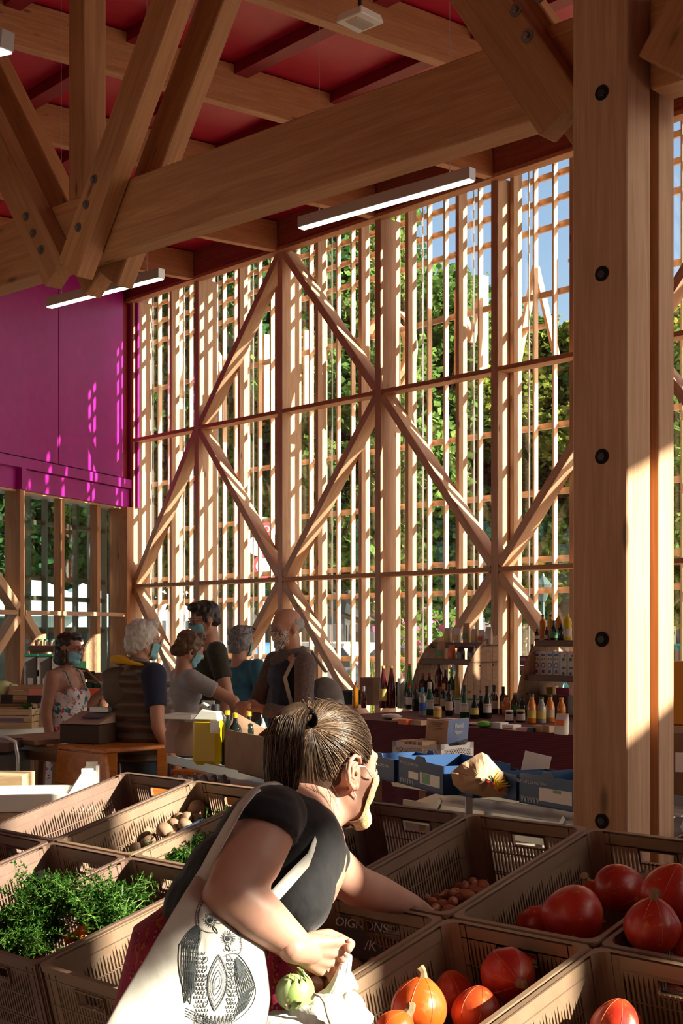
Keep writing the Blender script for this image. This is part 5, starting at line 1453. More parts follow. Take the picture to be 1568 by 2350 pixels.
# white lattice crate with leaflets, on its own small table
ncx = P(1012, 1757, 8.0); zn = ncx.z
nt = empty('side_table', (ncx.x, ncx.y, 0), label='small dark table under the white lattice crate', cat='table')
na = V((-.62, .60, 0)).normalized(); nb_ = V((.62, .60, 0)).normalized()
MB().prism([ncx + na * -.05 - nb_ * .05 - UP * .006, ncx + na * .6 - nb_ * .05 - UP * .006, ncx + na * .6 + nb_ * .5 - UP * .006, ncx - na * .05 + nb_ * .5 - UP * .006], (0, 0, -.025)).build('top', M['dark_wood'], nt)
for i in (0, .5):
    for j in (0, .4): p = ncx + na * i + nb_ * j; MB().box((p.x, p.y, (zn - .03) / 2), (.04, .04, zn - .03)).build('leg', M['dark_wood'], nt)
r = empty('lattice_crate', ncx, label='white plastic lattice crate with leaflets before the red cloth', cat='crate')
def lattice(a, d, Lw, h, n_, hole=False):
    b = MB(); a = V(a); t_ = .004
    b.prism([a, a + d * Lw, a + d * Lw + UP * .022, a + UP * .022], n_ * t_)
    hh = h
    top = [a + UP * (h - .035), a + d * Lw + UP * (h - .035), a + d * Lw + UP * h, a + d * Lw * .8 + UP * h, a + d * Lw * .74 + UP * (h - .014), a + d * Lw * .26 + UP * (h - .014), a + d * Lw * .2 + UP * h, a + UP * h]
    b.prism(top, n_ * t_)
    b.prism([a, a + d * .03, a + d * .03 + UP * h, a + UP * h], n_ * t_); b.prism([a + d * (Lw - .03), a + d * Lw, a + d * Lw + UP * h, a + d * (Lw - .03) + UP * h], n_ * t_)
    z0, z1 = .02, h - .033; s = z1 - z0
    k = -s
    while k < Lw:
        for sg in (1, -1):
            p0_, p1_ = (k, z0), (k + s, z1)
            if sg < 0: p0_, p1_ = (k, z1), (k + s, z0)
            x0, x1 = max(p0_[0], .03), min(p1_[0], Lw - .03)
            if x1 - x0 > .006:
                f0, f1 = (x0 - k) / s, (x1 - k) / s
                zz0 = p0_[1] + (p1_[1] - p0_[1]) * f0; zz1 = p0_[1] + (p1_[1] - p0_[1]) * f1
                b.bar(a + d * x0 + UP * zz0 + n_ * .002, a + d * x1 + UP * zz1 + n_ * .002, .003, .006)
        k += .022
    if hole:
        pass
    return b
wp = mat('crate_white', (.66, .66, .68), .4)
for args in ((ncx, na, .385, .125, nb_), (ncx + nb_ * .30, na, .385, .125, -nb_), (ncx, nb_, .30, .125, na), (ncx + na * .385, nb_, .30, .125, -na)):
    lattice(*args).build('lattice_wall', wp, r)
MB().prism([ncx + UP * .003, ncx + na * .385 + UP * .003, ncx + na * .385 + nb_ * .3 + UP * .003, ncx + nb_ * .3 + UP * .003], (0, 0, .004)).build('bottom', wp, r)
bp = ncx + na * .10 + nb_ * .10
r = empty('leaflet_box', bp, label='printed leaflet box with a blue landscape cover standing in the white crate', cat='box')
yb = bp.y
qd = [P(976, 1757, yb), P(1060, 1757, yb), P(1066, 1662, yb), P(982, 1654, yb)]
c0 = V((bp.x, bp.y, zn + .008)); d1 = V((.9, -.25, 0)).normalized(); 
L_a, L_b, L_c = P(975, 1712, 8.32), P(1022, 1716, 8.16), P(1070, 1712, 8.38)
for (a, b_, mm, nm) in ((L_a, L_b, kraft, 'printed_side'), (L_b, L_c, mat('cover_sky', (.10, .16, .33), .4), 'cover')):
    a, b_ = V((a.x, a.y, zn + .01)), V((b_.x, b_.y, zn + .01)); hh = .245
    MB().prism([a, b_, b_ + UP * hh + V((.02, 0, 0)), a + UP * hh + V((.02, 0, 0))], V((0, .09, 0))).build(nm, mm, r)
dn = V(((L_c - L_b).y, -(L_c - L_b).x, 0)).normalized(); 
a, b_ = V((L_b.x, L_b.y, zn + .012)), V((L_c.x, L_c.y, zn + .012))
MB().prism([a + dn * .0012 + UP * .0 , b_ + dn * .0012, b_ + dn * .0012 + UP * .12 + V((.01, 0, 0)), a + dn * .0012 + UP * .10 + V((.008, 0, 0))], -dn * .001).build('cover_landscape', mat('cover_dark', (.015, .02, .02), .5), r)
text('Pluriel', (a + b_) / 2 + V((.018, 0, .205)) + dn * .003, .042, mat('cover_text', (.6, .6, .5), .5), r, dn); text('Nature', (a + b_) / 2 + V((.015, 0, .165)) + dn * .003, .034, mat('cover_text2', (.6, .6, .5), .5), r, dn)
a, b_ = V((L_a.x, L_a.y, zn + .012)), V((L_b.x, L_b.y, zn + .012)); dn2 = V(((b_ - a).y, -(b_ - a).x, 0)).normalized()
q = MB()
for k in range(6): q.bar(a.lerp(b_, .2) + V((.018, 0, .225 - k * .011)) + dn2 * .002, a.lerp(b_, .8 - (k % 3) * .08) + V((.018, 0, .225 - k * .011)) + dn2 * .002, .001, .003)
q.build('printed_lines', M['black'], r)
q = MB(); q.prism([a + dn2 * .002 + UP * .05, b_ + dn2 * .002 + UP * .02, b_ + dn2 * .002 + UP * .065, a + dn2 * .002 + UP * .105], -dn2 * .001); q.build('pale_band', pwt, r)
for k in range(6):
    p = ncx + na * (.16 + k * .034) + nb_ * .07 + UP * .10
    carton(V((p.x, p.y, zn + .008)), .13, .022, .125, [kraft, LB['cream'], LB['tan']][k % 3], ['leaflet stack %s in the white crate' % w for w in ('nearest the cover', 'second from the cover', 'third from the cover', 'fourth from the cover', 'fifth from the cover', 'farthest from the cover')][k], 'leaflets', 'leaflet_stack', rot=basis(nb_), group='leaflet stacks in the white crate')

# ================================================================== RACK ON THE LEFT: canister, cartons, bottles
zk = zr + .012
cn = zp(481, 1754, zk); r = empty('oil_canister', cn, label='tall translucent canister of yellow oil with black cap', cat='canister')
ym = mat('canister_oil', (.62, .44, .005), .25, 0, .5, Transmission_Weight=.15); ytop = mat('canister_empty', (.55, .56, .50), .3)
cr = basis((.85, -.52, 0))
MB().box((0, 0, .115), (.15, .11, .23)).build('oil_body', ym, r, world=False, bevel=.02)
b = MB(); b.add([(-.075, -.055, .22), (.075, -.055, .22), (.075, .055, .22), (-.075, .055, .22), (-.035, -.03, .275), (.058, -.03, .265), (.058, .03, .265), (-.035, .03, .275)], [(0, 3, 2, 1), (4, 5, 6, 7), (0, 1, 5, 4), (1, 2, 6, 5), (2, 3, 7, 6), (3, 0, 4, 7)])
b.build('shoulder', ytop, r, world=False, bevel=.008)
MB().lathe([(.022, 0), (.022, .03), (.02, .033)], 18, c=(.032, 0, .266)).build('cap', M['black'], r, world=False)
MB().tube([(-.06, 0, .24), (-.058, 0, .285), (-.03, 0, .30), (.0, 0, .285)], .009, 8).build('grip', ytop, r, world=False, smooth=True)
MB().box((.055, -.0558, .19), (.05, .002, .06)).build('label', stick, r, world=False)
r.rotation_euler = (0, 0, -.35)
for k, (u, v, lab) in enumerate(((521, 1757, 'dark oil bottle with yellow cap, left of the three by the carton'), (535, 1772, 'dark oil bottle with yellow cap, front of the three'), (556, 1768, 'dark oil bottle with yellow cap, standing in the open carton'))):
    c = zp(u, v, zk) + V(((0, .0, .02)[k], (.05, .13, .17)[k], 0)); bottle(c, .265, .033, 'square', 'dark', 'yellow', 'none', lab, group='dark oil bottles beside the canister')
b0, b1 = zp(512, 1762, zk), zp(634, 1797, zk)
b0 = b0 + V((.01, -.03, 0))
rbx, d_, n_ = open_box('open_carton', b0, b1, .22, .19, card, 'open brown carton with a blue label and raised flaps', tab=False, decor=[(mat('label_navy', (.02, .03, .22), .5), .78, 1.0, .03, .17)])
MB().prism([b1 + n_ * .20 + UP * .19, b0.lerp(b1, .30) + n_ * .20 + UP * .19, b0.lerp(b1, .25) + n_ * .24 + UP * .30, b1 + n_ * .26 + UP * .29], n_ * .004).build('flap', card, rbx)
MB().prism([b0 + n_ * .20 + UP * .19, b0 + n_ * .02 + UP * .19, b0 - d_ * .03 + n_ * .06 + UP * .27], d_ * .004).build('flap', card, rbx)
f0 = b0.lerp(b1, .70) + n_ * .235 + UP * .235
MB().bar(f0 - n_ * .012, f0 + d_ * .08 - n_ * .012, .001, .05).build('sticker', stick, rbx)
q = MB()
for k in range(9): q.bar(b0.lerp(b1, .60 + k * .035) + n_ * .252 + UP * .262, b0.lerp(b1, .60 + k * .035) + n_ * .252 + UP * .30, .001, .003 + .002 * (k % 3))
q.build('bar_code', M['black'], rbx)
c = zp(478, 1752, zk); sg = P(478, 1627, cn.y + .05)
r = empty('price_holder', (sg.x, sg.y, zk), label='blank grey price holder standing behind the yellow canister', cat='sign')
MB().box(sg, (.070, .003, .085), basis((.95, -.3, 0))).build('card', mat('grey_card', (.30, .28, .28), .6), r); MB().bar((sg.x, sg.y + .004, zk), sg + V((0, .004, -.03)), .006, .004).build('stand_rod', M['galv'], r)
for (u0, u1, v0, v1, yy, mm, lab) in ((398, 424, 1650, 1742, 7.35, mat('pink_sack', (.34, .23, .21), .8), 'tall pale pinkish sack at the left end of the rack'), (424, 448, 1656, 1745, 7.2, mat('sack_brown', (.20, .11, .07), .8), 'tall brown sack left of the yellow canister')):
    a = P((u0 + u1) / 2 - 3, 1700, yy); hh = EYE - (v0 - V0) / F * yy - zk
    bag(V((a.x, a.y, zk)), .12, hh, .13, mm, lab, 'tall_sack', rot=basis((.9, -.4, 0)), seed=u0)
a = P(421, 1642, 7.27); carton(V((a.x, a.y, a.z - .015)), .16, .16, .025, stick, 'folded white papers lying on top of the sacks', 'papers', 'paper_stack', rot=basis((.95, -.3, 0)))
# egg trays behind the left crates
ec = P(455, 1790, 6.05); r = empty('egg_tray', (ec.x, ec.y, ec.z - .02), label='grey pulp egg tray on the orange counter shelf', cat='tray')
b = MB(); b.box((ec.x, ec.y, ec.z - .015), (.27, .20, .012))
for i in range(6):
    for j in range(4): b.cone((ec.x - .11 + i * .044, ec.y - .07 + j * .046, ec.z - .012), .018, (ec.x - .11 + i * .044, ec.y - .07 + j * .046, ec.z + .018), .007, 8)
b.build('pulp_tray', mat('egg_pulp', (.16, .13, .13), .9), r)
MB().box((ec.x + .05, ec.y + .05, (ec.z - .022) / 2), (.62, .34, ec.z - .022)).build('egg_stand', M['orange_wood'], None).name = 'egg_crate_stand'
tag(bpy.data.objects['egg_crate_stand'], 'orange wooden stand under the egg tray behind the left crates', 'stand')
# orange varnished counters in the middle
def counter(c0, c1, depth, h, taper, label, parts=5):
    c0, c1 = V(c0), V(c1); d = (c1 - c0).normalized(); nb = V((-d.y, d.x, 0)); nb = nb if nb.y > 0 else -nb; L_ = (c1 - c0).length
    r = empty('orange_counter', V(((c0.x + c1.x) / 2, (c0.y + c1.y) / 2, 0)), label=label, cat='counter')
    for k in range(parts):
        z0, z1 = h * k / parts, h * (k + 1) / parts - .004
        f0, f1 = taper * (1 - z0 / h), taper * (1 - z1 / h)
        MB().prism([V((c0.x, c0.y, z0)) - d * f0, V((c1.x, c1.y, z0)) + d * f0, V((c1.x, c1.y, z1)) + d * f1, V((c0.x, c0.y, z1)) - d * f1], nb * .025).build('plank', M['orange_wood'], r)
    MB().prism([V((c0.x, c0.y, h)) , V((c1.x, c1.y, h)), V((c1.x, c1.y, h)) + nb * depth, V((c0.x, c0.y, h)) + nb * depth], (0, 0, .025)).build('top', M['orange_wood'], r, bevel=.006)
    for e in (c0, c1):
        for q in (.05, depth - .05): p = V((e.x, e.y, h / 2)) + nb * q; MB().box(p, (.05, .05, h)).build('leg', M['orange_wood'], r)
    return r
k0 = P(132, 1717, 7.6); k1 = P(240, 1722, 7.3)
counter(k0, k1, .45, .94, .12, 'orange varnished wooden counter left of the grey-haired woman')
k0 = P(385, 1745, 7.5); k1 = P(630, 1790, 6.95)
counter(V((k0.x, k0.y + .1, 0)), V((k1.x, k1.y + .1, 0)), .5, .80, .05, 'orange varnished wooden counter under the canister rack')
# scale and papers on the left counter
sc_ = P(196, 1716, 7.62); zc = .966
r = empty('cash_box', (sc_.x, sc_.y, zc), label='dark brown cash register box with printed top on the orange counter', cat='box')
rb = basis((.93, -.32, 0)); db = mat('dark_brown_box', (.045, .022, .015), .6)
MB().box((sc_.x, sc_.y + .14, zc + .055), (.26, .24, .11), rb).build('base', db, r, bevel=.006)
b = MB(); m4 = Matrix.Translation((sc_.x, sc_.y + .12, zc + .112)) @ rb.to_4x4()
b.prism([(-.12, -.12, 0), (-.12, .12, 0), (-.12, .12, .06), (-.12, -.12, .0)], (.24, 0, 0)); b.v = [tuple(m4 @ V(p)) for p in b.v]; b.build('sloping_top', mat('printed_top', (.36, .26, .2), .6), r)
MB().box((sc_.x + .03, sc_.y + .11, zc + .156), (.12, .08, .004), rb @ Matrix.Rotation(.24, 3, 'X')).build('purple_print', mat('purple_print', (.10, .07, .14), .5), r)
MB().box((sc_.x + .06, sc_.y + .20, zc + .185), (.12, .08, .025), rb).build('upper_tray', M['galv'], r)
MB().tube([V((sc_.x + .05, sc_.y - .02, zc + .02)), V((sc_.x + .06, sc_.y - .08, zc - .05)), V((sc_.x + .07, sc_.y - .10, zc - .35)), V((sc_.x + .09, sc_.y - .12, .4))], .004, 6).build('cable', M['black'], r)
# trestle left of it
tb = empty('wooden_trestle', P(105, 1700, 8.0) * 1.0, label='bare wooden trestle table with splayed legs left of the orange counter', cat='table'); tb.location.z = 0
p0, p1 = P(52, 1688, 8.2), P(160, 1688, 7.9)
beam('top_board', V((p0.x, p0.y, .965)), V((p1.x, p1.y, .965)), .5, .03, M['drum_wood'], tb)
beam('apron', V((p0.x + .02, p0.y - .22, .90)), V((p1.x, p1.y - .22, .90)), .02, .09, M['drum_wood'], tb)
for (x0, x1) in ((p0.x + .03, p0.x + .10), (p0.x + .17, p0.x + .12)):
    for dy in (-.2, .2): beam('leg', (x1, p0.y + dy, 0), (x0, p0.y + dy, .95), .06, .035, M['drum_wood'], tb)
# grey metal box at the far left
g0 = P(0, 1690, 7.6)
r = empty('metal_cabinet', (g0.x + .0, g0.y, 0), label='grey box with a rounded steel frame at the left edge', cat='cabinet')
MB().box((g0.x - .02, g0.y + .15, .51), (.22, .4, .80)).build('panel', mat('grey_panel', (.07, .07, .075), .5), r)
MB().tube([V((g0.x + .11, g0.y - .06, 0)), V((g0.x + .115, g0.y - .06, .9)), V((g0.x + .10, g0.y - .06, .985)), V((g0.x + .04, g0.y - .06, 1.015)), V((g0.x - .2, g0.y - .06, 1.02))], .012, 8).build('frame', M['galv'], r, smooth=True)
MB().box((g0.x - .03, g0.y + .1, .955), (.20, .36, .05)).build('top', mat('dark_top', (.10, .05, .05), .4), r)
bx = P(18, 1770, 6.9); carton(V((bx.x, bx.y, 0)), .22, .2, .88, M['crate_wood'], 'stacked wooden box top at the left edge above the white tray', 'box', 'wooden_box', rot=basis((1, -.1, 0)))
# ================================================================== VEGETABLE STALL BEHIND ON THE LEFT
zv = .86
tv = empty('produce_table', P(40, 1690, 10.4), label='zinc edged table of the far vegetable stall behind the red-glasses woman', cat='table'); tv.location.z = 0
q0 = P(-60, 1684, 10.2); q1 = P(120, 1672, 10.7)
MB().prism([V((q0.x, q0.y, zv)), V((q1.x + .9, q1.y + .4, zv)), V((q1.x + .8, q1.y + 1.4, zv)), V((q0.x, q0.y + 1.4, zv))], (0, 0, -.05)).build('top', M['galv'], tv)
for p in ((q0.x + .1, q0.y + .1), (q1.x + .6, q1.y + .4), (q0.x + .1, q0.y + 1.2)): MB().box((p[0], p[1], (zv - .05) / 2), (.05, .05, zv - .05)).build('leg', M['galv'], tv)
def wood_crate(c, rot, w, d, h, label, m=None, band=None):
    r = empty('wooden_crate', c, label=label, cat='crate'); r.rotation_euler = rot
    for sy in (-1, 1):
        for k in range(3): MB().box((0, sy * d / 2, h * (k + .5) / 3), (w, .006, h / 3 - .006)).build('slat', m or M['crate_wood'], r, world=False)
    for sx in (-1, 1):
        for k in range(3): MB().box((sx * w / 2, 0, h * (k + .5) / 3), (.008, d, h / 3 - .006)).build('slat', m or M['crate_wood'], r, world=False)
    for sx in (-1, 1):
        for sy in (-1, 1): MB().box((sx * (w / 2 - .012), sy * (d / 2 - .012), h / 2 + .008), (.018, .018, h + .016)).build('corner_post', m or M['crate_wood'], r, world=False)
    MB().box((0, 0, .004), (w, d, .006)).build('bottom', m or M['crate_wood'], r, world=False)
    if band: MB().box((-.02, -d / 2 - .0045, h * .45), (w * .8, .002, h * .16)).build('printed_band', band, r, world=False)
    return r
c = P(25, 1672, 10.4); wood_crate(V((c.x, c.y + .05, zv + .002)), (0, 0, -.1), .40, .30, .15, 'pale wooden crate with a purple printed band at the left stall', band=mat('band_purple', (.16, .14, .28), .6))
c2 = P(78, 1668, 10.5); wood_crate(V((c2.x + .06, c2.y + .1, zv + .002)), (0, 0, .0), .30, .30, .12, 'pale wooden crate of celeriac beside the floral dress')
c3 = P(60, 1600, 11); wood_crate(V((c3.x, c3.y + .2, zv + .18)), (-.0, 0, .2), .36, .26, .12, 'brown wooden crate in the upper tier behind the pink card', M['drum_wood'])
c4 = P(10, 1610, 11); wood_crate(V((c4.x - .02, c4.y + .2, zv + .16)), (-.0, 0, .1), .36, .26, .10, 'wooden crate with pale cabbages at the upper left', M['drum_wood'])
MB().box((c3.x - .1, c3.y + .22, zv + .078), (.86, .40, .15)).build('tier_box', M['dark_wood']); tag(bpy.data.objects['tier_box'], 'dark riser under the upper crates of the left stall', 'stand')
cab = paint('cabbage_green', (.40, .50, .20), (.62, .68, .38), 9, .5, .5)
for k, (u, v, s, lab) in enumerate(((8, 1594, .09, 'pale green cabbage at the left edge'), (28, 1603, .075, 'pale green cabbage right of the first'), (42, 1608, .05, 'small pale cabbage above the black slate'))):
    p = P(u, v, 11.15); r_ = empty('cabbage', (p.x, p.y, zv + .19 + s * .8), label=lab, cat='cabbage')
    def fn(p_, th, ph, k=k): return p_ * (1 + .06 * abs(math.sin(th * 3 + ph * 2 + k)))
    MB().ell((0, 0, 0), (s, s, s * .8), n=22, k=14, fn=fn).build('head', cab, r_, world=False, smooth=True)
for k, (dx, s, lab) in enumerate(((-.09, .055, 'knobbly celeriac, left of three in the pale crate'), (-.01, .065, 'largest knobbly celeriac in the pale crate'), (.08, .055, 'dark celeriac behind the floral dress'))):
    r_ = empty('celeriac', (c2.x + .06 + dx, c2.y + .10 + .03 * k, zv + .012 + .10 + .01), label=lab, cat='celeriac')
    def fn(p_, th, ph, k=k): return p_ * (1 + .16 * noise.noise(p_ * 40 + V((k * 5, 0, 0))))
    MB().ell((0, 0, 0), s, n=24, k=16, fn=fn).build('root', paint('celeriac%d' % k, (.40, .30, .17), (.62, .52, .34), 14, .8, .5), r_, world=False, smooth=True)
pz = V((c2.x - .03, c2.y - .02, zv + .14)); bunch(pz, [pz + V((-.03, -.10, -.06)), pz + V((.04, -.12, -.05)), pz + V((.0, -.14, -.02))], 'bunch of dark green leaves hanging over the celeriac crate', 11, 22, spread=.05, name='leafy_herbs', cat_='herbs')
for (u, v, w, h, mm, lab, n2) in ((16, 1603, .055 * 1.7, .06, slate, 'small black price slate before the cabbages', None), (80, 1605, .12, .06, slate, 'black price slate under the pink card', None), (83, 1588, .11, .05, mat('pink_card', (.65, .22, .18), .7), 'pink price card at the left stall', None), (22, 1633, .11, .045, mat('orange_card', (.75, .16, .05), .7), 'orange price card in the purple-banded crate', None)):
    p = P(u, v, 10.55); slate_sign(p, w, h, (-.05, -1, .2), [], lab, bm=mm)
    q = MB()
    for k in range(2): q.bar(p + V((-w * .32, -.0045, .010 - k * .02)), p + V((w * .30 - k * .02, -.0045, .010 - k * .02)), .001, .003)
    q.build('writing', chalk if mm is slate else pwt, bpy.data.objects[-1] if False else COL.objects[-3] if False else None) if False else None
# rack with jars at the left
LDT = V((1, 0, 0))
def WL(t_, n_, z): return V((-3.02, 12.9, 0)) + V((.94, -.34, 0)) * t_ + V((.34, .94, 0)) * n_ + UP * z
ldr = drum_rack(.02, .62, .3, .42, .98, 1.58, [(1.45, .28), (1.22, .36)], 'wooden drum rack with spice jars at the far left', pf=WL)
MB().box(WL(.3, .0, .49), (.9, .7, .96), basis((.94, -.34, 0))).build('spice_table', M['dark_wood']); tag(bpy.data.objects['spice_table'], 'dark wooden table under the left drum rack', 'table')
jl = ['first', 'second', 'third', 'fourth', 'fifth', 'sixth', 'seventh']
for k in range(7):
    bottle(WL(.08 + k * .072 + (.03 if k > 4 else 0), .12, 1.452), .075, .024, 'jar', ['amber', 'clear', 'clear', 'amber', 'clear', 'red', 'red'][k], 'black' if k > 3 else 'green', 'cream', '%s spice jar from the left on the far left rack' % jl[k], group='spice jars on the left rack', name='spice_jar')
for k in range(3):
    p = WL(.18 + k * .16, -.16, .98)
    r = empty('food_dispenser', p, label=['clear bulk food dispenser, left of three by the far left rack', 'clear bulk food dispenser, middle of three', 'clear bulk food dispenser, right of three behind the dark hair'][k], cat='dispenser')
    MB().box((0, 0, .21), (.12, .14, .36)).build('clear_bin', mat('bin_clear%d' % k, (.16, .17, .17), .12), r, world=False, bevel=.01)
    MB().box((0, 0, .40), (.125, .145, .02)).build('lid', mat('bin_green%d' % k, (.01, .14, .09), .4), r, world=False); MB().box((0, -.075, .14), (.05, .004, .10)).build('label', stick, r, world=False)
    MB().box((0, 0, .015), (.11, .13, .03)).build('foot', M['black'], r, world=False)
# green sign, black slate, dark green crates right of the woman
p = P(187, 1527, 12); slate_sign(p, .085, .075, (-.1, -1, .1), [], 'small green board behind the red-glasses woman', bm=mat('green_board', (.01, .07, .03), .5))
p = P(203, 1550, 11.5); slate_sign(p, .11, .07, (-.1, -1, .1), [], 'black slate right of the green board', bm=slate)
p0 = P(215, 1590, 11.4)
gt = empty('back_table', (p0.x + .1, p0.y, 0), label='table behind with dark green crates, by the corner post', cat='table'); MB().box((p0.x + .05, p0.y + .05, p0.z - .03), (.6, .6, .03)).build('top', M['crate_wood'], gt)
for dx in (-.2, .3):
    for dy in (-.2, .3): MB().box((p0.x + dx, p0.y + dy, (p0.z - .045) / 2), (.04, .04, p0.z - .045)).build('leg', M['crate_wood'], gt)
gm = mat('green_crate', (.005, .045, .025), .4)
for k, (dx, lab) in enumerate(((-.09, 'dark green crate, left of two before the corner post'), (.13, 'dark green crate, right of two before the corner post'))):
    r = empty('green_crate', (p0.x + dx, p0.y, p0.z - .014), label=lab, cat='crate')
    for (c_, s_) in (((0, -.14, .05), (.2, .006, .1)), ((0, .14, .05), (.2, .006, .1)), ((-.1, 0, .05), (.006, .28, .1)), ((.1, 0, .05), (.006, .28, .1)), ((0, 0, .004), (.2, .28, .006))): MB().box(c_, s_).build('wall' if s_[2] > .05 else 'bottom', gm, r, world=False)
p = P(232, 1548, 11.9); carton(V((p.x, p.y, p0.z - .014)), .20, .16, .17, card, 'cardboard box behind the dark green crates', 'box', 'cardboard_box', rot=basis((1, -.2, 0)))
# white trays
r = tray_box(P(62, 1852, 6.0), (0, 0, .12), .62, .36, .17, 'white foam tray with raised corners behind the leftmost crates')
c = r.location; MB().box((c.x, c.y, (c.z - .002) / 2), (.7, .42, c.z - .003)).build('tray_stand', M['crate_wood']); tag(bpy.data.objects['tray_stand'], 'wooden box stand under the white foam tray', 'stand')
# goods at the right edge beyond the column
p = P(1563, 1600, 6.0); carton(V((p.x + .03, p.y, 1.19)), .16, .12, .28, mat('yellow_panel', (.62, .26, .01), .5), 'upright orange-yellow box at the right edge past the column', 'box', 'yellow_box', rot=basis((.9, -.4, 0)))
p = P(1570, 1790, 5.6); carton(V((p.x + .03, p.y, .905)), .20, .16, .28, card, 'open cardboard carton at the right edge past the column', 'box', 'cardboard_box', rot=basis((.9, -.4, 0)), deco=[('box', M['white'], 0, .16, .1, .08)])
p = P(1563, 1600, 6.0); MB().box((p.x + .03, p.y, .594), (.30, .26, 1.186), basis((.9, -.4, 0))).build('tall_pedestal', M['crate_wood']); tag(bpy.data.objects['tall_pedestal'], 'tall wooden pedestal under the orange-yellow box past the column', 'stand')
p = P(1570, 1790, 5.6); MB().box((p.x + .03, p.y, .451), (.24, .20, .900), basis((.9, -.4, 0))).build('low_pedestal', M['dark_wood']); tag(bpy.data.objects['low_pedestal'], 'dark wooden pedestal under the cardboard carton past the column', 'stand')
# ================================================================== PEOPLE
def skin(name, a, b):
    m = mat(name, a, .48, 0, .4, Subsurface_Weight=.12, Subsurface_Scale=.01)
    m.node_tree.nodes['Principled BSDF'].inputs['Subsurface Radius'].default_value = (1, .35, .2)
    t = NT(m); n_ = t.noise(t.coord((1, 1, 1)), 14, 6, .6); cc = t.ramp(n_, [(.3, a), (.7, b)])
    f = t.noise(t.coord((1, 1, 1)), 420, 2); cc = t.mix(t.ramp(f, [(.66, (0, 0, 0)), (.74, (.35, .35, .35))]), cc, tuple(x * .6 for x in a))
    t.color(cc); t.bump(t.noise(t.coord((1, 1, 1)), 300, 3), .06, .001); return m
SK = dict(fair=skin('skin_fair', (.45, .235, .17), (.52, .29, .215)), tan=skin('skin_tan', (.34, .16, .105), (.42, .21, .14)), mid=skin('skin_mid', (.42, .215, .145), (.50, .27, .19)))
def fabric(name, a, b=None, scale=30, rough=.85, bump=.25, wr=8):
    b = b or tuple(x * 1.25 for x in a); m = mat(name, a, rough, 0, .25, Sheen_Weight=.15); t = NT(m)
    n_ = t.noise(t.coord((1, 1, 1)), scale, 4); t.color(t.ramp(n_, [(.3, a), (.7, b)])); t.bump(t.noise(t.coord((1, 1, 1)), wr, 4, .5, .6), bump, .03); return m
def hairm(name, a, b, sc=(1, 1, 1)):
    m = mat(name, a, .38, 0, .45); t = NT(m); n_ = t.noise(t.coord(sc if sc != (1, 1, 1) else (2.2, 2.2, .35)), 60, 5, .6, .5); t.color(t.ramp(n_, [(.32, a), (.68, b)])); t.bump(n_, .55, .004); return m
def blob(name, mb, m, parent, voxel=.010, smooth=6, world=True, kind=None, label=None):
    o = mb.build(name, m, parent, world=world, smooth=True, kind=kind, label=label)
    r_ = o.modifiers.new('remesh', 'REMESH'); r_.mode = 'VOXEL'; r_.voxel_size = voxel; r_.use_smooth_shade = True
    s_ = o.modifiers.new('smooth', 'SMOOTH'); s_.factor = .6; s_.iterations = smooth
    if name == 'hair':
        if 'locks' not in bpy.data.textures:
            tx = bpy.data.textures.new('locks', 'CLOUDS'); tx.noise_scale = .028; tx.noise_depth = 2
        dm = o.modifiers.new('locks', 'DISPLACE'); dm.texture = bpy.data.textures['locks']; dm.strength = .022; dm.mid_level = .5
    return o
iris_m = mat('iris', (.06, .035, .02), .2); eye_w = mat('eye_white', (.6, .56, .53), .25); lip_m = mat('lips', (.40, .13, .11), .45)
def hand(mb, w, d, pn, s=1.0, curl=.5, side=1, nails=None, spread=.0, fr=.0082, thumb=.5):
    """fingers and palm from wrist w along d; pn = back of the hand normal; side = +1 when the thumb lies towards d x pn"""
    d = V(d).normalized(); pn = (V(pn) - d * V(pn).dot(d)).normalized(); sd = d.cross(pn) * side
    w = V(w)
    L_ = .082 * s
    for k in range(4):
        x = (k - 1.5) * .019 * s
        mb.cap(w + d * .012 + sd * x * .65, .0135 * s, w + d * L_ - sd * -x, .0115 * s, 10)
    lens = (.070, .078, .072, .056)
    tips = []
    for k in range(4):
        x = (1.5 - k) * .020 * s
        p = w + d * L_ * (1 - .05 * abs(k - 1)) + sd * x; a = curl * (.55 + .06 * k); q = (d + sd * (1.5 - k) * spread).normalized()
        r0 = fr * s * (1, 1.02, 1, .88)[k]
        for seg, fl in enumerate((.45, .32, .23)):
            q = (q * math.cos(a) - pn * math.sin(a)); q.normalize(); nrm = pn * math.cos(a) + q * 0
            pn2 = q.cross(sd * side); pn2 = pn2 if pn2.dot(pn) > 0 else pn2
            e_ = p + q * lens[k] * s * fl * 1.12
            mb.cap(p, r0 * (1 - .08 * seg), e_, r0 * (.94 - .08 * seg), 10); p = e_
            perp = pn - q * pn.dot(q); 
            if perp.length > .15: pass
            a = curl * (.9 if seg == 0 else .7)
            # rotate the bending plane with the finger
            ax = q.cross(pn).normalized() if q.cross(pn).length > .01 else sd
            pn_l = ax.cross(q).normalized()
            q = (q * math.cos(a) - pn_l * math.sin(a)).normalized() if seg < 2 else q
            a = 0
        tips.append((p, q))
    t0 = w + d * .018 * s + sd * .024 * s; td = (d * .7 + sd * .65 - pn * thumb * .5).normalized()
    t1 = t0 + td * .040 * s; td2 = (td + d * .45 - sd * .30 - pn * thumb * .3).normalized(); t2 = t1 + td2 * .030 * s; t3 = t2 + (td2 + d * .2 - pn * thumb * .3).normalized() * .024 * s
    mb.cap(t0, .0145 * s, t1, .0115 * s, 10); mb.cap(t1, .0112 * s, t2, .0098 * s, 10); mb.cap(t2, .0098 * s, t3, .0085 * s, 10)
    return tips
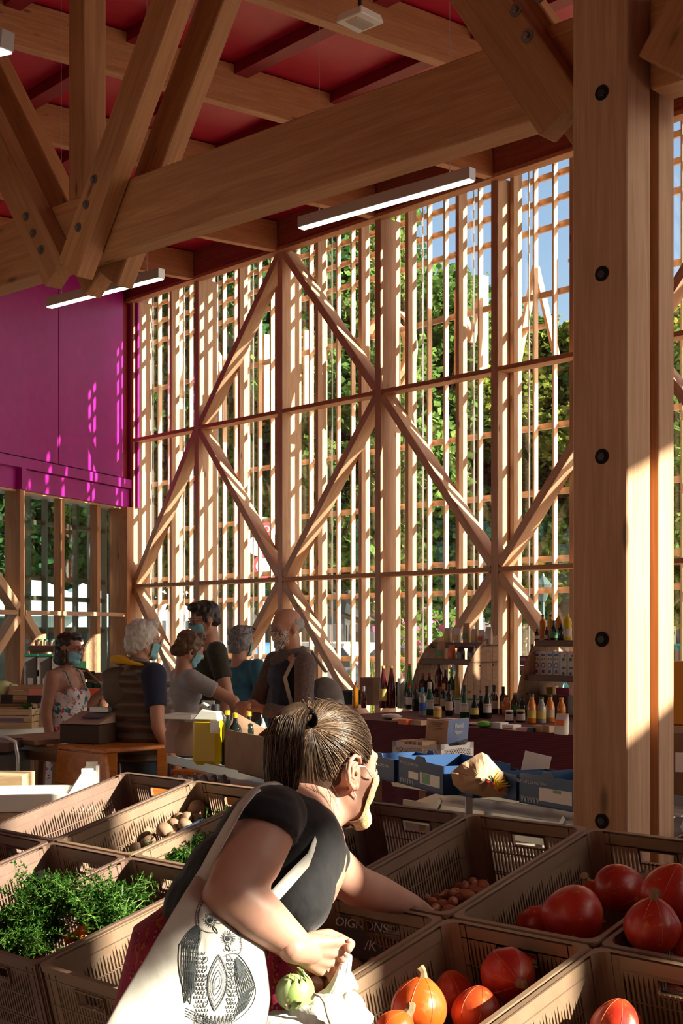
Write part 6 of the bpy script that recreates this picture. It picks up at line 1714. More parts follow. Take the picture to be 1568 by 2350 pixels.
def head_prims(mb, c, Rm, s=1.0, neck=None, jaw=1.0, neck_r=.052):
    def q(x, y, z): return V(c) + Rm @ (V((x, y, z)) * s)
    mb.ell(q(0, -.012, .030), (.075 * s, .096 * s, .086 * s), Rm, 20, 14)
    mb.ell(q(0, .026, -.028), (.060 * s, .062 * s, .074 * s), Rm, 18, 12)
    for x in (-1, 1):
        mb.cap(q(x * .050, -.004, -.050), .024 * s, q(x * .020 * jaw, .060, -.094), .020 * s)
        mb.ell(q(x * .044, .056, -.022), (.022 * s, .022 * s, .020 * s), Rm)
        mb.ell(q(x * .026, .077, .024), (.024 * s, .012 * s, .009 * s), Rm); mb.ell(q(x * .031, .066, .003), (.020 * s, .0165 * s, .0155 * s), Rm)
        er = Rm @ Euler((.15, 0, -x * .35)).to_matrix()
        mb.ell(q(x * .079, -.010, -.006), (.008 * s, .019 * s, .030 * s), er, 14, 10)
        mb.cap(q(x * .082, -.016, .018), .006 * s, q(x * .086, -.026, .0), .006 * s, 8)
        mb.cap(q(x * .086, -.026, .0), .006 * s, q(x * .080, -.012, -.030), .007 * s, 8)
    mb.ell(q(0, .068, -.095), (.020 * s, .016 * s, .018 * s), Rm)
    mb.cap(q(0, .086, .012), .009 * s, q(0, .106, -.026), .013 * s)
    for x in (-1, 1): mb.ell(q(x * .012, .094, -.030), (.010 * s, .012 * s, .009 * s), Rm)
    mb.cap(q(-.018, .081, -.058), .008 * s, q(.018, .081, -.058), .008 * s)
    if neck is not None:
        mb.cap(q(0, -.028, -.045), neck_r * s, neck, (neck_r + .008) * s)
def head_details(root, c, Rm, s, skin_m, glasses=None, mask=None, brow=None, strap_m=None, iris=True, mw=1.36, mk=.15):
    def q(x, y, z): return V(c) + Rm @ (V((x, y, z)) * s)
    for x in (-1, 1):
        o = MB().ell(q(x * .030, .0725, .004), .0115 * s, Rm, 14, 10).build('eye', eye_w, root, smooth=True)
        MB().ell(q(x * .030, .0818, .003), (.0056 * s, .0032 * s, .0056 * s), Rm, 12, 8).build('iris', iris_m, o, smooth=True)
        b = MB().tube([q(x * .016, .080, .010), q(x * .030, .0850, .0125), q(x * .044, .076, .009)], .0022 * s, 6); b.build('eyelid', skin_m, root, smooth=True)
        if brow: MB().tube([q(x * .014, .092, .026), q(x * .030, .093, .032), q(x * .050, .078, .026)], [.002 * s, .0032 * s, .0015 * s], 6).build('eyebrow', brow, root, smooth=True)
    if not mask: MB().ell(q(0, .087, -.058), (.022 * s, .007 * s, .007 * s), Rm).build('lips', lip_m, root, smooth=True)
    if mask:
        def mf(uu, vv):
            a = (uu * 2 - 1) * (mw + mk * vv); e_ = .52 - vv * 1.62
            d = V((math.sin(a) * math.cos(e_), math.cos(a) * math.cos(e_), math.sin(e_))); c0 = V((0, .02, -.05)); best = .02
            for (sx_, sy2, sz, sr) in ((0, .024, -.030, .066), (.020, .060, -.094, .023), (-.020, .060, -.094, .023), (0, .068, -.093, .023), (0, .094, -.016, .020), (0, .080, -.055, .020), (.040, .054, -.022, .024), (-.040, .054, -.022, .024), (.036, .028, -.070, .026), (-.036, .028, -.070, .026)):
                oc = V((sx_, sy2, sz)) - c0; bq = oc.dot(d); disc_ = bq * bq - oc.length_squared + sr * sr
                if disc_ > 0: best = max(best, bq + math.sqrt(disc_))
            p = c0 + d * (best + .0055 + .0012 * math.sin(vv * 20)); return q(p.x, p.y, p.z)
        o = MB().grid(mf, 24, 18).build('face_mask', mask, root, smooth=True)
        so = o.modifiers.new('solid', 'SOLIDIFY'); so.thickness = .0022
        sm_ = o.modifiers.new('smooth', 'SMOOTH'); sm_.factor = .5; sm_.iterations = 9
        for x in (0, 1):
            sx = x * 2 - 1
            e0 = q(sx * .083, -.028, .014); e1 = q(sx * .085, -.030, -.012)
            MB().tube([mf(x, .04), q(sx * .078, .020, .008), e0], .0015 * s, 6).build('mask_strap', strap_m or M['white'], root)
            MB().tube([e0, e1, q(sx * .078, .0, -.045), mf(x, .94)], .0015 * s, 6).build('mask_strap', strap_m or M['white'], root)
    if glasses:
        gm_, gr, gt_ = glasses
        r_ = MB()
        for x in (-1, 1):
            pts = [q(x * .032 + gr * math.cos(k * PI / 8) * 1.12, .102 - abs(gr * math.cos(k * PI / 8)) * .15 - (.012 if (x * math.cos(k * PI / 8)) > 0 else 0), .001 + gr * .85 * math.sin(k * PI / 8)) for k in range(17)]
            r_.tube(pts, gt_, 6, cap=False); r_.tube([q(x * (.034 + gr), .090, .008), q(x * .078, .05, .010), q(x * .082, -.012, .008)], gt_, 6)
        r_.tube([q(-.010, .106, .004), q(.010, .106, .004)], gt_, 6)
        g = r_.build('glasses', gm_, root)
        lens = glass('lens_' + gm_.name, (.93, .95, .95))
        for x in (-1, 1): MB().lathe([(gr * .95, -.0004), (gr * .95, .0004)], 16, m=Matrix.Translation(q(x * .032, .098, .001)) @ (Rm @ Matrix.Rotation(PI / 2, 3, 'X')).to_4x4()).build('lens', lens, g)
def rotm(fwd, up=(0, 0, 1)):
    """columns: right, forward, up of a head"""
    f = V(fwd).normalized(); r_ = f.cross(V(up)).normalized(); u = r_.cross(f)
    return Matrix((r_, f, u)).transposed()
def scalp(b, c, Rm, s, items):
    for (x, y, z, rx, ry, rz_) in items: b.ell(V(c) + Rm @ (V((x, y, z)) * s), (rx * s, ry * s, rz_ * s), Rm, 18, 12)
shoe_m = mat('shoe', (.03, .025, .022), .5)
def person(base, yaw, H, label, skm, J, top, trousers, cloth_prims, hair, hair_prims, head_fwd, group=None, mask=None, glasses=None, brow=None, strap=None, lean=(0, 0), waist=1.0, sh=.195, sleeve=None, vox=.011):
    """J: hands and elbows in body coordinates (x right, y forward, z up, metres)"""
    root = empty('person', base, label=label, cat='person', group=group)
    Rb = Matrix.Rotation(yaw, 3, 'Z')
    def q(x, y, z): return V(base) + Rb @ V((x, y, z))
    k = H / 1.7
    hipz, shz, neckz, headz = .90 * k, 1.40 * k, 1.47 * k, 1.585 * k
    lx, ly = lean
    def sp(z): f = max(0, (z - hipz)) / (headz - hipz); return lx * f ** 1.3, ly * f ** 1.3
    hx, hy = sp(headz); nx, ny = sp(neckz); sx, sy_ = sp(shz)
    hc = q(hx, hy + .015, headz); nk = q(nx, ny - .02, neckz - .03)
    Rm = rotm(head_fwd)
    b = MB(); head_prims(b, hc, Rm, k * .98, nk)
    b.cap(nk, .062 * k, q(sx, sy_ - .01, shz - .06), .085 * k)
    b.cap(q(sx - .10, sy_, shz - .02), .062 * k, q(sx + .10, sy_, shz - .02), .062 * k)
    b.ell(q(sx * .9, sy_ * .9, shz - .15), (.145 * k, .095 * k, .17 * k), Rb); b.ell(q(lx * .2, ly * .2, hipz + .12), (.125 * k * waist, .09 * k * waist, .16 * k), Rb)
    for s_, key in ((-1, 'l'), (1, 'r')):
        shp = q(sx + s_ * (sh - .02), sy_, shz - .015); el = q(*J['e' + key]); wr = q(*J['w' + key])
        b.cap(shp, .052 * k, el, .040 * k); b.cap(el, .041 * k, wr, .026 * k)
        d = (wr - el).normalized(); hd_ = V(J.get('hd' + key)) if J.get('hd' + key) else None
        hd_ = (Rb @ hd_) if hd_ is not None else d
        pn = Rb @ V(J.get('pn' + key, (s_, 0, .2)))
        b.cap(wr - d * .02, .026 * k, wr + hd_ * .015, .022 * k); hand(b, wr, hd_, pn, k, J.get('c' + key, .45), side=J.get('sd' + key, 1))
    # legs inside the trousers, ankles showing
    for s_ in (-1, 1):
        b.cap(q(s_ * .09, 0, hipz - .05), .08 * k, q(s_ * .10, .01, .48 * k), .055 * k); b.cap(q(s_ * .10, .01, .48 * k), .055 * k, q(s_ * .10, -.01, .08), .038 * k)
    body = blob('body', b, skm, root, .0085, 4)
    head_details(root, hc, Rm, k * .98, skm, glasses, mask, brow, strap)
    # hair
    hb = MB(); scalp(hb, hc, Rm, k * .98, hair_prims)
    if hair_prims: blob('hair', hb, hair, root, .0085, 3)
    # trousers or skirt and shoes
    if trousers is not None:
        t_ = MB(); t_.ell(q(0, -.005, hipz + .02), (.165 * k * waist, .125 * k * waist, .13 * k), Rb)
        for s_ in (-1, 1):
            t_.cap(q(s_ * .085, 0, hipz - .03), .098 * k, q(s_ * .10, .012, .50 * k), .072 * k); t_.cone(q(s_ * .10, .012, .52 * k), .074 * k, q(s_ * .10, -.005, .09), .062 * k)
        blob('trousers', t_, trousers, root, .014, 5)
    for s_ in (-1, 1):
        MB().ell(q(s_ * .10, .05, .045), (.045, .125, .044), Rb).build('shoe', shoe_m, root, smooth=True)
    # top
    c = MB(); c.ell(q(sx, sy_, shz - .10), (.175 * k, .118 * k, .13 * k), Rb); c.ell(q(sx * .6, sy_ * .6 + .0, shz - .26), (.160 * k * waist, .120 * k * waist, .2 * k), Rb); c.ell(q(lx * .1, ly * .1, hipz + .06), (.170 * k * waist, .130 * k * waist, .14 * k), Rb)
    c.cap(q(sx - .11, sy_ - .005, shz - .015), .060 * k, q(sx + .11, sy_ - .005, shz - .015), .060 * k)
    cone_z = hipz - .02
    c.cone(q(0, 0, cone_z), .165 * k * waist, q(lx * .3, ly * .3, hipz + .2), .150 * k * waist, flat=.78, right=Rb @ V((1, 0, 0)))
    if sleeve:
        kind, fr_ = sleeve
        for s_, key in ((-1, 'l'), (1, 'r')):
            shp = q(sx + s_ * (sh - .025), sy_, shz - .015); el = q(*J['e' + key]); wr = q(*J['w' + key])
            if kind == 'short':
                e_ = shp.lerp(el, fr_); c.ell(shp, .068 * k); c.cone(shp, .066 * k, e_, .060 * k)
            else:
                c.ell(shp, .070 * k); c.cap(shp, .068 * k, el, .054 * k); c.cone(el, .054 * k, el.lerp(wr, fr_), .040 * k)
    cloth_prims and cloth_prims(c, q, k, (sx, sy_, shz, hipz))
    blob('top', c, top, root, .0105, 5)
    return root, q, hc, Rm, k
surg = mat('mask_light_blue', (.20, .47, .56), .75)
# --- red-glasses woman in a strappy floral dress
flo = mat('floral_dress', (.66, .62, .62), .8); t = NT(flo)
cc = (.66, .63, .64)
prev = None
for sc_i, (sc_, th, col) in enumerate(((16, .20, (.02, .20, .24)), (21, .17, (.58, .05, .09)), (26, .16, (.62, .30, .28)), (34, .13, (.01, .05, .10)))):
    vo = t.new('ShaderNodeTexVoronoi'); vo.inputs['Scale'].default_value = sc_
    tc_ = t.new('ShaderNodeTexCoord'); mp = t.new('ShaderNodeMapping'); mp.inputs['Location'].default_value = (sc_i * 3.3, 1.1 * sc_i, 0)
    ns = t.new('ShaderNodeTexNoise'); ns.inputs['Scale'].default_value = 30; t.link(tc_.outputs['Object'], ns.inputs['Vector'])
    va = t.new('ShaderNodeVectorMath', operation='MULTIPLY_ADD'); va.inputs[1].default_value = (.05, .05, .05); t.link(ns.outputs['Color'], va.inputs[0]); t.link(tc_.outputs['Object'], va.inputs[2])
    t.link(va.outputs[0], mp.inputs[0]); t.link(mp.outputs[0], vo.inputs['Vector'])
    f = t.ramp(vo.outputs['Distance'], [(th * 1.55, (1, 1, 1)), (th * 1.7, (0, 0, 0))])
    prev = t.mix(f, prev if prev is not None else cc, col)
t.color(prev); t.bump(t.noise(t.coord((1, 1, 1)), 8, 3), .3, .02)
bl_hair = hairm('hair_black_brown', (.012, .008, .007), (.045, .028, .022))
hx = P(158, 1488, 9.7)
def person_dress():
    base = V((hx.x - .02, hx.y, 0)); yaw = math.atan2(-.36, .93) - PI / 2
    root = empty('person', base, label='person in a strappy floral dress and red glasses at the far left, light blue mask', cat='person')
    Rb = Matrix.Rotation(yaw, 3, 'Z'); k = .93
    def q(x, y, z): return base + Rb @ V((x, y, z))
    hc = q(0, .03, 1.478); Rm = rotm(Rb @ V((-.05, 1, -.10)))
    b = MB(); head_prims(b, hc, Rm, .95, q(0, -.015, 1.33), .95, .046)
    b.cap(q(-.115, -.01, 1.285), .058, q(.115, -.01, 1.285), .058); b.cap(q(0, -.01, 1.33), .055, q(0, -.01, 1.25), .085)
    b.ell(q(0, 0, 1.16), (.145, .10, .16), Rb); b.ell(q(0, 0, .95), (.14, .10, .18), Rb)
    for s_ in (-1, 1): b.ell(q(s_ * .07, .075, 1.15), .068)
    # right arm hangs, left arm bent to hold the bag strap
    b.cap(q(.165, -.01, 1.28), .052, q(.20, -.04, 1.03), .043); b.cap(q(.20, -.04, 1.03), .043, q(.19, .01, .79), .027); hand(b, q(.19, .01, .79), q(0, .1, -1) - q(0, 0, 0), Rb @ V((1, 0, 0)), .95, .45)
    b.cap(q(-.165, -.01, 1.28), .050, q(-.20, .03, 1.05), .042); b.cap(q(-.20, .03, 1.05), .042, q(-.15, .20, 1.16), .027); hand(b, q(-.15, .20, 1.16), Rb @ V((.25, .5, .55)), Rb @ V((-.6, .6, .1)), .95, 1.15, side=-1)
    for s_ in (-1, 1): b.cap(q(s_ * .09, 0, .8), .08, q(s_ * .09, 0, .46), .055); b.cap(q(s_ * .09, 0, .46), .055, q(s_ * .09, -.01, .07), .036)
    blob('body', b, SK['tan'], root, .0085, 4)
    redf = mat('glasses_red', (.55, .01, .03), .3)
    head_details(root, hc, Rm, .95, SK['tan'], (redf, .0215, .0028), surg, bl_hair)
    hb = MB(); scalp(hb, hc, Rm, .95, [(0, -.026, .042, .084, .098, .082), (0, -.055, -.02, .086, .068, .085), (-.062, -.035, -.05, .036, .055, .07), (.062, -.035, -.05, .036, .055, .07), (.0, .028, .098, .06, .055, .028), (0, -.07, -.085, .07, .05, .05), (.07, -.02, -.095, .03, .04, .035), (-.07, -.02, -.095, .03, .04, .035)])
    blob('hair', hb, bl_hair, root, .009, 2)
    c = MB(); c.ell(q(0, .0, 1.13), (.156, .112, .10), Rb)
    for s_ in (-1, 1): c.ell(q(s_ * .07, .078, 1.145), (.075, .073, .068), Rb)
    c.cone(q(0, .01, .90), .165, q(0, .01, 1.17), .160, flat=.82, right=Rb @ V((1, 0, 0))); c.cone(q(0, 0, .48), .255, q(0, 0, .94), .175, flat=.8, right=Rb @ V((1, 0, 0))); c.ell(q(0, .02, 1.0), (.155, .125, .15), Rb)
    blob('dress', c, flo, root, .010, 5)
    tm_ = mat('dress_strap', (.05, .2, .22), .7)
    for s_ in (-1, 1): MB().tube([q(s_ * .085, .105, 1.20), q(s_ * .092, .055, 1.315), q(s_ * .09, -.02, 1.345), q(s_ * .08, -.09, 1.27)], .0045, 6).build('strap', tm_, root)
    for s_ in (-1, 1): MB().ell(q(s_ * .09, .05, .04), (.042, .12, .04), Rb).build('shoe', shoe_m, root, smooth=True)
    # long brown bag on her left shoulder, behind it an orange one
    bagm = fabric('brown_bag', (.16, .095, .05))
    bg = empty('shoulder_bag', q(-.24, .08, .95), label='long brown cloth bag hanging from the left shoulder of the person in the floral dress', cat='bag')
    w = MB(); w.cone(q(-.25, .06, .70), .155, q(-.235, .10, 1.08), .065, flat=.45); blob('body', w, bagm, bg, .010, 6)
    MB().tube([q(-.235, .13, 1.05), q(-.175, .20, 1.20), q(-.14, .08, 1.325), q(-.13, -.03, 1.345), q(-.20, -.03, 1.18), q(-.24, .04, 1.06)], .012, 6, flat=.4).build('strap', bagm, bg, smooth=True)
person_dress()
p = P(208, 1602, 10.9); r = empty('orange_bag', (p.x, p.y, p.z - .10), label='bright orange carrier bag behind the brown shoulder bag', cat='bag')
MB().prism([P(198, 1580, 10.9), P(231, 1582, 10.9), P(231, 1634, 10.9), P(210, 1634, 10.9)], (0, .09, 0)).build('bag', mat('orange_cloth', (.75, .10, .02), .7), r)
MB().prism([P(195, 1634, 10.85), P(235, 1634, 10.85), P(235, 1640, 10.85), P(195, 1640, 10.85)], (0, .4, 0)).build('bag_shelf', M['dark_wood']); tag(bpy.data.objects['bag_shelf'], 'small dark board under the orange carrier bag', 'shelf')
sb_ = bpy.data.objects['bag_shelf']; MB().box((P(215, 1640, 11.05).x, 11.05, (P(215, 1640, 10.85).z) / 2 - .003), (.05, .05, P(215, 1640, 10.85).z - .01)).build('leg', M['dark_wood'], sb_)

# --- grey-haired woman with the quilted vest, from behind
quilt = mat('quilted_nylon', (.115, .088, .068), .42); t = NT(quilt)
wv = t.new('ShaderNodeTexWave'); wv.bands_direction = 'Z'; wv.inputs['Scale'].default_value = 4.9; wv.inputs['Distortion'].default_value = .5; wv.inputs['Detail'].default_value = 1; t.link(t.coord((1, 1, 1)), wv.inputs['Vector'])
t.color(t.ramp(wv.outputs['Fac'], [(0, (.05, .038, .03)), (.16, (.12, .092, .072)), (1, (.15, .115, .09))])); t.bump(wv.outputs['Fac'], .9, .02)
gh = hairm('hair_silver', (.36, .35, .335), (.68, .665, .64))
hq = P(326, 1462, 7.9)
navy = fabric('navy_cotton', (.012, .018, .045)); jeans = fabric('jeans_blue', (.035, .06, .10), (.06, .10, .15), 60)
yawv = math.atan2(.55, .83) - PI / 2
def vestp(c, q, k, d):
    sx, sy_, shz, hipz = d
    c.ell(q(0, -.005, hipz + .22), (.20, .155, .24)); c.cone(q(0, 0, hipz - .03), .205, q(0, 0, hipz + .2), .198, flat=.82, right=q(1, 0, 0) - q(0, 0, 0))
    c.ell(q(0, -.02, shz - .07), (.19, .14, .12)); c.cap(q(-.12, -.02, shz - .01), .066, q(.12, -.02, shz - .01), .066)
root, q, hc, Rm, k = person(V((hq.x, hq.y, 0)), yawv, 1.665, 'person with short silver hair and brown quilted vest seen from behind, left of centre', SK['mid'],
    dict(el=(-.26, -.02, 1.07), wl=(-.20, .16, .92), er=(.255, -.02, 1.06), wr=(.235, .10, .83), cl=.4, cr=.5), quilt, jeans, vestp, gh,
    [(0, -.022, .042, .086, .103, .086), (0, -.05, -.01, .083, .072, .085), (-.06, -.02, .0, .032, .058, .055), (.06, -.02, .0, .032, .058, .055), (0, -.066, -.055, .066, .048, .05), (0, .035, .105, .058, .05, .03)],
    Matrix.Rotation(yawv, 3, 'Z') @ V((.15, 1, -.12)), mask=surg, waist=1.15, glasses=(mat('glasses_thin', (.1, .1, .1), .3, .8), .019, .0012), brow=gh)
for s_, key in ((-1, (-.26, -.02, 1.07)), (1, (.255, -.02, 1.06))):
    c = MB(); a = q(s_ * .165, -.005, 1.350); e_ = q(*key); c.ell(a, .078); c.cone(a, .074, a.lerp(e_, .62), .064)
    blob('sleeve', c, navy, root, .010, 3)
c = MB(); c.ell(q(0, -.135, 1.27), (.115, .055, .12)); c.ell(q(-.02, -.13, 1.34), (.12, .06, .06)); blob('hood', c, fabric('hood_nylon', (.10, .076, .058), None, 20, .5, .4), root, .010, 5)
yl = fabric('hood_lining_yellow', (.62, .36, .015)); b = MB()
pts = [q(.13 * math.cos(a), -.045 + .105 * math.sin(a) * (1.0 if math.sin(a) < 0 else .7), 1.415 - .025 * math.sin(a)) for a in [k_ * PI / 9 for k_ in range(19)]]
b.tube(pts[9:], [.02, .032, .036, .038, .038, .036, .034, .03, .026, .02], 8, flat=.7); b.build('hood_lining', yl, root, smooth=True)
b = MB(); b.tube([pts[i % 18] + V((0, 0, .012)) for i in range(15, 22)], [.018, .026, .03, .03, .028, .024, .018], 8, flat=.6); b.build('collar', quilt, root, smooth=True)
MB().tube([q(-.02, -.195, 1.28), q(-.03, -.20, 1.22), q(-.015, -.20, 1.18), q(-.035, -.20, 1.16)], .003, 6).build('drawstring', M['black'], root)

# --- woman with a brown bun in a grey tee
hq = P(404, 1492, 8.7); yb_ = math.atan2(.35, .94) - PI / 2
brh = hairm('hair_brown_bun', (.055, .028, .015), (.16, .085, .045)); gtee = fabric('grey_tee', (.30, .31, .33), (.36, .37, .39))
person(V((hq.x + .02, hq.y, 0)), yb_, 1.60, 'person with a brown hair bun and light grey tee, arm reaching forward', SK['mid'],
    dict(el=(-.22, .15, 1.10), wl=(-.10, .34, 1.00), er=(.23, .30, 1.16), wr=(.20, .34, .96), cl=.5, cr=.5), gtee, jeans, None, brh,
    [(0, -.022, .040, .085, .103, .086), (0, -.05, -.01, .082, .070, .080), (-.06, -.01, .0, .030, .05, .05), (.06, -.01, .0, .030, .05, .05), (0, .03, .10, .058, .05, .03), (0, -.095, -.055, .042, .040, .040)],
    Matrix.Rotation(yb_, 3, 'Z') @ V((.0, 1, -.45)), mask=surg, lean=(0, .06), sleeve=('short', .55), brow=brh)
# --- tall dark-haired man in a dark olive tee
hq = P(462, 1437, 9.2); yt = math.atan2(-.42, -.90) - PI / 2
dkh = hairm('hair_dark', (.010, .007, .006), (.035, .02, .016)); olive = fabric('olive_tee', (.035, .034, .024), (.05, .048, .035))
root, q, hc, Rm, k = person(V((hq.x + .08, hq.y, 0)), yt, 1.80, 'tall dark-haired person in a dark olive tee facing left, watch on the wrist', SK['mid'],
    dict(el=(-.29, .0, 1.17), wl=(-.28, .05, .90), er=(.22, .12, 1.15), wr=(.16, .30, 1.02), cl=.4, cr=.5), olive, jeans, None, dkh,
    [(0, -.020, .046, .083, .100, .084), (0, -.05, .005, .080, .066, .070), (0, .042, .100, .062, .048, .032), (-.066, -.01, .02, .020, .045, .04), (.066, -.01, .02, .020, .045, .04)],
    Matrix.Rotation(yt, 3, 'Z') @ V((.0, 1, -.22)), mask=surg, lean=(0, .05), sleeve=('short', .62), brow=dkh, glasses=(M['black'], .020, .0016))
wq = q(-.282, .045, .925); MB().tube([wq + V((0, 0, .0)) + V((.033 * math.cos(a), .033 * math.sin(a), 0)) for a in [i * PI / 6 for i in range(13)]], .006, 6, cap=False).build('watch_strap', M['white'], root)
MB().lathe([(.018, -.004), (.018, .005)], 16, m=Matrix.Translation(wq + V((.01, -.036, 0))) @ V((.2, -1, 0)).to_track_quat('Z', 'Y').to_matrix().to_4x4()).build('watch', M['steel'], root)
# --- grey-haired man in the teal-blue jacket, back view
hq = P(553, 1474, 10.2); yj = math.atan2(.75, .62) - PI / 2
gyh = hairm('hair_grey_dark', (.06, .06, .065), (.26, .26, .28)); teal = fabric('teal_jacket', (.02, .10, .17), (.035, .15, .24), 20, .6, .5, 5)
root, q, hc, Rm, k = person(V((hq.x, hq.y, 0)), yj, 1.64, 'person with grey hair, sunglasses on the head and teal-blue jacket, from behind', SK['mid'],
    dict(el=(-.24, .02, 1.07), wl=(-.18, .2, .95), er=(.25, .0, 1.06), wr=(.22, .12, .86), cl=.4, cr=.5), teal, fabric('trousers_pale', (.22, .26, .27)), None, gyh,
    [(0, -.022, .042, .088, .104, .086), (0, -.05, -.01, .086, .074, .085), (-.06, -.03, -.02, .034, .06, .06), (.06, -.03, -.02, .034, .06, .06), (0, -.07, -.06, .07, .05, .05), (0, .035, .10, .062, .05, .032)],
    Matrix.Rotation(yj, 3, 'Z') @ V((.1, 1, -.05)), mask=surg, waist=1.1, sleeve=('long', .9), brow=gyh)
b = MB()
for s_ in (-1, 1): b.tube([hc + Rm @ V((s_ * .08, .06, .085)), hc + Rm @ V((s_ * .092, -.03, .055)), hc + Rm @ V((s_ * .085, -.085, .05))], .0025, 6)
b.tube([hc + Rm @ V((-.075, .065, .09)), hc + Rm @ V((0, .075, .118)), hc + Rm @ V((.075, .065, .09))], .006, 6); b.build('sunglasses', M['black'], root)
# --- man with the floral mask, navy vest, knitted sleeves
hq = P(622, 1443, 8.1); ym_ = math.atan2(-.55, -.84) - PI / 2
flm = mat('floral_mask', (.62, .62, .64), .8); t = NT(flm)
n1 = t.noise(t.coord((1, 1, 1)), 75, 3, .5, 1.5); cc_ = t.ramp(n1, [(.44, (.66, .66, .68)), (.49, (.02, .025, .06)), (.56, (.02, .025, .07)), (.60, (.66, .66, .68))])
vo = t.new('ShaderNodeTexVoronoi'); vo.inputs['Scale'].default_value = 36; t.link(t.coord((1, 1, 1)), vo.inputs['Vector'])
t.color(t.mix(t.ramp(vo.outputs['Distance'], [(.26, (1, 1, 1)), (.29, (0, 0, 0))]), cc_, (.80, .34, .01)))
navyv = fabric('navy_vest', (.010, .016, .040), (.015, .024, .055), 20, .6, .4); knit = fabric('brown_knit', (.10, .075, .075), (.15, .115, .11), 120, .95, .6, 60)
grs = hairm('hair_grey_short', (.20, .19, .19), (.40, .39, .38))
root, q, hc, Rm, k = person(V((hq.x + .13, hq.y, 0)), ym_, 1.74, 'bald person in floral mask, navy vest and knitted sleeves, hands joined', SK['mid'],
    dict(el=(-.27, .09, 1.10), wl=(-.06, .27, 1.155), er=(.24, .14, 1.10), wr=(.03, .33, 1.13), cl=.25, cr=.7, hdl=(.75, .55, .12), hdr=(-.75, .45, .2), pnl=(-.4, .5, .6), pnr=(.3, .7, -.5)), navyv, fabric('trousers_dark', (.04, .035, .03)), None, grs,
    [(0, -.062, .015, .070, .052, .055), (-.062, -.03, .012, .020, .045, .042), (.062, -.03, .012, .020, .045, .042)],
    Matrix.Rotation(ym_, 3, 'Z') @ V((-.02, 1, -.12)), mask=flm, lean=(0, .03), waist=1.1, brow=grs, glasses=(mat('glasses_steel', (.3, .3, .3), .3, .9), .021, .0013))
for s_, e_, w_ in ((-1, (-.27, .09, 1.10), (-.06, .27, 1.155)), (1, (.24, .14, 1.10), (.03, .33, 1.13))):
    c = MB(); a = q(s_ * .175, .02, 1.42); e1, w1 = q(*e_), q(*w_); c.ell(a, .064); c.cap(a, .064, e1, .054); c.cone(e1, .054, e1.lerp(w1, .86), .043)
    blob('knitted_sleeve', c, knit, root, .010, 3)
b = MB(); cp_ = [q(.078 * math.cos(a), .0 + .070 * math.sin(a), 1.475 - .012 * math.sin(a)) for a in [i * PI / 8 for i in range(17)]]; b.ell(q(0, .015, 1.425), (.125, .095, .055)); b.tube(cp_, .019, 10, cap=False, flat=1.6); b.build('knitted_collar', knit, root, smooth=True)
bpk = empty('backpack', q(.05, -.20, 1.15), label='grey and cream backpack on the back of the person in the floral mask', cat='bag')
c = MB(); c.ell(q(-.02, -.215, 1.16), (.125, .085, .17)); c.ell(q(-.02, -.24, 1.08), (.11, .075, .10)); blob('sack', c, fabric('backpack_grey', (.15, .14, .135)), bpk, .011, 5)
MB().prism([q(-.10, -.30, 1.04), q(.03, -.31, 1.02), q(-.02, -.33, 1.14), q(-.06, -.31, 1.22)], (0, 0, .012)).build('cream_flap', mat('cream_fabric', (.5, .46, .38), .8), bpk)
crm = mat('cream_strap', (.45, .40, .34), .8)
for s_ in (-1,): MB().tube([q(s_ * .12, -.16, 1.36), q(s_ * .125, -.05, 1.49), q(s_ * .13, .07, 1.44), q(s_ * .135, .135, 1.33), q(s_ * .15, .10, 1.18), q(s_ * .17, -.10, 1.08)], .022, 8, flat=.3).build('shoulder_strap', crm, bpk, smooth=True)
# ================================================================== THE WOMAN IN FRONT
wo = empty('person', (P(430, 2200, 2.60).x, 2.60, 0), label='person in black tee bending over the crates, brown ponytail and yellow-patterned mask', cat='person')
fair = SK['fair']
s_h = 1.10
f_h = V((.777, .63, -.05)); Rw = rotm(f_h)
ear = P(812, 1778, 2.73); hcw = ear - Rw @ (V((.082, -.010, -.006)) * s_h)
def hq_(x, y, z): return hcw + Rw @ (V((x, y, z)) * s_h)
b = MB()
NK = P(694, 1872, 2.70)
head_prims(b, hcw, Rw, s_h, None)
b.cap(hq_(0, -.035, -.045), .055, NK, .060); b.cap(hq_(.02, .0, -.07), .042, P(712, 1885, 2.72), .05)
b.cap(NK, .066, P(668, 1925, 2.70), .10)
# near arm
SHN, ELN, WRN = P(624, 1884, 2.47), P(528, 2052, 2.37), P(697, 2182, 2.41)
SHF, ELF, WRF = P(722, 1955, 2.86), P(815, 2032, 3.04), P(948, 2078, 3.30)
b.ell(SHN, .052); b.cap(SHN, .053, ELN.lerp(SHN, .45), .059, 18); b.cap(ELN.lerp(SHN, .45), .059, ELN, .046, 18)
b.cap(ELN, .047, ELN.lerp(WRN, .35), .049, 18); b.cap(ELN.lerp(WRN, .35), .049, WRN, .027, 18); b.ell(ELN + V((-.012, 0, -.008)), .040)
hd_n = (P(775, 2196, 2.475) - WRN).normalized(); pn_n = V((.05, -.85, .52))
b.cap(WRN, .027, WRN + hd_n * .02, .026)
b.cap(SHF, .055, ELF, .046, 18); b.cap(ELF, .047, ELF.lerp(WRF, .4), .043, 18); b.cap(ELF.lerp(WRF, .4), .043, WRF, .027, 18)
hd_f = V((.55, .42, -.72)); b.cap(WRF, .027, WRF + hd_f.normalized() * .02, .024)
hand(b, WRF, hd_f, V((-.5, .1, .8)), 1.0, .55, side=-1)
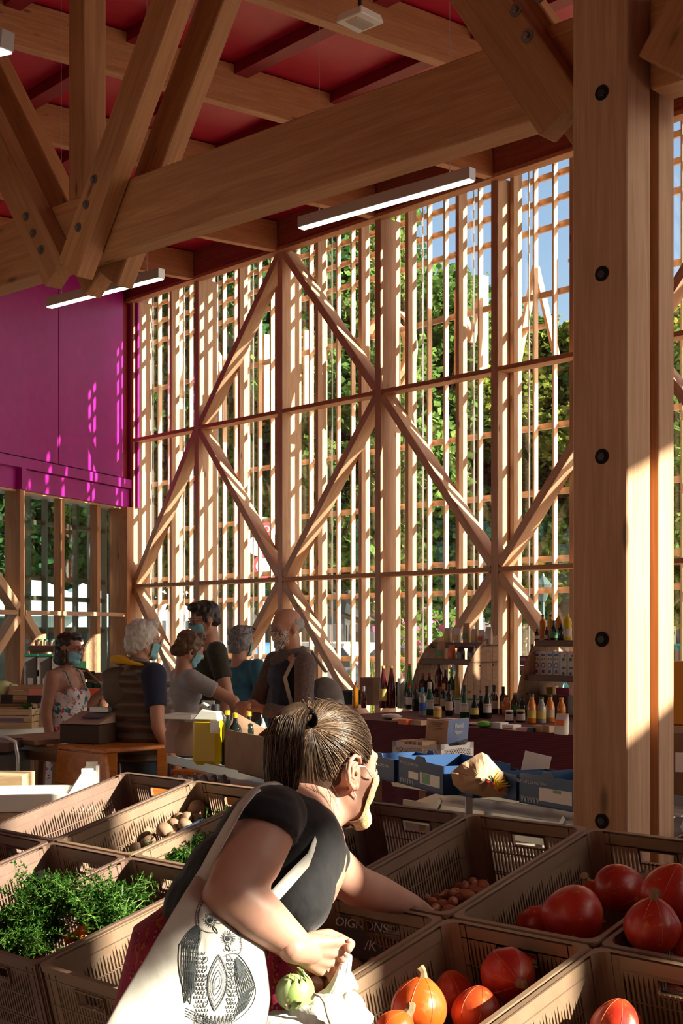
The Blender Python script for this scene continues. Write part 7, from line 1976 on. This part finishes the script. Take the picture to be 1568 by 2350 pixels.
# torso under the shirt, legs under the skirt
b.ell(P(648, 1965, 2.68), (.13, .14, .15)); b.ell(P(560, 2060, 2.62), (.10, .11, .11))
px = P(430, 2230, 2.60)
for s_ in (-1, 1):
    k_ = V((px.x + s_ * .07, px.y, .55)); b.cap(V((px.x + s_ * .06, px.y, .86)), .075, k_, .055); b.cap(k_, .06, V((px.x + s_ * .09, px.y + .01, .06)), .038)
bod = blob('body', b, fair, wo, .0062, 5)
# the near hand as part of the body, closed on the white cloth
hb = MB()
kn = []
W0 = WRN + hd_n * .004
def hp(u, v, y): return P(u, v, y)
hb.cap(WRN - hd_n * .03, .0265, WRN + hd_n * .01, .026)
for (u0, v0, u1, v1, r0, r1) in ((705, 2166, 766, 2162, .020, .0115), (705, 2178, 760, 2186, .020, .0115), (703, 2190, 748, 2209, .020, .0110), (700, 2198, 735, 2229, .018, .0100)):
    hb.cap(hp(u0, v0, 2.415), r0, hp(u1, v1, 2.435), r1, 14)
for (pts, r_) in (
    ([(768, 2163, 2.437), (790, 2158, 2.462), (806, 2166, 2.455), (800, 2178, 2.44)], .0096),
    ([(760, 2186, 2.437), (786, 2186, 2.466), (797, 2197, 2.458), (788, 2205, 2.445)], .0096),
    ([(748, 2208, 2.437), (774, 2210, 2.464), (785, 2220, 2.456), (776, 2228, 2.444)], .0092),
    ([(735, 2226, 2.435), (757, 2232, 2.458), (768, 2240, 2.452), (760, 2247, 2.442)], .0084)):
    for i in range(3): hb.cap(hp(*pts[i]), r_ * (1 - .06 * i), hp(*pts[i + 1]), r_ * (.95 - .06 * i), 12)
    hb.ell(hp(*pts[0]) + V((0, -.003, .002)), r_ * 1.12)
hb.cap(hp(715, 2160, 2.43), .018, hp(755, 2148, 2.465), .014); hb.cap(hp(755, 2148, 2.465), .0135, hp(785, 2158, 2.48), .0115); hb.cap(hp(785, 2158, 2.48), .0112, hp(800, 2170, 2.476), .009)
hnd = blob('hand', hb, fair, wo, .0030, 3)
for (u, v, y) in ((803, 2160, 2.447),): MB().ell(hp(u, v, y), (.006, .003, .005)).build('fingernail', mat('nail', (.70, .42, .36), .3), hnd, smooth=True)
# ear detail
def er(x, y, z): return hq_(x, y, z)
eb = MB()
ep_ = [er(.084, .004, .014), er(.089, -.004, .026), er(.092, -.018, .030), er(.094, -.030, .020), er(.093, -.033, .0), er(.089, -.026, -.018), er(.085, -.014, -.030), er(.083, -.004, -.032)]
eb.tube(ep_, [.004, .0048, .005, .005, .0048, .0045, .0055, .005], 10); eb.ell(er(.084, -.006, -.027), (.008, .008, .010)); eb.ell(er(.083, -.014, .002), (.006, .016, .022), Rw)
eb.tube([er(.088, -.008, .016), er(.090, -.020, .008), er(.089, -.020, -.008), er(.086, -.010, -.016)], .0032, 8)
blob('ear', eb, fair, wo, .0022, 3)
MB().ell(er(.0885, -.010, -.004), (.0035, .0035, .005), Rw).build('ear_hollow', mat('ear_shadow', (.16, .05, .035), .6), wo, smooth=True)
ymk = mat('mask_yellow_pattern', (.60, .42, .14), .85); t = NT(ymk)
n1 = t.noise(t.coord((1, 1, 1)), 95, 2, .5, 2.2); t.color(t.ramp(n1, [(.42, (.66, .62, .50)), (.47, (.50, .33, .08)), (.55, (.56, .37, .09)), (.60, (.68, .64, .52))])); t.bump(t.noise(t.coord((1, 1, 1)), 22, 3), .5, .01)
head_details(wo, hcw, Rw, s_h, fair, None, ymk, None, M['white'], mw=1.15, mk=.50)
# ---- hair
h_dk = hairm('hair_base_brown', (.035, .020, .012), (.075, .045, .028), (2, 2, 2))
strand_m = [mat('hair_strand_%s' % n_, c, .30, 0, .6) for n_, c in (('dark', (.045, .026, .016)), ('brown', (.12, .072, .045)), ('light', (.27, .18, .115)))]
hbm = MB(); scalp(hbm, hcw, Rw, s_h, [(0, -.026, .036, .080, .090, .089), (0, -.050, .010, .076, .062, .060), (.035, -.055, -.012, .036, .040, .032), (-.035, -.055, -.012, .036, .040, .032), (0, .016, .080, .060, .050, .034)])
blob('hair_cap', hbm, h_dk, wo, .0065, 3)
cO = V((0, -.022, .030)); rad_ = V((.0835, .1015, .0935))
def onsc(d, off=0): d = V(d).normalized(); e = 1 / math.sqrt((d.x / rad_.x) ** 2 + (d.y / rad_.y) ** 2 + (d.z / rad_.z) ** 2); return cO + d * (e + off)
line = [V(p) - cO for p in ((-.074, .03, .02), (-.068, .052, .055), (-.040, .078, .078), (0, .086, .088), (.040, .078, .078), (.062, .062, .058), (.070, .050, .030), (.078, .030, .012), (.083, .004, .036), (.086, -.022, .036), (.086, -.048, .0), (.078, -.062, -.050), (.060, -.078, -.084), (.030, -.09, -.100), (0, -.095, -.104), (-.04, -.088, -.090), (-.07, -.06, -.04))]
knl = Rw.transposed() @ ((P(706, 1642, 2.665) - hcw) / s_h) ; kd = (knl - cO).normalized()
rg = random.Random(5); SB = [MB(), MB(), MB()]
def ribbon(mb, pts, w): mb.tube(pts, [w] + [w] * (len(pts) - 2) + [w * .6], 3, cap=False)
for i in range(2700):
    x = rg.random() * (len(line) - 1); k = int(x); f = x - k
    d0 = line[k].lerp(line[k + 1], f).normalized(); d0 = (d0 + V((rg.gauss(0, .012), rg.gauss(0, .012), rg.gauss(0, .012)))).normalized()
    st = rg.random() ** 2.6 * .42
    lift = rg.uniform(-.0005, .0035); pts = []
    n_ = 11; jx = rg.gauss(0, .018)
    for q in range(n_):
        g = st + (1 - st) * q / (n_ - 1); d = d0.lerp(kd, g)
        ax = d0.cross(kd); sway = math.sin(g * PI) * jx
        d = (d.normalized() + ax * sway).normalized()
        p = onsc(d, lift * math.sin(min(1, g * 1.3) * PI * .9) + .0012 + .0015 * math.sin(i * 2.4 + g * 5)); pts.append(hcw + Rw @ (p * s_h))
    sel = rg.choices((0, 1, 2), (.36, .42, .22))[0]
    ribbon(SB[sel], pts, rg.uniform(.0005, .0011))
# ponytail
path = [P(704, 1638, 2.655), P(684, 1628, 2.63), P(662, 1652, 2.605), P(652, 1700, 2.59), P(650, 1755, 2.59), P(648, 1805, 2.61), P(618, 1845, 2.60), P(560, 1890, 2.60), P(500, 1945, 2.60), P(452, 2000, 2.60)]
prad = [.010, .020, .031, .037, .037, .031, .022, .014, .009, .004]
def pth(f):
    f = max(0, min(.9999, f)) * (len(path) - 1); k = int(f); g = f - k; g = g * g * (3 - 2 * g) * .35 + g * .65
    return path[k].lerp(path[k + 1], g), prad[k] + (prad[k + 1] - prad[k]) * g
pb_ = MB(); pp = [pth(i / 22) for i in range(23)]; pb_.tube([a for a, _ in pp], [r_ * .86 for _, r_ in pp], 14); pb_.build('ponytail', h_dk, wo, smooth=True)
for i in range(700):
    a = rg.random() * 2 * PI; rr_ = rg.uniform(.80, 1.06); ph = rg.gauss(0, .25); e_ = rg.uniform(.55, 1.0); pts = []
    for q in range(16):
        f = e_ * q / 15; c_, r_ = pth(f); aa = a + ph * f + .15 * math.sin(f * 9 + i)
        pts.append(c_ + V((math.cos(aa), -abs(math.sin(aa)) if i % 3 else math.sin(aa), .25 * math.sin(aa))) * r_ * rr_)
    ribbon(SB[rg.choices((0, 1, 2), (.40, .40, .20))[0]], pts, rg.uniform(.0006, .0012))
for i in range(60):                                  # fly-away hairs
    d0 = V((rg.uniform(-.3, 1), rg.uniform(-.6, .8), rg.uniform(.3, 1))).normalized(); p0 = onsc(d0, .001); pts = [hcw + Rw @ (p0 * s_h)]
    v_ = (kd - d0 + d0 * .5).normalized() * .01
    for q in range(6): pts.append(pts[-1] + Rw @ (v_ + d0 * .004 * (1 - q / 4)))
    ribbon(SB[2], pts, .00028)
for i in range(45):                                  # wisps at the nape
    a = P(rg.uniform(660, 770), rg.uniform(1785, 1815), 2.67); ribbon(SB[1], [a, a + V((.010, 0, -.02)), a + V((rg.uniform(0, .03), 0, -rg.uniform(.03, .055)))], .0003)
lk = [P(742, 1895, 2.72), P(752, 1930, 2.70), P(757, 1965, 2.70), P(748, 1990, 2.70)]
for i in range(90):
    o = V((rg.gauss(0, .007), rg.gauss(0, .006), rg.gauss(0, .004))); ribbon(SB[rg.choices((0, 1), (.5, .5))[0]], [p + o * (1.2 - .25 * k) for k, p in enumerate(lk)], .0012)
for m_, nm, q in zip(strand_m, ('hair_strands', 'hair_strands', 'hair_strands'), SB): q.build(nm, m_, wo, smooth=True, kind='stuff')
tie = MB(); kp = P(707, 1642, 2.648)
for i in range(3):
    cc_ = [kp + V((.011 * math.cos(a) + .003 * i, -.004 * i + .004 * math.sin(a * 3), .014 * math.sin(a) - .004 * i)) for a in [j * PI / 8 for j in range(17)]]
    tie.tube(cc_, .0032, 6, cap=False)
tie.build('hair_tie', mat('hair_tie', (.02, .012, .012), .2), wo, smooth=True)
# ---- black tee
blk = fabric('black_tee', (.0075, .0075, .009), (.012, .012, .014), 60, .8, .35, 7)
c = MB()
c.ell(P(621, 1873, 2.47), .0585); c.ell(P(636, 1871, 2.50), .058)
c.cone(P(622, 1866, 2.47), .061, P(607, 1912, 2.445), .0645, 20)
c.ell(P(664, 1905, 2.66), (.080, .13, .055)); c.cap(P(636, 1880, 2.56), .050, P(705, 1925, 2.82), .055)
c.ell(P(640, 1955, 2.66), (.135, .16, .13)); c.ell(P(668, 2030, 2.60), (.088, .12, .10)); c.ell(P(690, 2062, 2.57), (.062, .085, .068)); c.ell(P(715, 2010, 2.72), (.055, .07, .07))
c.ell(P(560, 2035, 2.60), (.125, .135, .118)); c.ell(P(505, 2092, 2.60), (.112, .130, .105))
c.ell(P(722, 1950, 2.85), .062); c.cone(P(722, 1950, 2.85), .062, P(752, 1975, 2.92), .056)
blob('t_shirt', c, blk, wo, .0075, 6)
# ---- patterned skirt
skm_ = mat('skirt_pattern', (.30, .01, .04), .85); t = NT(skm_)
vo = t.new('ShaderNodeTexVoronoi'); vo.inputs['Scale'].default_value = 75; t.link(t.coord((1, 1, 1)), vo.inputs['Vector'])
wv = t.new('ShaderNodeTexWave'); wv.inputs['Scale'].default_value = 14; wv.inputs['Distortion'].default_value = 6; wv.inputs['Detail'].default_value = 3; wv.inputs['Detail Scale'].default_value = 3; t.link(t.coord((1, 1, 1)), wv.inputs['Vector'])
c1 = t.ramp(vo.outputs['Distance'], [(.12, (.50, .16, .20)), (.2, (.26, .006, .035)), (.45, (.14, .003, .015)), (.6, (.34, .08, .006))], 'CONSTANT')
t.color(t.mix(t.ramp(wv.outputs['Fac'], [(.42, (0, 0, 0)), (.5, (1, 1, 1))]), c1, (.30, .010, .05)))
def skf(uu, vv):
    a = uu * 2 * PI; z = vv; cx, cz = P(450, 2080, 2.60).x - .02 * vv, P(432, 2098, 2.60).z
    rx = .100 + .135 * vv ** .8 + .010 * math.sin(a * 9) * vv; ry = .135 + .055 * vv + .010 * math.sin(a * 9) * vv
    g_ = .45 + .55 * min(1, vv * 10); rx *= g_; ry *= g_
    return V((cx + math.cos(a) * rx + .03 * vv, 2.60 + math.sin(a) * ry, cz - vv * .52 - math.cos(a) * .03 * (1 - vv)))
b = MB().grid(skf, 72, 20); b.build('skirt', skm_, wo, smooth=True)
q = MB().ell(P(640, 2290, 2.50), (.035, .05, .10)); blob('skirt_fold', q, skm_, wo, .008, 3)
for s_ in (-1, 1): MB().ell((px.x + s_ * .09, px.y - .04, .045), (.045, .12, .042)).build('shoe', shoe_m, wo, smooth=True)

# ---- canvas tote bag with printed owls
tote = fabric('tote_canvas', (.54, .52, .47), (.58, .56, .50), 200, .9, .22, 5)
tb_ = empty('tote_bag', P(440, 2300, 2.38), label='off-white canvas tote bag printed with two line-drawn owls', cat='bag')
rows = [(1978, 468, 492), (2010, 448, 530), (2050, 422, 566), (2100, 392, 590), (2160, 356, 603), (2200, 333, 610), (2240, 308, 616), (2290, 277, 621), (2350, 243, 613), (2430, 200, 604), (2520, 165, 590)]
def rowat(v):
    for (v0, a0, b0), (v1, a1, b1) in zip(rows[:-1], rows[1:]):
        if v <= v1 or v1 == rows[-1][0]:
            f = (v - v0) / (v1 - v0); return a0 + (a1 - a0) * f, b0 + (b1 - b0) * f
def ty(u, v):
    a, b_ = rowat(v); s_ = max(0, min(1, (u - a) / (b_ - a)))
    x_ = (u - U0) / F * 2.38; y = 2.325 + .36 * (x_ + .33) - .018 * math.sin(PI * s_) ** .75 - .10 * max(0, (v - 2080) / 440) + .10 * max(0, (2080 - v) / 100)
    y += .007 * math.sin((u + .9 * (v - 2000)) / 24.0) * (1 if u < 470 else .25) * s_ * (1 - s_) * 2.5 + .004 * noise.noise(V((u / 60, v / 60, 0)))
    return y
def tp(u, v, o=0): return P(u, v, ty(u, v) - o)
def bagf(uu, vv):
    v = rows[0][0] + vv * (rows[-1][0] - rows[0][0]); a, b_ = rowat(v); u = a + uu * (b_ - a); return tp(u, v)
def bagb(uu, vv):
    v = rows[0][0] + vv * (rows[-1][0] - rows[0][0]); a, b_ = rowat(v); u = a + uu * (b_ - a); return P(u, v, ty(u, v) + .004 + .04 * math.sin(PI * uu) ** .6)
b = MB().grid(bagf, 60, 80); n0 = len(b.v); b.grid(bagb, 60, 80)
for j in range(80):
    for e_ in (0, 60):
        a = j * 61 + e_; b.f.append((a, a + 61, a + 61 + n0, a + n0))
b.build('canvas', tote, tb_, smooth=True)
def strap(pts, w, name='strap', flat=.14):
    MB().tube(pts, w, 10, flat=flat).build(name, tote, tb_, smooth=True)
def band(pl, pr, name, th=.002):
    """cloth band between two edge lines"""
    b = MB(); n = len(pl)
    for a, c_ in zip(pl, pr): b.v += [tuple(a), tuple(c_)]
    b.f += [(2 * i, 2 * i + 1, 2 * i + 3, 2 * i + 2) for i in range(n - 1)]
    o = b.build(name, tote, tb_, smooth=True); so = o.modifiers.new('solid', 'SOLIDIFY'); so.thickness = th; return o
band([P(650, 1793, 2.60), P(612, 1796, 2.52), P(578, 1812, 2.45), P(546, 1846, 2.42), P(514, 1898, 2.41), P(484, 1950, 2.41), P(464, 1988, 2.42), P(440, 2025, 2.425)],
     [P(654, 1803, 2.58), P(618, 1806, 2.49), P(588, 1822, 2.42), P(560, 1856, 2.39), P(530, 1910, 2.385), P(503, 1960, 2.385), P(488, 2000, 2.395), P(475, 2040, 2.40)], 'strap')
for k in range(3):
    o = k * 9
    band([P(722 - k * 2, 1918 + o, 2.545 - .004 * k), P(706 - k * 2, 1958 + o, 2.50 - .004 * k), P(660, 2004 + o, 2.462 - .003 * k), P(622, 2045 + o, 2.44 - .003 * k), P(590, 2085 + o, 2.425)],
         [P(726 - k * 2, 1932 + o, 2.54 - .004 * k), P(712 - k * 2, 1972 + o, 2.495 - .004 * k), P(668, 2018 + o, 2.457 - .003 * k), P(632, 2058 + o, 2.437 - .003 * k), P(598, 2100 + o, 2.424)], 'strap')
# the print
ink = mat('print_ink', (.055, .065, .07), .8); pr2 = MB()
def ln_(pts, w=.0008):
    q = [tp(u, v, .0012) for u, v in pts]; pr2.tube(q, w * .75, 3, cap=False)
def circ(u, v, r_, w=.0008, ry=None, n=18): ln_([(u + r_ * math.cos(a), v + (ry or r_) * math.sin(a)) for a in [i * 2 * PI / n for i in range(n + 1)]], w)
def leafl(u0, v0, u1, v1, wd, w=.0007, hatch=True):
    dx, dy = u1 - u0, v1 - v0; L_ = math.hypot(dx, dy) or 1; nx, ny = -dy / L_, dx / L_
    for s_ in (-1, 1): ln_([(u0 + dx * f + nx * wd * s_ * math.sin(PI * f) ** .8, v0 + dy * f + ny * wd * s_ * math.sin(PI * f) ** .8) for f in [i / 8 for i in range(9)]], w)
    if hatch:
        ln_([(u0 + dx * f, v0 + dy * f) for f in (0, .5, .92)], w * .7)
        k = .15
        while k < .9:
            cx, cy = u0 + dx * k, v0 + dy * k; h = wd * math.sin(PI * k) * .8
            for s_ in (-1, 1): ln_([(cx, cy), (cx + nx * h * s_ + dx / L_ * 3, cy + ny * h * s_ + dy / L_ * 3)], w * .6)
            k += 11.0 / L_
def bez(p0, p1, p2, n=12): return [((1 - f) ** 2 * p0[0] + 2 * f * (1 - f) * p1[0] + f * f * p2[0], (1 - f) ** 2 * p0[1] + 2 * f * (1 - f) * p1[1] + f * f * p2[1]) for f in [i / n for i in range(n + 1)]]
for (cu, cv, R0) in ((483, 2111, 5.5), (524, 2153, 5.5)):
    circ(cu, cv, R0, .0013); circ(cu, cv, R0 * .5, .0016); circ(cu, cv, R0 * 1.8, .0008); circ(cu, cv, R0 * 2.3, .0006)
    for a in [i * PI / 9 for i in range(18)]: ln_([(cu + R0 * 2.4 * math.cos(a), cv + R0 * 2.4 * math.sin(a)), (cu + R0 * 3.2 * math.cos(a + .15), cv + R0 * 3.2 * math.sin(a + .15))], .0007)
ln_(bez((461, 2065), (445, 2095), (452, 2122))); ln_(bez((452, 2122), (468, 2142), (490, 2140))); ln_(bez((466, 2068), (452, 2095), (458, 2120))); ln_(bez((462, 2060), (480, 2075), (500, 2100)))
for k in range(11): a = k / 10; p = bez((463, 2064), (447, 2095), (454, 2122), 10)[k]; ln_([p, (p[0] + 6, p[1] + 2)], .0006)
ln_(bez((500, 2120), (530, 2112), (552, 2150))); ln_(bez((552, 2150), (560, 2178), (548, 2190))); ln_(bez((548, 2190), (530, 2184), (512, 2196)))
for k in range(9): p = bez((536, 2130), (560, 2150), (550, 2186), 8)[k]; circ(p[0], p[1], 2.4, .0005, n=8)
leafl(488, 2125, 500, 2142, 3, .0009, False); leafl(518, 2168, 528, 2182, 4, .0009, False)
for k in range(6): ln_([(514 + k * 5, 2176 + (k % 2) * 3), (517 + k * 5, 2184 - (k % 2) * 3)], .0008)
# left wing of long feathers
for k in range(9):
    f = k / 8; leafl(458 + 8 * f - 6, 2122 + 10 * f, 413 + 40 * f, 2168 + 10 * f, 4.5, .0008)
for k in range(7):
    f = k / 6; leafl(418 + 36 * f, 2160 + 8 * f, 424 + 22 * f, 2262 + 40 * (1 - f * .6), 4.2, .0008)
ln_(bez((412, 2165), (402, 2240), (437, 2305)), .0011); ln_(bez((437, 2305), (442, 2270), (446, 2240)), .001)
# bodies: scale rows and the nested oval
for j in range(15):
    for i in range(4):
        u, v = 446 + i * 7 + (j % 2) * 3.5 + j * .3, 2185 + j * 10
        if v < 2335: ln_([(u - 3.5, v), (u - 2.5, v + 5), (u, v + 7), (u + 2.5, v + 5), (u + 3.5, v)], .0009)
for j in range(16):
    for i in range(3):
        u, v = 524 + i * 6.5 + (j % 2) * 3 + 3 * math.sin(j / 3), 2200 + j * 9
        if v < 2345: ln_([(u - 3.2, v), (u - 2, v + 5), (u, v + 6.5), (u + 2, v + 5), (u + 3.2, v)], .0009)
for s_, w in ((1, .0012), (.86, .0007), (.66, .0007), (.46, .0009), (.26, .0007)):
    q = bez((502, 2255 - 65 * s_), (502 - 46 * s_, 2255), (493, 2255 + 65 * s_), 14); ln_(q, w); q = bez((502, 2255 - 65 * s_), (502 + 44 * s_, 2255), (493, 2255 + 65 * s_), 14); ln_(q, w)
for k in range(22):
    a = k / 21; q1 = bez((502, 2190), (458, 2255), (493, 2320), 21)[k]; q2 = bez((502, 2199), (463, 2255), (494, 2311), 21)[k]; ln_([q1, q2], .0006)
    q1 = bez((502, 2190), (544, 2255), (493, 2320), 21)[k]; q2 = bez((502, 2199), (540, 2255), (494, 2311), 21)[k]; ln_([q1, q2], .0006)
for k in range(6): leafl(478 - 3 * k % 5, 2196 + 20 * k, 466, 2212 + 20 * k, 4, .0007, False); leafl(520, 2190 + 20 * k, 532, 2206 + 20 * k, 4.5, .0007, False)
# right wing
for k in range(8):
    f = k / 7; leafl(544 - 4 * f, 2196 + 6 * f, 586 - 34 * f, 2262 + 44 * f * .9, 5, .0008)
for k in range(6):
    f = k / 5; leafl(584 - 24 * f, 2262 + 16 * f, 560 - 22 * f, 2318 + 18 * f, 4.5, .0008)
ln_(bez((548, 2192), (578, 2220), (587, 2270)), .0011); ln_(bez((587, 2270), (590, 2310), (538, 2345)), .0011)
# branch and tail
for k in range(4): ln_([(425, 2313 + k * 6), (470, 2332 + k * 5), (500, 2352 + k * 5)], .0008)
for k in range(10): leafl(450 + k * 9, 2330, 446 + k * 9, 2400, 4.5, .0008)
pr2.build('owl_print', ink, tb_)
# ---- white cloth bag with the kohlrabi, hanging from the hand
wc = fabric('white_cloth', (.58, .58, .55), (.63, .63, .60), 60, .9, .5, 9)
wb = empty('cloth_bag', P(735, 2330, 2.38), label='crumpled white cloth bag held in the hand, below the orange skirt', cat='bag')
def crumple(mb, c_, r3, seed, amp=.25, sc_=2.2):
    def fn(p, th, ph): n_ = p.normalized(); return p * (1 + amp * noise.noise(n_ * sc_ + V((seed, 0, 0))) + amp * .5 * abs(noise.noise(n_ * sc_ * 3 + V((0, seed, 0)))))
    mb.ell(c_, r3, None, 36, 24, fn)
b = MB(); crumple(b, P(745, 2350, 2.38), (.078, .05, .048), 3); crumple(b, P(655, 2352, 2.375), (.05, .045, .022), 8); crumple(b, P(800, 2345, 2.39), (.035, .04, .05), 5)
blob('cloth', b, wc, wb, .0045, 2)
b = MB(); pts = [P(800, 2190, 2.45), P(790, 2225, 2.437), P(785, 2250, 2.42), P(775, 2280, 2.405), P(765, 2310, 2.39)]; b.tube(pts, [.010, .014, .020, .028, .034], 14, flat=.6)
b.tube([P(795, 2235, 2.43), P(810, 2262, 2.42), P(824, 2272, 2.415)], [.014, .014, .004], 10, flat=.5)
blob('held_corner', b, wc, wb, .004, 2)
b = MB()
for k in range(7): b.tube([P(786 + k * 3, 2212, 2.428 - .002 * (k % 2)), P(780 + k * 4 - 6, 2250, 2.408), P(764 + k * 7 - 14, 2296, 2.385)], [.003, .004, .003], 6)
b.build('folds', wc, wb, smooth=True)
MB().tube([P(716, 2292, 2.345), P(722, 2282, 2.335), P(736, 2286, 2.33), P(745, 2300, 2.328), P(752, 2330, 2.325), P(765, 2365, 2.33)], .0028, 8).build('drawstring', mat('cord_beige', (.45, .40, .30), .8), wb, smooth=True)
kc = P(672, 2277, 2.385)
kr_ = empty('kohlrabi', kc, label='pale green kohlrabi lying on the white cloth bag', cat='vegetable')
km = paint('kohlrabi_skin', (.22, .32, .10), (.38, .45, .23), 16, .45, .25); km2 = paint('kohlrabi_leaf', (.17, .32, .06), (.32, .46, .14), 10, .45, .3)
MB().ell((0, 0, 0), (.031, .031, .032), n=24, k=16).build('bulb', km, kr_, world=False, smooth=True)
for i in range(6):
    a = -1.9 + i * .55
    def lf(uu, vv, a=a, i=i):
        th = a + (uu - .5) * 1.3 * math.sin(PI * min(1, vv + .15)); ph = -.9 + vv * 2.2; r_ = .0325 + .0012 * i + .002 * math.sin(uu * PI) + (.004 if vv > .9 else 0)
        return V((r_ * math.cos(ph) * math.cos(th), r_ * math.cos(ph) * math.sin(th), r_ * math.sin(ph)))
    MB().grid(lf, 10, 12).build('leaf', km2 if i % 2 else km, kr_, world=False, smooth=True)
b = MB()
for i in range(5): b.cone((.010 * math.cos(i), -.028, -.012 + .006 * math.sin(i * 2)), .003, (.012 * math.cos(i), -.036, -.013 + .008 * math.sin(i * 2)), .002, 6)
b.build('cut_stub', stem_m, kr_, world=False)
